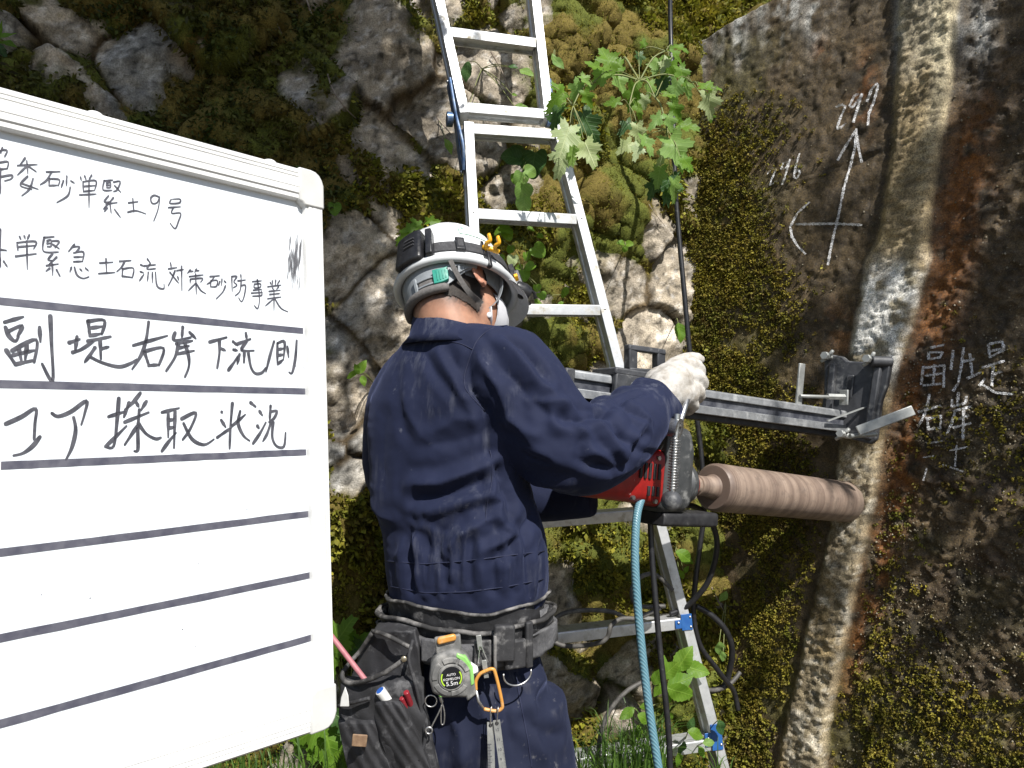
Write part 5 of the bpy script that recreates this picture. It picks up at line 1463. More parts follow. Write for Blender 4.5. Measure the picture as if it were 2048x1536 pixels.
for a0, a1, v0, v1 in ((1.98, 2.18, .40, .46), (1.98, 2.18, .84, .90), (2.06, 2.10, .40, .90), (1.84, 1.96, .42, .48), (1.84, 1.96, .86, .92)): liner_block(a0, a1, v0, v1, .004, 'liner_rib', M_liner)
# chin strap
def ribbon3(pts, wv, w, th, name, mat, parent, n=6):
    m_ = MB(); pts = curve_pts(pts, n); rings = []
    for i, q in enumerate(pts):
        t = (pts[min(i + 1, len(pts) - 1)] - pts[max(0, i - 1)]).normalized()
        ww = (Vector(wv) - t * Vector(wv).dot(t)).normalized(); nn = t.cross(ww)
        rings.append([q + ww * w + nn * th, q - ww * w + nn * th, q - ww * w - nn * th, q + ww * w - nn * th])
    m_.loft(rings); return m_.build(name, mat, parent)
kn = hp_(.055, .070, -.085)
kn = P(978, 616, 1.405)
ribbon3([P(900, 520, 1.335), P(914, 548, 1.345), P(936, 582, 1.365), P(962, 606, 1.395), kn], HF, .0055, .0008, 'chin_strap', M_strap, hat)
ribbon3([P(1002, 548, 1.44), P(1003, 575, 1.42), P(997, 596, 1.41), P(988, 608, 1.405), kn], HR, .0042, .0008, 'chin_strap', M_liner, hat)
ribbon3([kn, P(979, 632, 1.40), P(976, 650, 1.41)], HR, .0075, .0012, 'strap_end', M_mask, hat)
m = MB(); m.ell(P(979, 630, 1.396), RGT * .006, UPV * .006, FWD * .002, 14, 8); m.build('snap_button', M_shell, hat, smooth=True)
# green-bordered label on the shell
def shell_patch(a0, a1, e0, e1, off, name, mat, parent, n=8):
    m_ = MB()
    for i in range(n):
        for j in range(n):
            q = []
            for x, y in ((i, j), (i + 1, j), (i + 1, j + 1), (i, j + 1)):
                q.append(shell_pt(a0 + (a1 - a0) * x / n, e0 + (e1 - e0) * y / n, off))
            m_.poly(q)
    return m_.build(name, mat, parent, smooth=True)
M_lab = mk('label_white', (.72, .78, .76), None, rough=.4); M_labg = mk('label_green', (.10, .38, .22), None, rough=.4)
st_ = shell_patch(1.98, 1.28, .50, .72, .0012, 'sticker', M_lab, hat)
for a0, a1, e0, e1 in ((1.98, 1.28, .50, .508), (1.98, 1.28, .712, .72), (1.98, 1.97, .50, .72), (1.29, 1.28, .50, .72)): shell_patch(a0, a1, e0, e1, .0015, 'sticker_border', M_labg, st_, 4)
shell_patch(1.915, 1.885, .645, .69, .0016, 'green_cross', M_labg, st_, 3); shell_patch(1.935, 1.865, .659, .676, .0017, 'green_cross', M_labg, st_, 3)
for k in range(3): shell_patch(1.82, 1.36 + .1 * k, .66 - .05 * k, .666 - .05 * k, .0016, 'print_line', M_labg, st_, 4)
M_redl = mk('red_mark', (.6, .05, .03), None, rough=.4)
shell_patch(1.25, 1.19, .70, .73, .0014, 'red_mark', M_redl, hat, 3)

# ------------------------------------------------------------------ headlamp round the hat
lamp = thing('headlamp', shell_pt(.3, .2), 'black headlamp with strap, battery case and yellow hooks clipped round the hard hat', 'headlamp')
mb = MB(); rings = []
for k in range(73):
    a = 2 * math.pi * k / 72
    e0 = .155 + .02 * math.sin(a * 2); e1 = e0 + .155
    rings.append([shell_pt(a, e0, .0012), shell_pt(a, e1, .0012), shell_pt(a, e1, .0034), shell_pt(a, e0, .0034)])
mb.loft(rings[:-1], closed=True); mb.build('strap', M_bstrap, lamp, smooth=False)
def shell_box(a, e, da, de, h0, h1, name, mat, parent, bev=.003, tp=.9):
    n = 5; rings = []
    for k in range(n + 1):
        x = a - da + 2 * da * k / n
        rings.append([shell_pt(x, e - de, h0), shell_pt(x, e + de, h0), shell_pt(a + (x - a) * tp, e + de * tp, h1), shell_pt(a + (x - a) * tp, e - de * tp, h1)])
    m_ = MB(); m_.loft(rings); return m_.build(name, mat, parent, bevel=bev)
bt = shell_box(math.pi - .22, .25, .30, .25, .002, .024, 'battery_case', M_pl, lamp, .006)
for k in range(3): shell_box(math.pi - .30, .22 + k * .05, .10, .006, .0225, .0246, 'print_line', M_bstrap, bt, 0)
shell_box(math.pi - .62, .24, .06, .22, .002, .022, 'case_clip', M_pl, lamp, .003)
shell_box(2.02, .24, .085, .115, .003, .0085, 'strap_buckle', M_pl, lamp, .002)
shell_box(2.02, .24, .05, .07, .003, .0092, 'buckle_bar', M_bstrap, lamp, .001)
shell_box(1.60, .20, .022, .19, .003, .0075, 'strap_clip', M_pl, lamp, .0015)
ck = MB(); a_ = 1.60
ck.loft([[rp((LA + .004) * math.cos(a_ + d) , (LB_ + o) * math.sin(a_ + d), u_) for d, o in ((-.03, .005), (.03, .005), (.03, .016), (-.03, .016))] for u_ in (.022, -.014)]); ck.build('rim_hook', M_pl, lamp, bevel=.0015)
lb = shell_box(.42, .20, .16, .16, .002, .030, 'lamp_bracket', M_pl, lamp, .003)
l0 = shell_pt(.66, .04, .008)
m = MB(); m.tube([l0, l0 + HF * .016 + HR * .004 - HU * .008, l0 + HF * .028 + HR * .006 - HU * .012], [.015, .018, .015], 20); m.build('lamp_head', M_pl, lamp)
m = MB(); q0 = l0 + HF * .020 - HU * .014
ring_ = [q0 + HF * (.014 * math.cos(a)) + (HR * .6 + HU * .8).normalized() * (.014 * math.sin(a)) + HF * .016 for a in np.linspace(0, 5.2, 20)]
m.tube(ring_, .003, 8); m.build('lamp_ring', M_pl, lamp, smooth=True)
shell_box(.78, .22, .07, .10, .004, .016, 'lamp_switch', M_pl, lamp, .002)
shell_box(.78, .12, .075, .022, .010, .0175, 'yellow_trim', M_yel, lamp, .001)
for (x0, y0) in ((975, 495), (993, 500)):
    pts = [P(x0 - 4, y0 + 4, 1.40), P(x0 - 2, y0 - 8, 1.39), P(x0 + 5, y0 - 14, 1.385), P(x0 + 3, y0 - 24, 1.385), P(x0 + 4, y0 - 25, 1.386)]
    m = MB(); m.tube(curve_pts(pts, 5), .0042, 8); m.build('yellow_hook', M_yel, lamp, smooth=True)
m = MB(); m.tube(curve_pts([P(966, 494, 1.40), P(982, 498, 1.395), P(998, 504, 1.40)], 5), .005, 8); m.build('hook_base', M_yel, lamp, smooth=True)
# ------------------------------------------------------------------ tool belt and what hangs from it
M_pad = mk('black_belt_padding', (.020, .020, .022), (.035, .035, .038), 60, .7, bump=.4, bscale=500, dust=(.22, .215, .21), dscale=30, dlo=.535, dhi=.72)
M_web = mk('grey_webbing', (.07, .07, .075), (.11, .11, .115), 150, .8, bump=.8, bscale=900, dust=(.26, .26, .26), dscale=30, dlo=.52, dhi=.72)
M_edge = mk('worn_piping', (.035, .034, .034), (.24, .23, .22), 30, .7, lo=.46, hi=.66, bump=.3)
belt = thing('tool_belt', P(930, 1260, 1.37), 'dusty black padded tool belt with webbing strap round the waist of the worker', 'tool belt')
def belt_ring(y, off, tilt=0.0, n=144):
    r = torso_ring(1215, off, n)
    c_ = sum(r, Vector()) / n
    base = P(930, y, 1.37) - P(930, 1215, 1.37)
    out = []
    for q in r:
        d = q - c_
        a_ = math.atan2(d.dot(CH), d.dot(CR))
        w_ = .0022 * math.sin(a_ * 5 + y * .9) + .0016 * math.sin(a_ * 11 + y * .31 + off * 300) + .0010 * math.sin(a_ * 23 + y)
        out.append(q + base + d.normalized() * w_ + Vector((0, 0, tilt * d.dot(CR) + .0035 * math.sin(a_ * 3 + 1.2) + .0018 * math.sin(a_ * 8 + y * .2))))
    return out
def belt_band(ys, offs, th, name, mat, parent, tilt=.03):
    return band([belt_ring(y, o, tilt) for y, o in zip(ys, offs)], th, name, mat, parent)
belt_band([1186, 1192, 1212, 1238], [.018, .015, .012, .012], .008, 'padded_support', M_pad, belt)
m = MB(); rg = belt_ring(1186, .019, .03); m.tube(rg + [rg[0]], .0032, 8, cap=False); m.build('piping', M_edge, belt, smooth=True)
belt_band([1216, 1222, 1262, 1290], [.030, .027, .024, .024], .010, 'padded_band', M_pad, belt)
m = MB(); rg = belt_ring(1216, .031, .03); m.tube(rg + [rg[0]], .0045, 8, cap=False); m.build('piping', M_edge, belt, smooth=True)
belt_band([1238, 1242, 1276, 1280], [.033, .035, .035, .033], .006, 'webbing', M_web, belt)
BBm = None
def belt_frame(px_, y=1258, off=.036):
    """outer spot of the belt seen at px_, with sideways and outward directions"""
    r = belt_ring(y, off, .03, 180)
    best = None
    for i, q in enumerate(r):
        X, Y, D = proj_np(np.array([list(q)]))
        if D[0] < 1.40 and abs(X[0] - px_) < 9:
            if best is None or D[0] < best[0]: best = (D[0], i)
    i = best[1]
    t = (r[(i + 1) % 180] - r[i - 1]).normalized()
    if t.x < 0: t = -t
    n_ = t.cross(Vector((0, 0, 1))).normalized()
    if n_.dot(CAM - r[i]) < 0: n_ = -n_
    return r[i], t, n_
Z3 = Vector((0, 0, 1))
def on_belt(px_, y, w, h_, d0, d1, name, mat, bev=.003, parent=None, slant=0):
    q, t, n_ = belt_frame(px_, y)
    m_ = MB(); up = (Z3 + t * slant).normalized()
    m_.box(q + n_ * (d0 + d1) / 2, t * w / 2, up * h_ / 2, n_ * (d1 - d0) / 2)
    return m_.build(name, mat, parent or belt, bevel=bev), q, t, n_
# belt pouch on the right
o, q, t, n_ = on_belt(1012, 1232, .036, .062, .004, .020, 'loop_holder', M_pad, .004)
o, q, t, n_ = on_belt(996, 1252, .006, .072, .004, .022, 'loop_edge', M_edge, .002)
o, q, t, n_ = on_belt(1034, 1258, .040, .050, .003, .014, 'side_pouch', M_pad, .004)
m = MB(); rr = [q + n_ * .018 + t * (.026 * math.cos(a)) - Z3 * .030 + Z3 * (.020 * math.sin(a)) for a in np.linspace(math.pi * .95, 2.05 * math.pi, 20)]
m.tube(rr, .0016, 8); m.build('d_ring', M_bolt, belt, smooth=True)
o, q, t, n_ = on_belt(1058, 1250, .014, .080, .002, .012, 'belt_keeper', M_pad, .003)
m = MB(); q0 = P(1074, 1250, 1.335)
band([[q0 + Z3 * z_ + CR * (.018 * math.copysign(abs(math.cos(a)) ** .6, math.cos(a))) + CH * (.026 * math.copysign(abs(math.sin(a)) ** .6, math.sin(a))) for a in np.linspace(0, 2 * math.pi, 32, endpoint=False)] for z_ in (.034, -.034)], .003, 'webbing_loop', M_web, belt)
on_belt(868, 1252, .052, .042, .002, .010, 'webbing_keeper', M_web, .004)
on_belt(962, 1256, .030, .060, .002, .007, 'clip_holder', M_pad, .002)

def seat(px_, py_, d, yaw=0.0, roll=0.0, pitch=0.0):
    """local frame: X right, Y up, Z towards the camera"""
    o_ = P(px_, py_, d)
    x = (RGT * math.cos(yaw) + FWD * math.sin(yaw)).normalized(); z = x.cross(UPV).normalized()
    if z.dot(FWD) > 0: z = -z
    y = z.cross(x).normalized()
    if pitch: y, z = y * math.cos(pitch) + z * math.sin(pitch), z * math.cos(pitch) - y * math.sin(pitch)
    x, y = x * math.cos(roll) + y * math.sin(roll), y * math.cos(roll) - x * math.sin(roll)
    return o_, x, y, z
def text_mesh(txt, size, o_, x, y, z, mat, name, parent):
    cu_ = bpy.data.curves.new('txt', 'FONT'); cu_.body = txt; cu_.size = size; cu_.align_x = 'CENTER'; cu_.align_y = 'CENTER'
    ob = bpy.data.objects.new('txt', cu_); COL.objects.link(ob)
    me_ = evaluated(ob); bpy.data.objects.remove(ob); bpy.data.curves.remove(cu_)
    M4 = Matrix(((x.x, y.x, z.x, o_.x), (x.y, y.y, z.y, o_.y), (x.z, y.z, z.z, o_.z), (0, 0, 0, 1)))
    me_.transform(M4); me_.materials.clear()
    return link_mesh(name, me_, mat, parent)
# ---- tape measure
TD = 1.185
tape = thing('tape_measure', P(902, 1390, TD), 'grey and lime green tape measure with round dark dial hanging from the tool belt', 'tape measure')
M_tg = mk('tape_grey_rubber', (.12, .12, .118), (.17, .17, .165), 60, .6, bump=.3, bscale=500, dust=(.36, .35, .33), dscale=30, dlo=.46, dhi=.70)
M_lime = mk('lime_plastic', (.22, .50, .12), (.28, .58, .18), 60, .35, dust=(.5, .55, .45), dscale=40, dlo=.62, dhi=.8)
M_dial = mk('dial_black', (.012, .013, .016), None, rough=.35); M_ring = mk('dial_ring', (.40, .62, .05), None, rough=.4); M_txt = mk('print_white', (.8, .8, .8), None, rough=.5)
o_, x_, y_, z_ = seat(902, 1345, TD, .12, .10)
k_ = TD / F
def tp(a, b, h_=0): return o_ + x_ * a * k_ + y_ * b * k_ + z_ * h_
out = [(-44, -4), (-36, 30), (-22, 46), (2, 52), (22, 46), (38, 24), (46, -4), (42, -38), (30, -50), (6, -46), (-22, -42), (-40, -30)]
m = MB(); m.loft([[tp(a * .9, b * .9, -.018) for a, b in out], [tp(a, b, -.015) for a, b in out], [tp(a, b, .010) for a, b in out], [tp(a * .86, b * .86, .015) for a, b in out]])
m.build('body', M_tg, tape, bevel=.0025)
for a0, a1 in ((.2, 1.0), (1.15, 2.0), (2.2, 3.2), (3.5, 4.4), (4.6, 5.6)):
    m = MB(); rg = []
    for a in np.linspace(a0, a1, 8): rg.append([tp(r * math.cos(a), r * math.sin(a) - 1, h_) for r, h_ in ((27, .013), (39, .012), (38, .0165), (28, .0175))])
    m.loft(rg); m.build('grip_pad', M_tg, tape, bevel=.001)
m = MB(); m.loft([[tp(26 * math.cos(a), 26 * math.sin(a) - 2, h_) for a in np.linspace(0, 6.283, 36, endpoint=False)] for h_ in (.010, .0178)]); m.build('dial_bezel', M_tg, tape, bevel=.001)
m = MB(); m.loft([[tp(22 * math.cos(a), 22 * math.sin(a) - 2, h_) for a in np.linspace(0, 6.283, 36, endpoint=False)] for h_ in (.012, .0183)]); dial = m.build('dial', M_dial, tape)
for a0, a1 in ((2.6, 3.9), (-.75, .55)):
    m = MB(); A_s = np.linspace(a0, a1, 14)
    for i in range(13): m.poly([tp(r * math.cos(a), r * math.sin(a) - 2, .0186) for r, a in ((18.4, A_s[i]), (21, A_s[i]), (21, A_s[i + 1]), (18.4, A_s[i + 1]))])
    m.build('dial_ring', M_ring, dial, smooth=False)
text_mesh('5.5m', 12 * k_, tp(0, -13, .0187), x_, y_, z_, M_txt, 'dial_text', dial)
text_mesh('KOMELON', 6.8 * k_, tp(0, -4, .0187), x_, y_, z_, M_txt, 'dial_text', dial)
text_mesh('AUTO', 6.5 * k_, tp(0, 4.5, .0187), x_, y_, z_, M_txt, 'dial_text', dial)
m = MB(); m.loft([[tp(a, b, h_) for a, b in ((16, 44), (32, 34), (44, 12), (44, -22), (36, -26), (36, 6), (24, 26), (12, 36))] for h_ in (.004, .0160)]); m.build('lime_panel', M_lime, tape, bevel=.002)
m = MB(); m.loft([[tp(a, b, h_) for a, b in ((-36, -24), (-26, -42), (-16, -40), (-28, -24))] for h_ in (-.012, .012)]); m.build('lime_panel', M_lime, tape, bevel=.002)
m = MB(); m.loft([[tp(a, b, h_) for a, b in ((40, 18), (54, 6), (54, -2), (42, -6))] for h_ in (.0, .012)]); m.build('lock_button', M_txt, tape, bevel=.002)
m = MB(); m.loft([[tp(a, b, h_) for a, b in ((22, -26), (44, -14), (46, -44), (26, -56))] for h_ in (-.014, .0145)]); m.build('tape_mouth', M_tg, tape, bevel=.003)
M_org = mk('orange_plastic', (.62, .30, .07), (.55, .25, .05), 60, .4, dust=(.55, .42, .28), dscale=40, dlo=.5, dhi=.75)
m = MB(); m.loft([[tp(a, b, h_) for a, b in ((-26, 42), (26, 42), (26, 76), (-26, 76))] for h_ in (-.002, .006)]); m.build('belt_clip', M_tg, tape, bevel=.003)
m = MB(); m.loft([[tp(a, b, h_) for a, b in ((-20, 62), (16, 66), (18, 74), (14, 80), (-18, 77), (-22, 70))] for h_ in (.004, .0115)]); m.build('orange_tab', M_org, tape, bevel=.003)
def ring3(c_, ax, bx, r, th, n=28, a0=0, a1=6.2832):
    m_ = MB(); m_.tube([c_ + ax * (r * math.cos(a)) + bx * (r * math.sin(a)) for a in np.linspace(a0, a1, n)], th, 8, cap=(a1 - a0) < 6.2); return m_
# ---- key clips
keys = thing('key_clip', P(866, 1465, 1.19), 'small steel split ring with hook clips dangling below the tape measure', 'key clip')
kp = lambda x, y, d=1.185: P(x, y, d)
ring3(kp(862, 1402), RGT, UPV, .0098, .0011).build('split_ring', M_bolt, keys, smooth=True)
m = MB(); m.tube(curve_pts([kp(882, 1392), kp(884, 1408), kp(878, 1424), kp(868, 1444), kp(862, 1456)], 5), .0013, 8); m.build('wire', M_bolt, keys, smooth=True)
m = MB(); m.tube(curve_pts([kp(884, 1404), kp(889, 1425), kp(888, 1446), kp(883, 1448), kp(882, 1430), kp(883, 1410)], 5), .0012, 8); m.build('hook', M_bolt, keys, smooth=True)
ring3(kp(858, 1461), RGT, UPV, .0055, .0016).build('end_ring', M_bolt, keys, smooth=True)
m = MB(); m.cyl(kp(880, 1392), kp(884, 1404), .003, 10); m.build('swivel', M_bolt, keys)
# ---- belt hook, triangle link and orange carabiner
hook = thing('belt_hook', P(962, 1330, 1.20), 'flat steel hook with triangular wire link holding the orange carabiner', 'hook')
hd = 1.195
m = MB(); m.sweep(P(957, 1270, hd), P(961, 1300, hd), [(-.0045, -.0012), (.0045, -.0012), (.0045, .0012), (-.0045, .0012)], -FWD); m.build('hook_plate', M_galv, hook, bevel=.0008)
m = MB(); tri = [P(960, 1292, hd - .003), P(957, 1326, hd - .003), P(976, 1324, hd - .003), P(963, 1292, hd - .003)]; m.tube(tri, .0011, 8); m.build('wire_link', M_bolt, hook)
m = MB(); m.sweep(P(968, 1320, hd - .006), P(973, 1356, hd - .006), [(-.0042, -.001), (.0042, -.001), (.0042, .001), (-.0042, .001)], -FWD); m.build('link_plate', M_galv, hook, bevel=.0007)
cb = thing('carabiner', P(980, 1422, 1.19), 'orange carabiner hanging from the belt hook, steel rulers threaded on it', 'carabiner')
c2 = [(971, 1342), (984, 1338), (991, 1348), (1004, 1405), (1002, 1418), (990, 1422), (968, 1418), (957, 1402), (952, 1380), (952, 1362), (960, 1348)]
c3 = [P(x, y, 1.185) for x, y in c2]
m = MB(); m.tube(curve_pts(c3[0:7], 6), .0030, 10); m.tube(curve_pts(c3[8:] + [c3[0]], 6), .0030, 10); m.build('body', M_org, cb, smooth=True)
m = MB(); m.tube([c3[6], c3[7], c3[8]], .0026, 10); m.build('gate', M_bolt, cb, smooth=True)
# ---- two steel rulers
for (xt, yt, xb, yb, dd_, lab) in ((981, 1444, 984, 1585, 1.183, 'steel ruler with coarse tick marks, left one of the pair on the carabiner'), (993, 1440, 1012, 1585, 1.178, 'steel ruler with printed numbers, right one of the pair on the carabiner')):
    rl = thing('steel_ruler', P(xt, yt, dd_), lab, 'ruler', 'steel rulers on the carabiner')
    a = P(xt, yt, dd_); b = P(xb, yb, dd_ - .004); t = (b - a).normalized(); side = t.cross(FWD).normalized()
    if side.x < 0: side = -side
    nn = side.cross(t).normalized()
    if nn.dot(CAM - a) < 0: nn = -nn
    m = MB(); m.sweep(a, b, [(-.0058, -.0004), (.0058, -.0004), (.0058, .0004), (-.0058, .0004)], nn); m.build('blade', M_galv, rl, smooth=False)
    m = MB()
    L_ = (b - a).length
    for k in range(int(L_ / .0025)):
        q = a + t * (.036 + k * .0025)
        if (q - a).length > L_: break
        w = .0035 if k % 4 else .005
        if dd_ > 1.18: m.poly([q - side * .0056 + nn * .0008, q - side * (.0056 - w * 1.3) + nn * .0008, q - side * (.0056 - w * 1.3) + nn * .0008 + t * .0012, q - side * .0056 + nn * .0008 + t * .0012])
        else: m.poly([q + side * .0056 + nn * .0008, q + side * (.0056 - w * .4) + nn * .0008, q + side * (.0056 - w * .4) + nn * .0008 + t * .0006, q + side * .0056 + nn * .0008 + t * .0006])
    m.build('tick_marks', M_ink, rl, smooth=False, kind='stuff')
    if dd_ < 1.18:
        for k, ch in enumerate(('12', '11', '10', '9', '8', '7')):
            text_mesh(ch, .0068, a + t * (.016 + k * .0165) + nn * .0009 - side * .001, side, -t, nn, M_ink, 'ruler_number', rl)
    m = ring3(a + t * .005 + nn * .001, RGT, UPV, .0022, .0009); m.build('hole', M_dark, rl, smooth=True)
    m = MB(); c_ = a + t * .004; m.tube(curve_pts([c_ + nn * .002, P(xt + (0 if dd_ > 1.18 else 3), 1422, dd_ - .004), P(xt + 3, 1414, dd_ + .002), c_ - nn * .004], 6), .0009, 8); m.build('wire_loop', M_bolt, rl, smooth=True)

# ---- leather-black tool pouch on the left hip
M_pch = mk('black_pouch_cloth', (.018, .018, .020), (.030, .030, .034), 40, .75, bump=.5, bscale=420, dust=(.15, .15, .155), dscale=30, dlo=.55, dhi=.74)
M_riv = mk('brass_rivet', (.45, .38, .22), (.4, .36, .28), 60, .35, .8)
pouch = thing('tool_pouch', P(780, 1536, 1.22), 'worn black tool pouch with open pockets and a small tan patch, on the left hip', 'tool pouch')
def panel(rows, dep, th, name, mat, bev=.004):
    """rows of (y, xl, xr, depth left, depth right)"""
    ys_ = [r[0] for r in rows]
    rows = [(y,) + tuple(float(np.interp(y, ys_, [r[k] for r in rows])) for k in (1, 2, 3, 4)) for y in np.linspace(ys_[0], ys_[-1], 22)]
    m_ = MB(); rings = []
    for y, xl, xr, da, db in rows:
        n = 18; fr_ = []; bk = []
        for k in range(n + 1):
            f = k / n; bulge = math.sin(math.pi * f) * dep
            q = P(xl + (xr - xl) * f, y, da + (db - da) * f - bulge + .0035 * math.sin(f * 9 + y * .05) + .002 * math.sin(f * 21 - y * .08))
            fr_.append(q); bk.append(q + FWD * th)
        rings.append(fr_ + bk[::-1])
    m_.loft(rings); return m_.build(name, mat, pouch, smooth=True if not bev else None, bevel=bev)
panel([(1262, 748, 830, 1.28, 1.235), (1300, 722, 838, 1.30, 1.232), (1360, 700, 842, 1.30, 1.23), (1450, 694, 850, 1.29, 1.23), (1545, 712, 872, 1.285, 1.235), (1640, 735, 880, 1.29, 1.24)], .010, .050, 'back_panel', M_pch)
fp = panel([(1362, 682, 846, 1.262, 1.205), (1372, 680, 847, 1.255, 1.20), (1430, 676, 852, 1.25, 1.195), (1500, 690, 866, 1.25, 1.20), (1560, 712, 880, 1.255, 1.21), (1640, 738, 890, 1.265, 1.225)], .022, .024, 'front_pocket', M_pch)
panel([(1402, 742, 800, 1.215, 1.188), (1410, 742, 806, 1.208, 1.184), (1480, 760, 840, 1.206, 1.184), (1560, 790, 868, 1.21, 1.19)], .012, .02, 'pen_pocket', M_pch)
panel([(1440, 676, 748, 1.240, 1.212), (1448, 676, 750, 1.234, 1.206), (1520, 690, 775, 1.234, 1.206), (1600, 712, 800, 1.24, 1.21)], .010, .014, 'lower_pocket', M_pch)
def edge(pts, r, mat=M_edge, name='edge_binding'):
    m_ = MB(); m_.tube(curve_pts([P(*q) for q in pts], 5), r, 8); return m_.build(name, mat, pouch, smooth=True)
edge([(744, 1266, 1.27), (722, 1300, 1.285), (700, 1325, 1.275), (684, 1350, 1.262), (696, 1366, 1.245), (730, 1362, 1.215), (770, 1345, 1.195), (812, 1316, 1.20)], .0042)
edge([(745, 1262, 1.275), (772, 1270, 1.24), (800, 1284, 1.222), (822, 1296, 1.215)], .0040)
edge([(826, 1280, 1.215), (818, 1320, 1.20), (832, 1370, 1.195), (846, 1440, 1.195), (850, 1480, 1.195), (838, 1520, 1.192)], .0034, M_pch)
edge([(676, 1412, 1.248), (710, 1404, 1.212), (740, 1396, 1.20)], .0034, M_pch)
m = MB(); rv = P(808, 1318, 1.192); m.ell(rv, RGT * .0055, UPV * .0055, FWD * .003, 14, 8); m.build('rivet', M_riv, pouch, smooth=True)
m = MB(); o2, x2, y2, z2 = seat(719, 1481, 1.196, .1, -.12); m.box(o2, x2 * .0125, y2 * .0105, z2 * .0015); m.build('tan_patch', mk('tan_patch', (.26, .17, .10), (.18, .11, .065), 120, .7, bump=.4), pouch, bevel=.0018)
# ---- things in the pouch
def pen(name, a, b, r, mat, capmat, lab, cat, capf=.12):
    t = thing(name, a.lerp(b, .5), lab, cat)
    m_ = MB(); m_.tube([a, b], r, 16); m_.build('barrel', mat, t, bevel=.0008)
    m_ = MB(); d = (a - b); m_.tube([a - d * .004, a + d.normalized() * r * capf], [r * .8, r * .8], 16); m_.build('end_cap', capmat, t, bevel=.0005)
    return t
M_wht = mk('white_plastic', (.70, .70, .68), (.62, .62, .60), 60, .4); M_bl = mk('blue_plastic', (.02, .10, .40), None, rough=.4); M_rd = mk('red_plastic', (.26, .02, .03), (.20, .02, .025), 60, .35); M_pink = mk('pink_pencil_paint', (.42, .17, .19), (.34, .12, .14), 60, .45)
pen('marker_pen', P(760, 1381, 1.196), P(805, 1440, 1.212), .0088, M_wht, M_bl, 'white marker pen with blue end standing in the front pouch pocket', 'marker', .1)
pen('marker_pen', P(812, 1384, 1.186), P(826, 1420, 1.204), .0050, M_rd, M_rd, 'red marker pen beside the white marker in the pouch', 'marker', .1)
pen('marker_pen', P(803, 1396, 1.188), P(818, 1430, 1.204), .0042, M_rd, M_rd, 'second red pen, lower and thinner, beside the white marker in the pouch', 'marker', .1)
pen('pencil', P(655, 1262, 1.255), P(742, 1375, 1.235), .0048, M_pink, M_pink, 'long pink pencil sticking up out of the tool pouch beside the whiteboard', 'pencil')
wt = thing('white_strip', P(688, 1400, 1.21), 'curved white plastic strip tucked in the outer pocket of the tool pouch', 'plastic strip')
m = MB(); m.loft([[P(x, y, d) + FWD * h_ for x, y, d in ((690, 1374, 1.20), (682, 1395, 1.20), (679, 1414, 1.20), (698, 1414, 1.195), (696, 1392, 1.195))] for h_ in (0, .004)]); m.build('strip', M_wht, wt, bevel=.0015)
# ------------------------------------------------------------------ hoses and cables
M_hose = NT('blue_hose')
_w = M_hose.n('ShaderNodeTexWave'); _w.inputs['Scale'].default_value = 85; _w.inputs['Distortion'].default_value = .3
_w.bands_direction = 'DIAGONAL'; M_hose.l(M_hose.pos(), _w.inputs['Vector'])
_c = M_hose.mix(M_hose.rng(_w.outputs['Fac'], .3, .8), (.08, .19, .245), (.15, .28, .33))
M_hose.bsdf(_c, .35, 0, M_hose.bump(_w.outputs['Fac'], .35, .0015), .5); M_hose = M_hose.m
M_cab = mk('black_cable', (.012, .012, .014), (.022, .022, .024), 60, .36, bump=.1, dust=(.10, .10, .10), dscale=50, dlo=.6, dhi=.8)
M_cabg = mk('grey_cable', (.055, .052, .048), (.09, .085, .078), 60, .6, bump=.1, dust=(.2, .19, .17), dscale=50, dlo=.52, dhi=.75)
def cable(name, pts, r, mat, label, cat, n=9):
    m_ = MB(); m_.tube(curve_pts([P(*q) for q in pts], n), r, 10); o = m_.build(name, mat, None, smooth=True); return tag(o, label, cat)
cable('water_hose', [(1288, 985, 1.43), (1274, 1030, 1.40), (1270, 1120, 1.38), (1276, 1220, 1.37), (1287, 1330, 1.36), (1300, 1430, 1.35), (1316, 1530, 1.34), (1336, 1650, 1.33), (1345, 1900, 1.30)], .0084, M_hose, 'translucent blue water hose hanging from the core drill to the ground', 'hose')
cable('power_cable', [(1300, 1025, 1.50), (1303, 1100, 1.49), (1311, 1200, 1.47), (1320, 1300, 1.45), (1331, 1400, 1.43), (1338, 1480, 1.42), (1341, 1560, 1.41), (1350, 1800, 1.38)], .0062, M_cab, 'straight black power cable hanging beside the blue hose', 'cable')
cable('power_cable', [(1340, -60, 2.12), (1341, 60, 2.12), (1346, 200, 2.08), (1350, 360, 2.04), (1357, 460, 2.02), (1368, 580, 1.99), (1378, 690, 1.97), (1388, 790, 1.96), (1398, 870, 1.95), (1404, 930, 1.94), (1406, 990, 1.93), (1408, 1030, 1.92), (1400, 1090, 1.91), (1390, 1170, 1.90), (1387, 1230, 1.90), (1400, 1290, 1.90), (1428, 1330, 1.91), (1452, 1362, 1.93), (1468, 1384, 1.95), (1476, 1420, 1.95)], .0072, M_cab, 'long black cable running down the wall corner behind the gloved hand and core bit', 'cable')
cable('power_cable', [(1322, 1022, 1.62), (1350, 1012, 1.66), (1385, 1012, 1.70), (1415, 1032, 1.74), (1433, 1075, 1.76), (1430, 1120, 1.77), (1415, 1165, 1.78), (1392, 1195, 1.79), (1370, 1215, 1.80), (1340, 1228, 1.80)], .0072, M_cab, 'black cable looping below the core bit and back to the ladder', 'cable')
cable('power_cable', [(1392, 1212, 1.93), (1425, 1232, 1.93), (1452, 1262, 1.93), (1464, 1300, 1.94), (1458, 1345, 1.95), (1448, 1372, 1.95), (1420, 1383, 1.94)], .0085, M_cab, 'thick black cable curling against the foot of the concrete wall', 'cable')
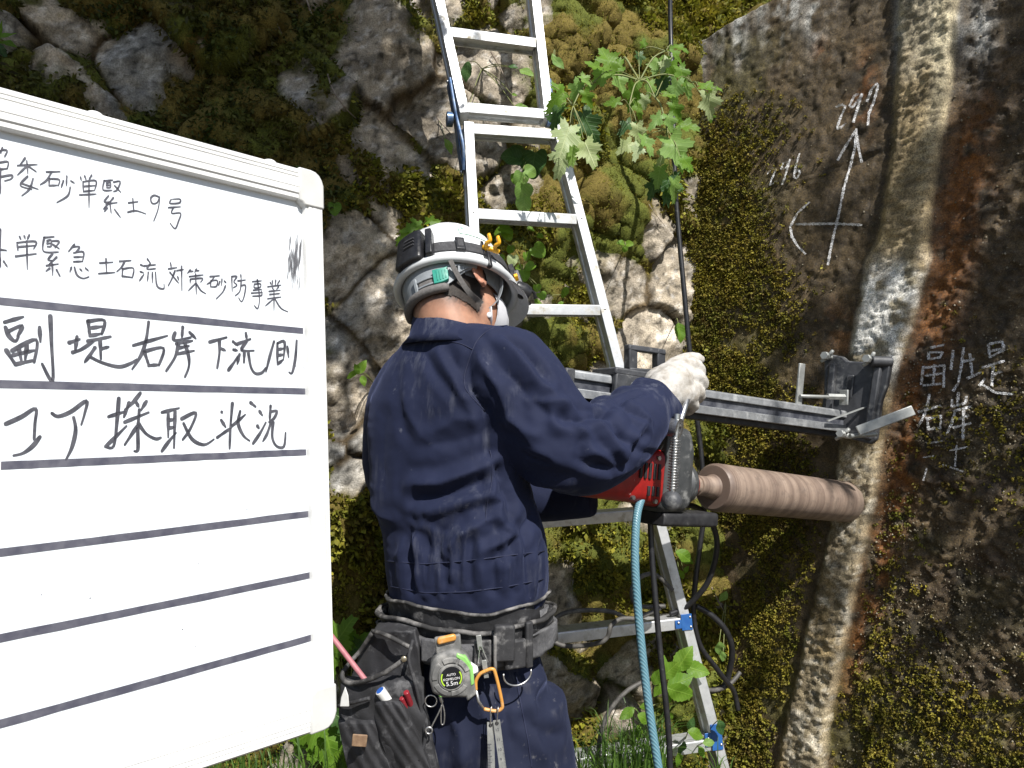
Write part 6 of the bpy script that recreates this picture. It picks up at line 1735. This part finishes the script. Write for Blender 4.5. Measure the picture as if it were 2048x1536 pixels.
cable('power_cable', [(1060, 1270, 1.66), (1098, 1246, 1.66), (1130, 1226, 1.67), (1180, 1220, 1.68), (1225, 1224, 1.69), (1262, 1238, 1.70), (1300, 1226, 1.71), (1320, 1216, 1.72)], .0055, M_cabg, 'grey cable arching over the ladder rung beside the tool belt', 'cable')
cable('power_cable', [(1280, 1238, 1.64), (1242, 1238, 1.63), (1222, 1252, 1.62), (1216, 1272, 1.62), (1200, 1285, 1.62), (1160, 1292, 1.64), (1122, 1290, 1.65), (1092, 1272, 1.66)], .0055, M_cabg, 'grey cable looped round the ladder rung below the arching one', 'cable')
cable('power_cable', [(1345, 1180, 1.76), (1312, 1150, 1.75), (1285, 1152, 1.74), (1266, 1172, 1.74), (1266, 1200, 1.74), (1285, 1213, 1.74), (1330, 1212, 1.75)], .0055, M_cabg, 'small grey cable loop behind the blue hose above the rung', 'cable')
cable('power_cable', [(1300, 1358, 1.72), (1262, 1376, 1.70), (1232, 1404, 1.69), (1210, 1440, 1.68), (1198, 1490, 1.67), (1198, 1560, 1.66), (1200, 1700, 1.64)], .0055, M_cabg, 'grey cable curving down in front of the bare stone to the grass', 'cable')
cable('power_cable', [(1480, 1345, 1.98), (1462, 1366, 1.96), (1440, 1378, 1.94), (1416, 1380, 1.92), (1404, 1372, 1.92)], .0060, M_cabg, 'short grey cable end lying in the corner by the ladder', 'cable')

# ------------------------------------------------------------------ plants
LM = {'g': leaf_mat('green_leaf', (.11, .24, .020), (.17, .32, .035), .55), 'd': leaf_mat('dark_leaf', (.030, .085, .026), (.050, .115, .030), .3),
      'b': leaf_mat('bright_leaf', (.13, .27, .025), (.19, .34, .04), .55), 'p': leaf_mat('pale_leaf', (.17, .32, .07), (.24, .40, .11), .5), 'w': leaf_mat('silvery_leaf', (.30, .40, .19), (.40, .48, .27), .4)}
M_stem = mk('green_stem', (.16, .20, .06), (.22, .22, .09), 60, .6); M_twig = mk('dry_twig', (.30, .25, .20), (.16, .12, .09), 60, .8, bump=.4)
def leaf_mesh(kind, seed):
    r = random.Random(seed); pts = []
    n = 44
    for i in range(n):
        a = 2 * math.pi * i / n + .0001
        x, y = math.sin(a), -math.cos(a)          # starts at the stalk, a = pi is the tip
        if kind == 'lobed':
            R = .25 + .25 * abs(math.cos(2.5 * (a - math.pi))) ** 1.5 + .20 * max(0, math.cos((a - math.pi) * .9)) ** 4
            R *= (1 + (.13 if i % 2 else -.08)) * r.uniform(.93, 1.07)
            px_, py_ = x * R * .92, .40 + y * R
        elif kind == 'heart':
            R = .46 * (1 - .42 * max(0, math.cos(a)) ** 8) * (1 + .16 * max(0, math.cos(a - math.pi)) ** 6)
            px_, py_ = x * R * 1.02, .40 + y * R
        else:
            R = .5; w = .30 if kind == 'ovate' else .20
            yy = .5 - .5 * math.cos(a); wid = w * (math.sin(math.pi * yy ** .82)) ** .9
            px_, py_ = math.copysign(wid, x) * (1 + (.05 if i % 2 else -.04)) if abs(x) > .02 else 0, yy
        pts.append((px_, py_))
    cv = r.uniform(.25, .6); fd = r.uniform(.15, .45); tw = r.uniform(-.3, .3)
    def z_(x, y): return -cv * (y - .15) ** 2 * .6 + fd * abs(x) ** 1.3 + tw * x * (y - .4) + .03 * math.sin(9 * y + 7 * x + seed)
    ctr = [(0, y) for y in (.1, .4, .75)]
    m_ = MB()
    V_ = []
    for f in (1.0, .66, .33):
        V_.append([Vector((x * f, .42 + (y - .42) * f, z_(x * f, .42 + (y - .42) * f))) for x, y in pts])
    c_ = Vector((0, .42, z_(0, .42)))
    for k in range(n):
        j = (k + 1) % n
        m_.poly([V_[0][k], V_[0][j], V_[1][j], V_[1][k]]); m_.poly([V_[1][k], V_[1][j], V_[2][j], V_[2][k]]); m_.poly([V_[2][k], V_[2][j], c_])
    # raised midrib and side veins
    me_ = bpy.data.meshes.new('leaf'); me_.from_pydata([tuple(v) for v in m_.v], [], m_.f)
    bm = bmesh.new(); bm.from_mesh(me_); bmesh.ops.remove_doubles(bm, verts=bm.verts, dist=1e-5); bmesh.ops.recalc_face_normals(bm, faces=bm.faces); bm.to_mesh(me_); bm.free()
    me_.polygons.foreach_set('use_smooth', np.ones(len(me_.polygons), dtype=bool))
    return me_
LEAFM = {}
def leaf_data(kind, col, v):
    k = (kind, col, v)
    if k not in LEAFM:
        me_ = leaf_mesh(kind, hash(kind) % 50 * 0 + {'lobed': 1, 'heart': 2, 'ovate': 3, 'lance': 4}[kind] * 10 + v); me_.materials.append(LM[col]); LEAFM[k] = me_
    return LEAFM[k]
lr_rng = random.Random(21)
def add_leaf(parent, px_, py_, d, size, ang, kind, col, facing=None, away=None):
    """px_, py_: middle of the leaf; size in metres; ang: way the tip points in view, degrees clockwise from right"""
    a = math.radians(ang)
    tip = (RGT * math.cos(a) - UPV * math.sin(a) + FWD * (lr_rng.uniform(-.45, .25) if away is None else away)).normalized()
    nrm = (-FWD * 1.0 + Vector((0, 0, 1)) * lr_rng.uniform(.1, .8) + RGT * lr_rng.uniform(-.45, .55)) if facing is None else facing
    nrm = (nrm - tip * nrm.dot(tip)).normalized(); sd = tip.cross(nrm)
    o = bpy.data.objects.new('leaf', leaf_data(kind, col, lr_rng.randrange(4))); COL.objects.link(o)
    c_ = P(px_, py_, d) - tip * size * .42
    M4 = Matrix(((sd.x, tip.x, nrm.x, c_.x), (sd.y, tip.y, nrm.y, c_.y), (sd.z, tip.z, nrm.z, c_.z), (0, 0, 0, 1))) @ Matrix.Diagonal((size * lr_rng.uniform(.85, 1.1), size, size, 1))
    put(o, parent); o.matrix_basis = M4
    return c_
def stem(parent, pts, r, mat=None, name='stem'):
    m_ = MB(); pp_ = curve_pts(pts, 5); m_.tube(pp_, list(np.linspace(r, r * .55, len(pp_))), 6); return m_.build(name, mat or M_stem, parent, smooth=True)
def rock_pt(px_, py_):
    h_, n_ = cast(ROCK_BVH, px_, py_); return h_ if h_ is not None else P(px_, py_, 2.1)

z3 = lambda x, y: (1050 + x / 3.84, 50 + y / 3.84)
root = rock_pt(1250, 150)
shrub = thing('leafy_shrub', root, 'big leafy shrub with jagged pale leaves hanging from the wall between ladder and concrete', 'shrub')
hubs = [P(*z3(880, 430), 1.88), P(*z3(520, 450), 1.80), P(*z3(1000, 560), 1.84), P(*z3(1080, 200), 1.90), P(*z3(1280, 440), 1.86), P(*z3(800, 620), 1.82), P(*z3(370, 620), 1.74), P(*z3(1090, 800), 1.80)]
stem(shrub, [root, P(*z3(760, 250), 2.0), P(*z3(820, 330), 1.94), hubs[0]], .0042)
for ia, ib in ((0, 1), (0, 2), (0, 3), (0, 4), (0, 5), (1, 6), (2, 7)):
    mid = hubs[ia].lerp(hubs[ib], .5) + Vector((0, 0, .02)); stem(shrub, [hubs[ia], mid, hubs[ib]], .0028)
LV = [(640,270,190,-110,'g'),(590,400,190,150,'p'),(720,420,170,60,'p'),(830,520,190,100,'g'),(690,590,120,170,'g'),(1010,290,150,110,'p'),(1080,290,130,120,'w'),(1145,220,140,40,'b'),(1110,340,190,100,'g'),(1060,440,160,120,'d'),(1160,480,170,100,'p'),(1240,470,140,70,'p'),(1400,470,160,5,'b'),(1415,580,200,75,'w'),(1430,700,70,80,'g'),
      (920,575,100,90,'w'),(1100,530,110,0,'b'),(1155,640,150,60,'g'),(1020,720,140,130,'p'),(1110,730,130,70,'p'),(1230,770,150,10,'g'),(790,770,140,140,'d'),(865,805,140,80,'w'),(785,920,150,140,'w'),(870,945,150,110,'w'),(930,890,160,60,'p'),(1150,930,290,68,'p'),(1070,975,150,105,'w'),(1235,1050,130,40,'b'),(1030,1140,160,100,'p'),(1105,1220,220,95,'d'),(1150,1245,180,80,'p'),(990,1230,160,110,'d'),
      (320,840,260,106,'w'),(300,1010,230,112,'w'),(480,950,220,72,'w'),(475,740,250,60,'d'),(240,700,180,112,'d'),(260,490,160,20,'g'),(260,630,160,165,'p'),(475,545,140,60,'g'),(400,480,140,120,'p'),(455,410,110,40,'p'),(880,240,100,80,'d'),(910,150,70,-80,'g'),(360,930,200,95,'p'),(560,330,150,-150,'g'),(700,330,150,-60,'g'),(960,470,140,90,'p'),(1200,360,150,70,'g'),(870,620,130,80,'b'),(1180,170,110,20,'g'),(250,560,150,140,'g'),(520,1010,130,80,'g')]
for (x, y, s_, a, c_) in LV:
    px_, py_ = z3(x, y)
    h_ = min(range(len(hubs)), key=lambda i: (Vector(proj_np(np.array([list(hubs[i])]))[0:1][0].tolist() + [0]) - Vector((px_, 0))).length if False else ((proj_np(np.array([list(hubs[i])]))[0][0] - px_) ** 2 + (proj_np(np.array([list(hubs[i])]))[1][0] - py_) ** 2))
    d = (hubs[h_] - CAM).dot(FWD) + lr_rng.uniform(-.07, .07)
    b_ = add_leaf(shrub, px_, py_, d, s_ / 3.84 * d / F * 1.05, a, 'lobed', c_)
    if (b_ - hubs[h_]).length < .25: stem(shrub, [hubs[h_], hubs[h_].lerp(b_, .6) + Vector((0, 0, .008)), b_], .0014, M_stem, 'leaf_stalk')

z4b = lambda x, y: (740 + x / 5.69, 420 + y / 5.69)
vroot = rock_pt(1050, 520)
vine = thing('heart_leaf_vine', vroot, 'small vine with bright heart-shaped leaves between the ladder rungs beside the hard hat', 'vine')
vh = P(*z4b(1740, 690), 1.92)
stem(vine, [rock_pt(*z4b(1960, 980)), P(*z4b(1900, 850), 1.95), vh, P(*z4b(1660, 480), 1.93), rock_pt(*z4b(1500, 330))], .0016)
for x, y, s_, a, c_ in ((1905,455,180,40,'b'),(1625,560,150,100,'w'),(1830,640,130,150,'b'),(1750,730,150,80,'g'),(1500,552,100,200,'b'),(1620,712,80,170,'b'),(1530,215,180,10,'g'),(1480,240,140,170,'g'),(1825,213,90,0,'b'),(1950,970,110,60,'b'),(1600,440,100,90,'g'),(1700,660,90,200,'b'),(1900,880,90,80,'g'),(1900,1040,80,0,'b'),(1560,270,150,60,'g'),(1780,520,110,80,'g'),(1930,295,80,10,'g')):
    px_, py_ = z4b(x, y); b_ = add_leaf(vine, px_, py_, 1.93 + lr_rng.uniform(-.03, .02), s_ / 5.69 * 1.93 / F * 1.1, a, 'heart', c_)
    stem(vine, [vh if (b_ - vh).length < .09 else b_ + Vector((.012, .03, -.02)), b_], .0009, M_stem, 'leaf_stalk')
def clump(name, label, cat, base_px, leaves, kind, d, scale=1.0, srad=.0016, grp=None):
    rt = rock_pt(*base_px)
    t = thing(name, rt, label, cat, grp)
    for (x, y, s_, a, c_) in leaves:
        b_ = add_leaf(t, x, y, d + lr_rng.uniform(-.03, .03), s_ * d / F * scale, a, kind, c_)
        stem(t, [rt, rt.lerp(b_, .5) + Vector((0, 0, .01)), b_], srad, M_stem, 'leaf_stalk')
    return t
z2 = lambda x, y: (620 + x / 3.49, y / 3.49)
def zz2(L): return [(*z2(x, y), s_ / 3.49, a, c_) for x, y, s_, a, c_ in L]
clump('broad_leaf_vine', 'dark round-leaved vine with pale lower leaves under the ladder hinge rung', 'vine', z2(1560, 1050), zz2([(1420,1100,170,190,'d'),(1560,1120,230,100,'d'),(1450,1060,110,240,'d'),(1530,1195,110,10,'p'),(1470,1240,130,100,'p'),(1485,1330,150,95,'p'),(1495,1420,140,95,'p'),(1440,1240,90,110,'g')]), 'heart', 1.95)
clump('leafy_sprig', 'dusty green leaves on the rock between the upper ladder rungs', 'sprig', z2(1200, 480), zz2([(1095,490,140,100,'d'),(1505,500,120,30,'p'),(1410,462,80,10,'d'),(1470,745,100,0,'g'),(1425,660,40,0,'b'),(1145,740,80,0,'b')]), 'ovate', 1.98)
clump('leafy_sprig', 'single pale leaf on a stalk left of the ladder hinge', 'sprig', z2(900, 840), zz2([(965,1010,120,60,'p')]), 'ovate', 1.97)
clump('leafy_sprig', 'single green leaf hanging on the stone right of the whiteboard corner cap', 'sprig', z2(165, 1380), zz2([(172,1445,110,80,'g')]), 'heart', 1.97)
clump('leafy_sprig', 'jagged green leaves peeping out behind the headlamp battery', 'sprig', (840, 470), [(822, 456, 30, 160, 'b'), (812, 470, 34, 150, 'b'), (862, 442, 28, 0, 'g'), (834, 450, 30, -120, 'g'), (802, 480, 24, 140, 'b')], 'lobed', 1.9)
clump('leafy_sprig', 'three-leaved seedling growing from the joint left of the shoulder of the worker', 'seedling', (750, 770), [(706, 748, 30, 150, 'g'), (722, 736, 34, -60, 'g'), (726, 760, 22, 70, 'b'), (714, 738, 20, -110, 'g')], 'ovate', 1.88)
clump('leafy_sprig', 'single green leaf on pale stone beside the black cable', 'sprig', (1352, 640), [(1360, 662, 40, 80, 'g')], 'ovate', 2.05)
clump('leafy_sprig', 'single green leaf low on the rock right of the ladder rail', 'sprig', (1350, 1090), [(1368, 1112, 46, 30, 'g'), (1362, 1148, 22, 60, 'b'), (1372, 1140, 18, -60, 'b')], 'ovate', 1.95)
clump('leafy_sprig', 'tiny three-leaved seedling on moss below the hanging shrub', 'seedling', (1252, 492), [(1243, 487, 18, 190, 'b'), (1258, 488, 18, 0, 'b'), (1250, 497, 14, 90, 'b')], 'heart', 2.02)
clump('leafy_sprig', 'pale wilted leaf on a red stalk right of the cable loop', 'sprig', (1452, 1200), [(1448, 1192, 26, 120, 'p'), (1440, 1296, 34, 80, 'p'), (1446, 1312, 20, 95, 'p')], 'ovate', 2.02)
clump('leafy_sprig', 'small green leaf on the mossy patch between ladder rungs', 'sprig', (1130, 590), [(1130, 583, 26, 110, 'b'), (1076, 606, 14, 0, 'b'), (1122, 606, 14, 160, 'b')], 'ovate', 2.0)
clump('leafy_sprig', 'pale pointed leaf standing out from the rock beside the right ladder rail', 'sprig', (1110, 100), [(1115, 124, 34, 50, 'p'), (1108, 118, 20, -100, 'p')], 'ovate', 2.0)
z8 = lambda x, y: (1050 + x / 2.866, 1000 + y / 2.866)
def zz8(L): return [(*z8(x, y), s_ / 2.866, a, c_) for x, y, s_, a, c_ in L]
clump('broad_leaf_plant', 'bright green broad-leaved plant growing through the lower ladder rungs', 'plant', z8(860, 1180), zz8([(905,920,190,-60,'b'),(975,970,170,10,'b'),(825,980,150,-50,'b'),(880,1100,190,20,'g'),(820,1115,120,100,'b'),(880,1045,190,-20,'g'),(755,1020,130,-70,'b'),(795,950,110,-80,'b'),(770,1080,110,120,'g'),(860,1010,130,-60,'g'),(940,1110,110,70,'b'),(700,1180,90,170,'g')]), 'ovate', 1.72, .88, .002)
clump('broad_leaf_plant', 'shaded low plant with rounded leaves at the foot of the ladder rail', 'plant', z8(900, 1500), zz8([(975,1340,120,20,'g'),(1050,1390,90,0,'p'),(1010,1440,80,60,'g'),(900,1420,120,100,'d'),(950,1290,90,-70,'d'),(880,1490,120,80,'g'),(720,1500,130,70,'b'),(780,1480,110,60,'g'),(650,1330,110,90,'g'),(590,1220,120,150,'g'),(680,1250,110,30,'g'),(740,1390,90,70,'g'),(830,1240,80,60,'g'),(1120,1300,120,70,'d')]), 'ovate', 1.70, .9, .002)
clump('broad_leaf_plant', 'lobed green leaves beside the whiteboard corner and tool pouch', 'plant', (700, 1480), [(676, 1278, 70, -60, 'g'), (706, 1290, 60, -30, 'g'), (730, 1300, 60, 10, 'd'), (662, 1330, 60, 120, 'g'), (655, 1480, 110, 70, 'g'), (625, 1462, 70, 150, 'g'), (690, 1440, 70, 30, 'd'), (600, 1478, 50, 110, 'g'), (680, 1500, 60, 60, 'g')], 'lobed', 1.72, 1.1, .002)
clump('fern', 'green fern frond at the left edge above the whiteboard', 'fern', (-20, 90), [(8, 72, 40, -30, 'g'), (14, 84, 40, 20, 'g'), (0, 62, 36, -70, 'g'), (2, 98, 40, 60, 'd'), (-10, 80, 40, 0, 'g')], 'lance', 1.75)
# dry twigs and roots on the wall
def twig(pts, r, label):
    q = [rock_pt(x, y) - ray(x, y).normalized() * .02 for x, y in pts]
    m_ = MB(); cp_ = curve_pts(q, 5); m_.tube(cp_, list(np.linspace(r, r * .5, len(cp_))), 6); return tag(m_.build('dry_twig', M_twig, None, smooth=True), label, 'twig')
twig([(545, -10), (552, 40), (568, 75), (586, 110)], .0022, 'thin dry twig hanging down at the top, left of the forked one')
tw = twig([(612, -5), (632, 60), (648, 120), (664, 175), (690, 215), (712, 237)], .0034, 'long forked dry twig hanging over dark moss above the whiteboard corner')
q = [rock_pt(x, y) - ray(x, y).normalized() * .022 for x, y in ((588, 24), (612, 52), (640, 82))]
m = MB(); m.tube(curve_pts(q, 5), .0016, 6); o = m.build('side_twig', M_twig, None, smooth=True); put(o, tw)
twig([(982, 104), (1000, 135), (1015, 170), (1024, 205), (1030, 228)], .0026, 'dry twig hanging between the upper ladder rungs')
twig([(876, 238), (888, 252), (902, 268)], .0024, 'short bare twig just left of the ladder hinge')
twig([(1290, 395), (1305, 420), (1330, 452)], .0018, 'fine dry stalk below the hanging shrub')
twig([(1420, 1168), (1438, 1205), (1462, 1248)], .0022, 'reddish dry stalk right of the cable loop')
twig([(1346, 1090), (1348, 1120), (1350, 1130)], .0020, 'pale upright stalk by the ladder rail')
twig([(372, 50), (374, 95), (372, 138)], .0016, 'hair-thin root hanging in the moss over the whiteboard')
# grass at the foot of the wall
def grass(px0, px1, py_, d, n, hmin, hmax, seed, lean=0):
    r = np.random.default_rng(seed); Vv = []; Ff = []
    for i in range(n):
        b_ = P(r.uniform(px0, px1), py_ + r.uniform(-30, 60), d + r.uniform(-.10, .12)); L = r.uniform(hmin, hmax); a = r.uniform(0, 6.28)
        dr = Vector((math.cos(a) * .8 + lean, math.sin(a) * .6 - .3, 0)) * r.uniform(.3, 1.0); w = r.uniform(.0012, .0026); sd = Vector((math.cos(a + 1.5), math.sin(a + 1.5), 0)) * w
        n0 = len(Vv)
        for k in range(6):
            f = k / 5; q = b_ + Vector((0, 0, L * f * (1 - .35 * f * f))) + dr * (L * f * f * .75); s_ = 1 - f ** 2 * .95
            Vv += [tuple(q - sd * s_), tuple(q + sd * s_)]
        for k in range(5): Ff.append([n0 + 2 * k, n0 + 2 * k + 1, n0 + 2 * k + 3, n0 + 2 * k + 2])
    return np.array(Vv), np.array(Ff)
t_ = NT('grass')
_g = t_.n('ShaderNodeNewGeometry'); _c = t_.mix(_g.outputs['Random Per Island'], (.035, .085, .015), (.12, .22, .035))
_b = t_.bsdf(_c, .5, out=False); _t = t_.n('ShaderNodeBsdfTranslucent'); t_.l(_c, _t.inputs[0]); _m = t_.n('ShaderNodeMixShader'); _m.inputs[0].default_value = .4
t_.l(_b.outputs[0], _m.inputs[1]); t_.l(_t.outputs[0], _m.inputs[2]); t_.l(_m.outputs[0], t_.out.inputs[0])
GV_, GF_ = [], []
off_ = 0
for args in ((1200, 1330, 1560, 1.74, 520, .10, .26, 1), (1130, 1240, 1600, 1.60, 120, .08, .22, 2, -.2), (380, 720, 1570, 1.68, 420, .06, .16, 3), (1330, 1460, 1580, 1.75, 120, .05, .14, 4), (1110, 1180, 1640, 1.55, 70, .2, .32, 6, -.3), (-300, 400, 1640, 1.6, 200, .06, .14, 9)):
    a_, b_ = grass(*args); GV_.append(a_); GF_.append(b_ + off_); off_ += len(a_)
go = link_mesh('grass', np_mesh('grass', np.concatenate(GV_), np.concatenate(GF_), False), t_.m, None, kind='stuff')
tag(go, 'green grass growing at the foot of the stone wall', 'grass')
# earth bank the plants stand on, against the foot of the wall
bm_u = np.linspace(-1.2, 2.8, 140); bm_w = np.linspace(0, 1, 36)
BU_, BW_ = np.meshgrid(bm_u, bm_w); bu = BU_.ravel(); bw = BW_.ravel()
bk = RO + bu[:, None] * RU + RN * (.02 + .75 * bw)[:, None]
bz = .36 * (1 - bw) ** 1.3 + .06 * (fbm(bu * 5, bw * 4, 4, 6) - .5) * (1 - bw) - .03
bk[:, 2] = bz
bi = np.arange(140 * 36).reshape(36, 140)
bq = np.stack([bi[:-1, :-1], bi[:-1, 1:], bi[1:, 1:], bi[1:, :-1]], -1).reshape(-1, 4)
link_mesh('earth_bank', np_mesh('earth_bank', bk, bq), M_ground, None, kind='structure')

# ------------------------------------------------------------------ the tree overhead, out of the picture, whose crown dapples the light
def crown(name, label, spots, seed, trunk_to, trunk_foot):
    r = np.random.default_rng(seed)
    Vv = []; Ff = []; cs = []
    t = thing(name, trunk_foot, label, 'tree')
    for (tgt, n, dist, sx, size) in spots:
        c_ = np.array(tgt + TOSUN * dist); cs.append(Vector(c_))
        for i in range(n):
            q = c_ + r.normal(0, 1, 3) * np.array(sx); a = r.normal(0, 1, 3); a /= np.linalg.norm(a); nn = np.array([0, 0, 1.]) * .6 + r.normal(0, .6, 3); nn -= a * (nn @ a); nn /= np.linalg.norm(nn); b_ = np.cross(a, nn)
            L = size * r.uniform(.7, 1.3); n0 = len(Vv)
            Vv += [tuple(q - a * L * .5), tuple(q + b_ * L * .28), tuple(q + a * L * .5), tuple(q - b_ * L * .28)]; Ff.append([n0, n0 + 1, n0 + 2, n0 + 3])
    link_mesh('crown', np_mesh('crown', np.array(Vv), np.array(Ff), False), LM['g'], t, kind='stuff')
    m_ = MB(); top = Vector(trunk_to)
    m_.tube([Vector(trunk_foot), Vector(trunk_foot).lerp(top, .5) + Vector((.1, .05, 0)), top], [.16, .13, .09], 14); m_.build('trunk', M_twig, t, smooth=True)
    for c_ in cs:
        m_ = MB(); m_.tube(curve_pts([top, top.lerp(c_, .5) + Vector((0, 0, .12)), c_], 5), list(np.linspace(.05, .012, 11)), 8); m_.build('limb', M_twig, t, smooth=True)
    return t
W = lambda x, y: rock_pt(x, y)
K = lambda x, y: (cast(CONC_BVH, x, y)[0] or P(x, y, 1.9))
SP = [(W(120, -40), 620, 3.0, (.20, .20, .14), .11), (W(330, 60), 680, 2.9, (.18, .18, .13), .11), (W(560, 60), 720, 3.1, (.18, .18, .14), .11), (W(420, 260), 560, 3.0, (.17, .17, .10), .11), (W(620, 300), 560, 3.2, (.15, .15, .12), .10), (W(160, 220), 340, 3.0, (.18, .18, .10), .10),
      (W(690, 520), 170, 3.0, (.11, .11, .12), .09), (W(690, 160), 260, 3.0, (.09, .12, .16), .10), (W(700, 690), 50, 3.1, (.10, .10, .10), .08)]
crown('overhanging_tree', 'leafy tree overhanging the site above the picture, shading the upper left of the wall', SP, 3, (-2.4, -.6, 5.2), (-3.4, -1.2, 0))
SP2 = [(K(1990, 350), 220, 3.4, (.14, .14, .22), .10), (K(2060, 800), 110, 3.4, (.14, .14, .2), .10)]
crown('overhanging_tree', 'second leafy tree above the picture, dappling the right-hand concrete wall', SP2, 5, (3.6, .3, 5.0), (4.4, .4, 0))
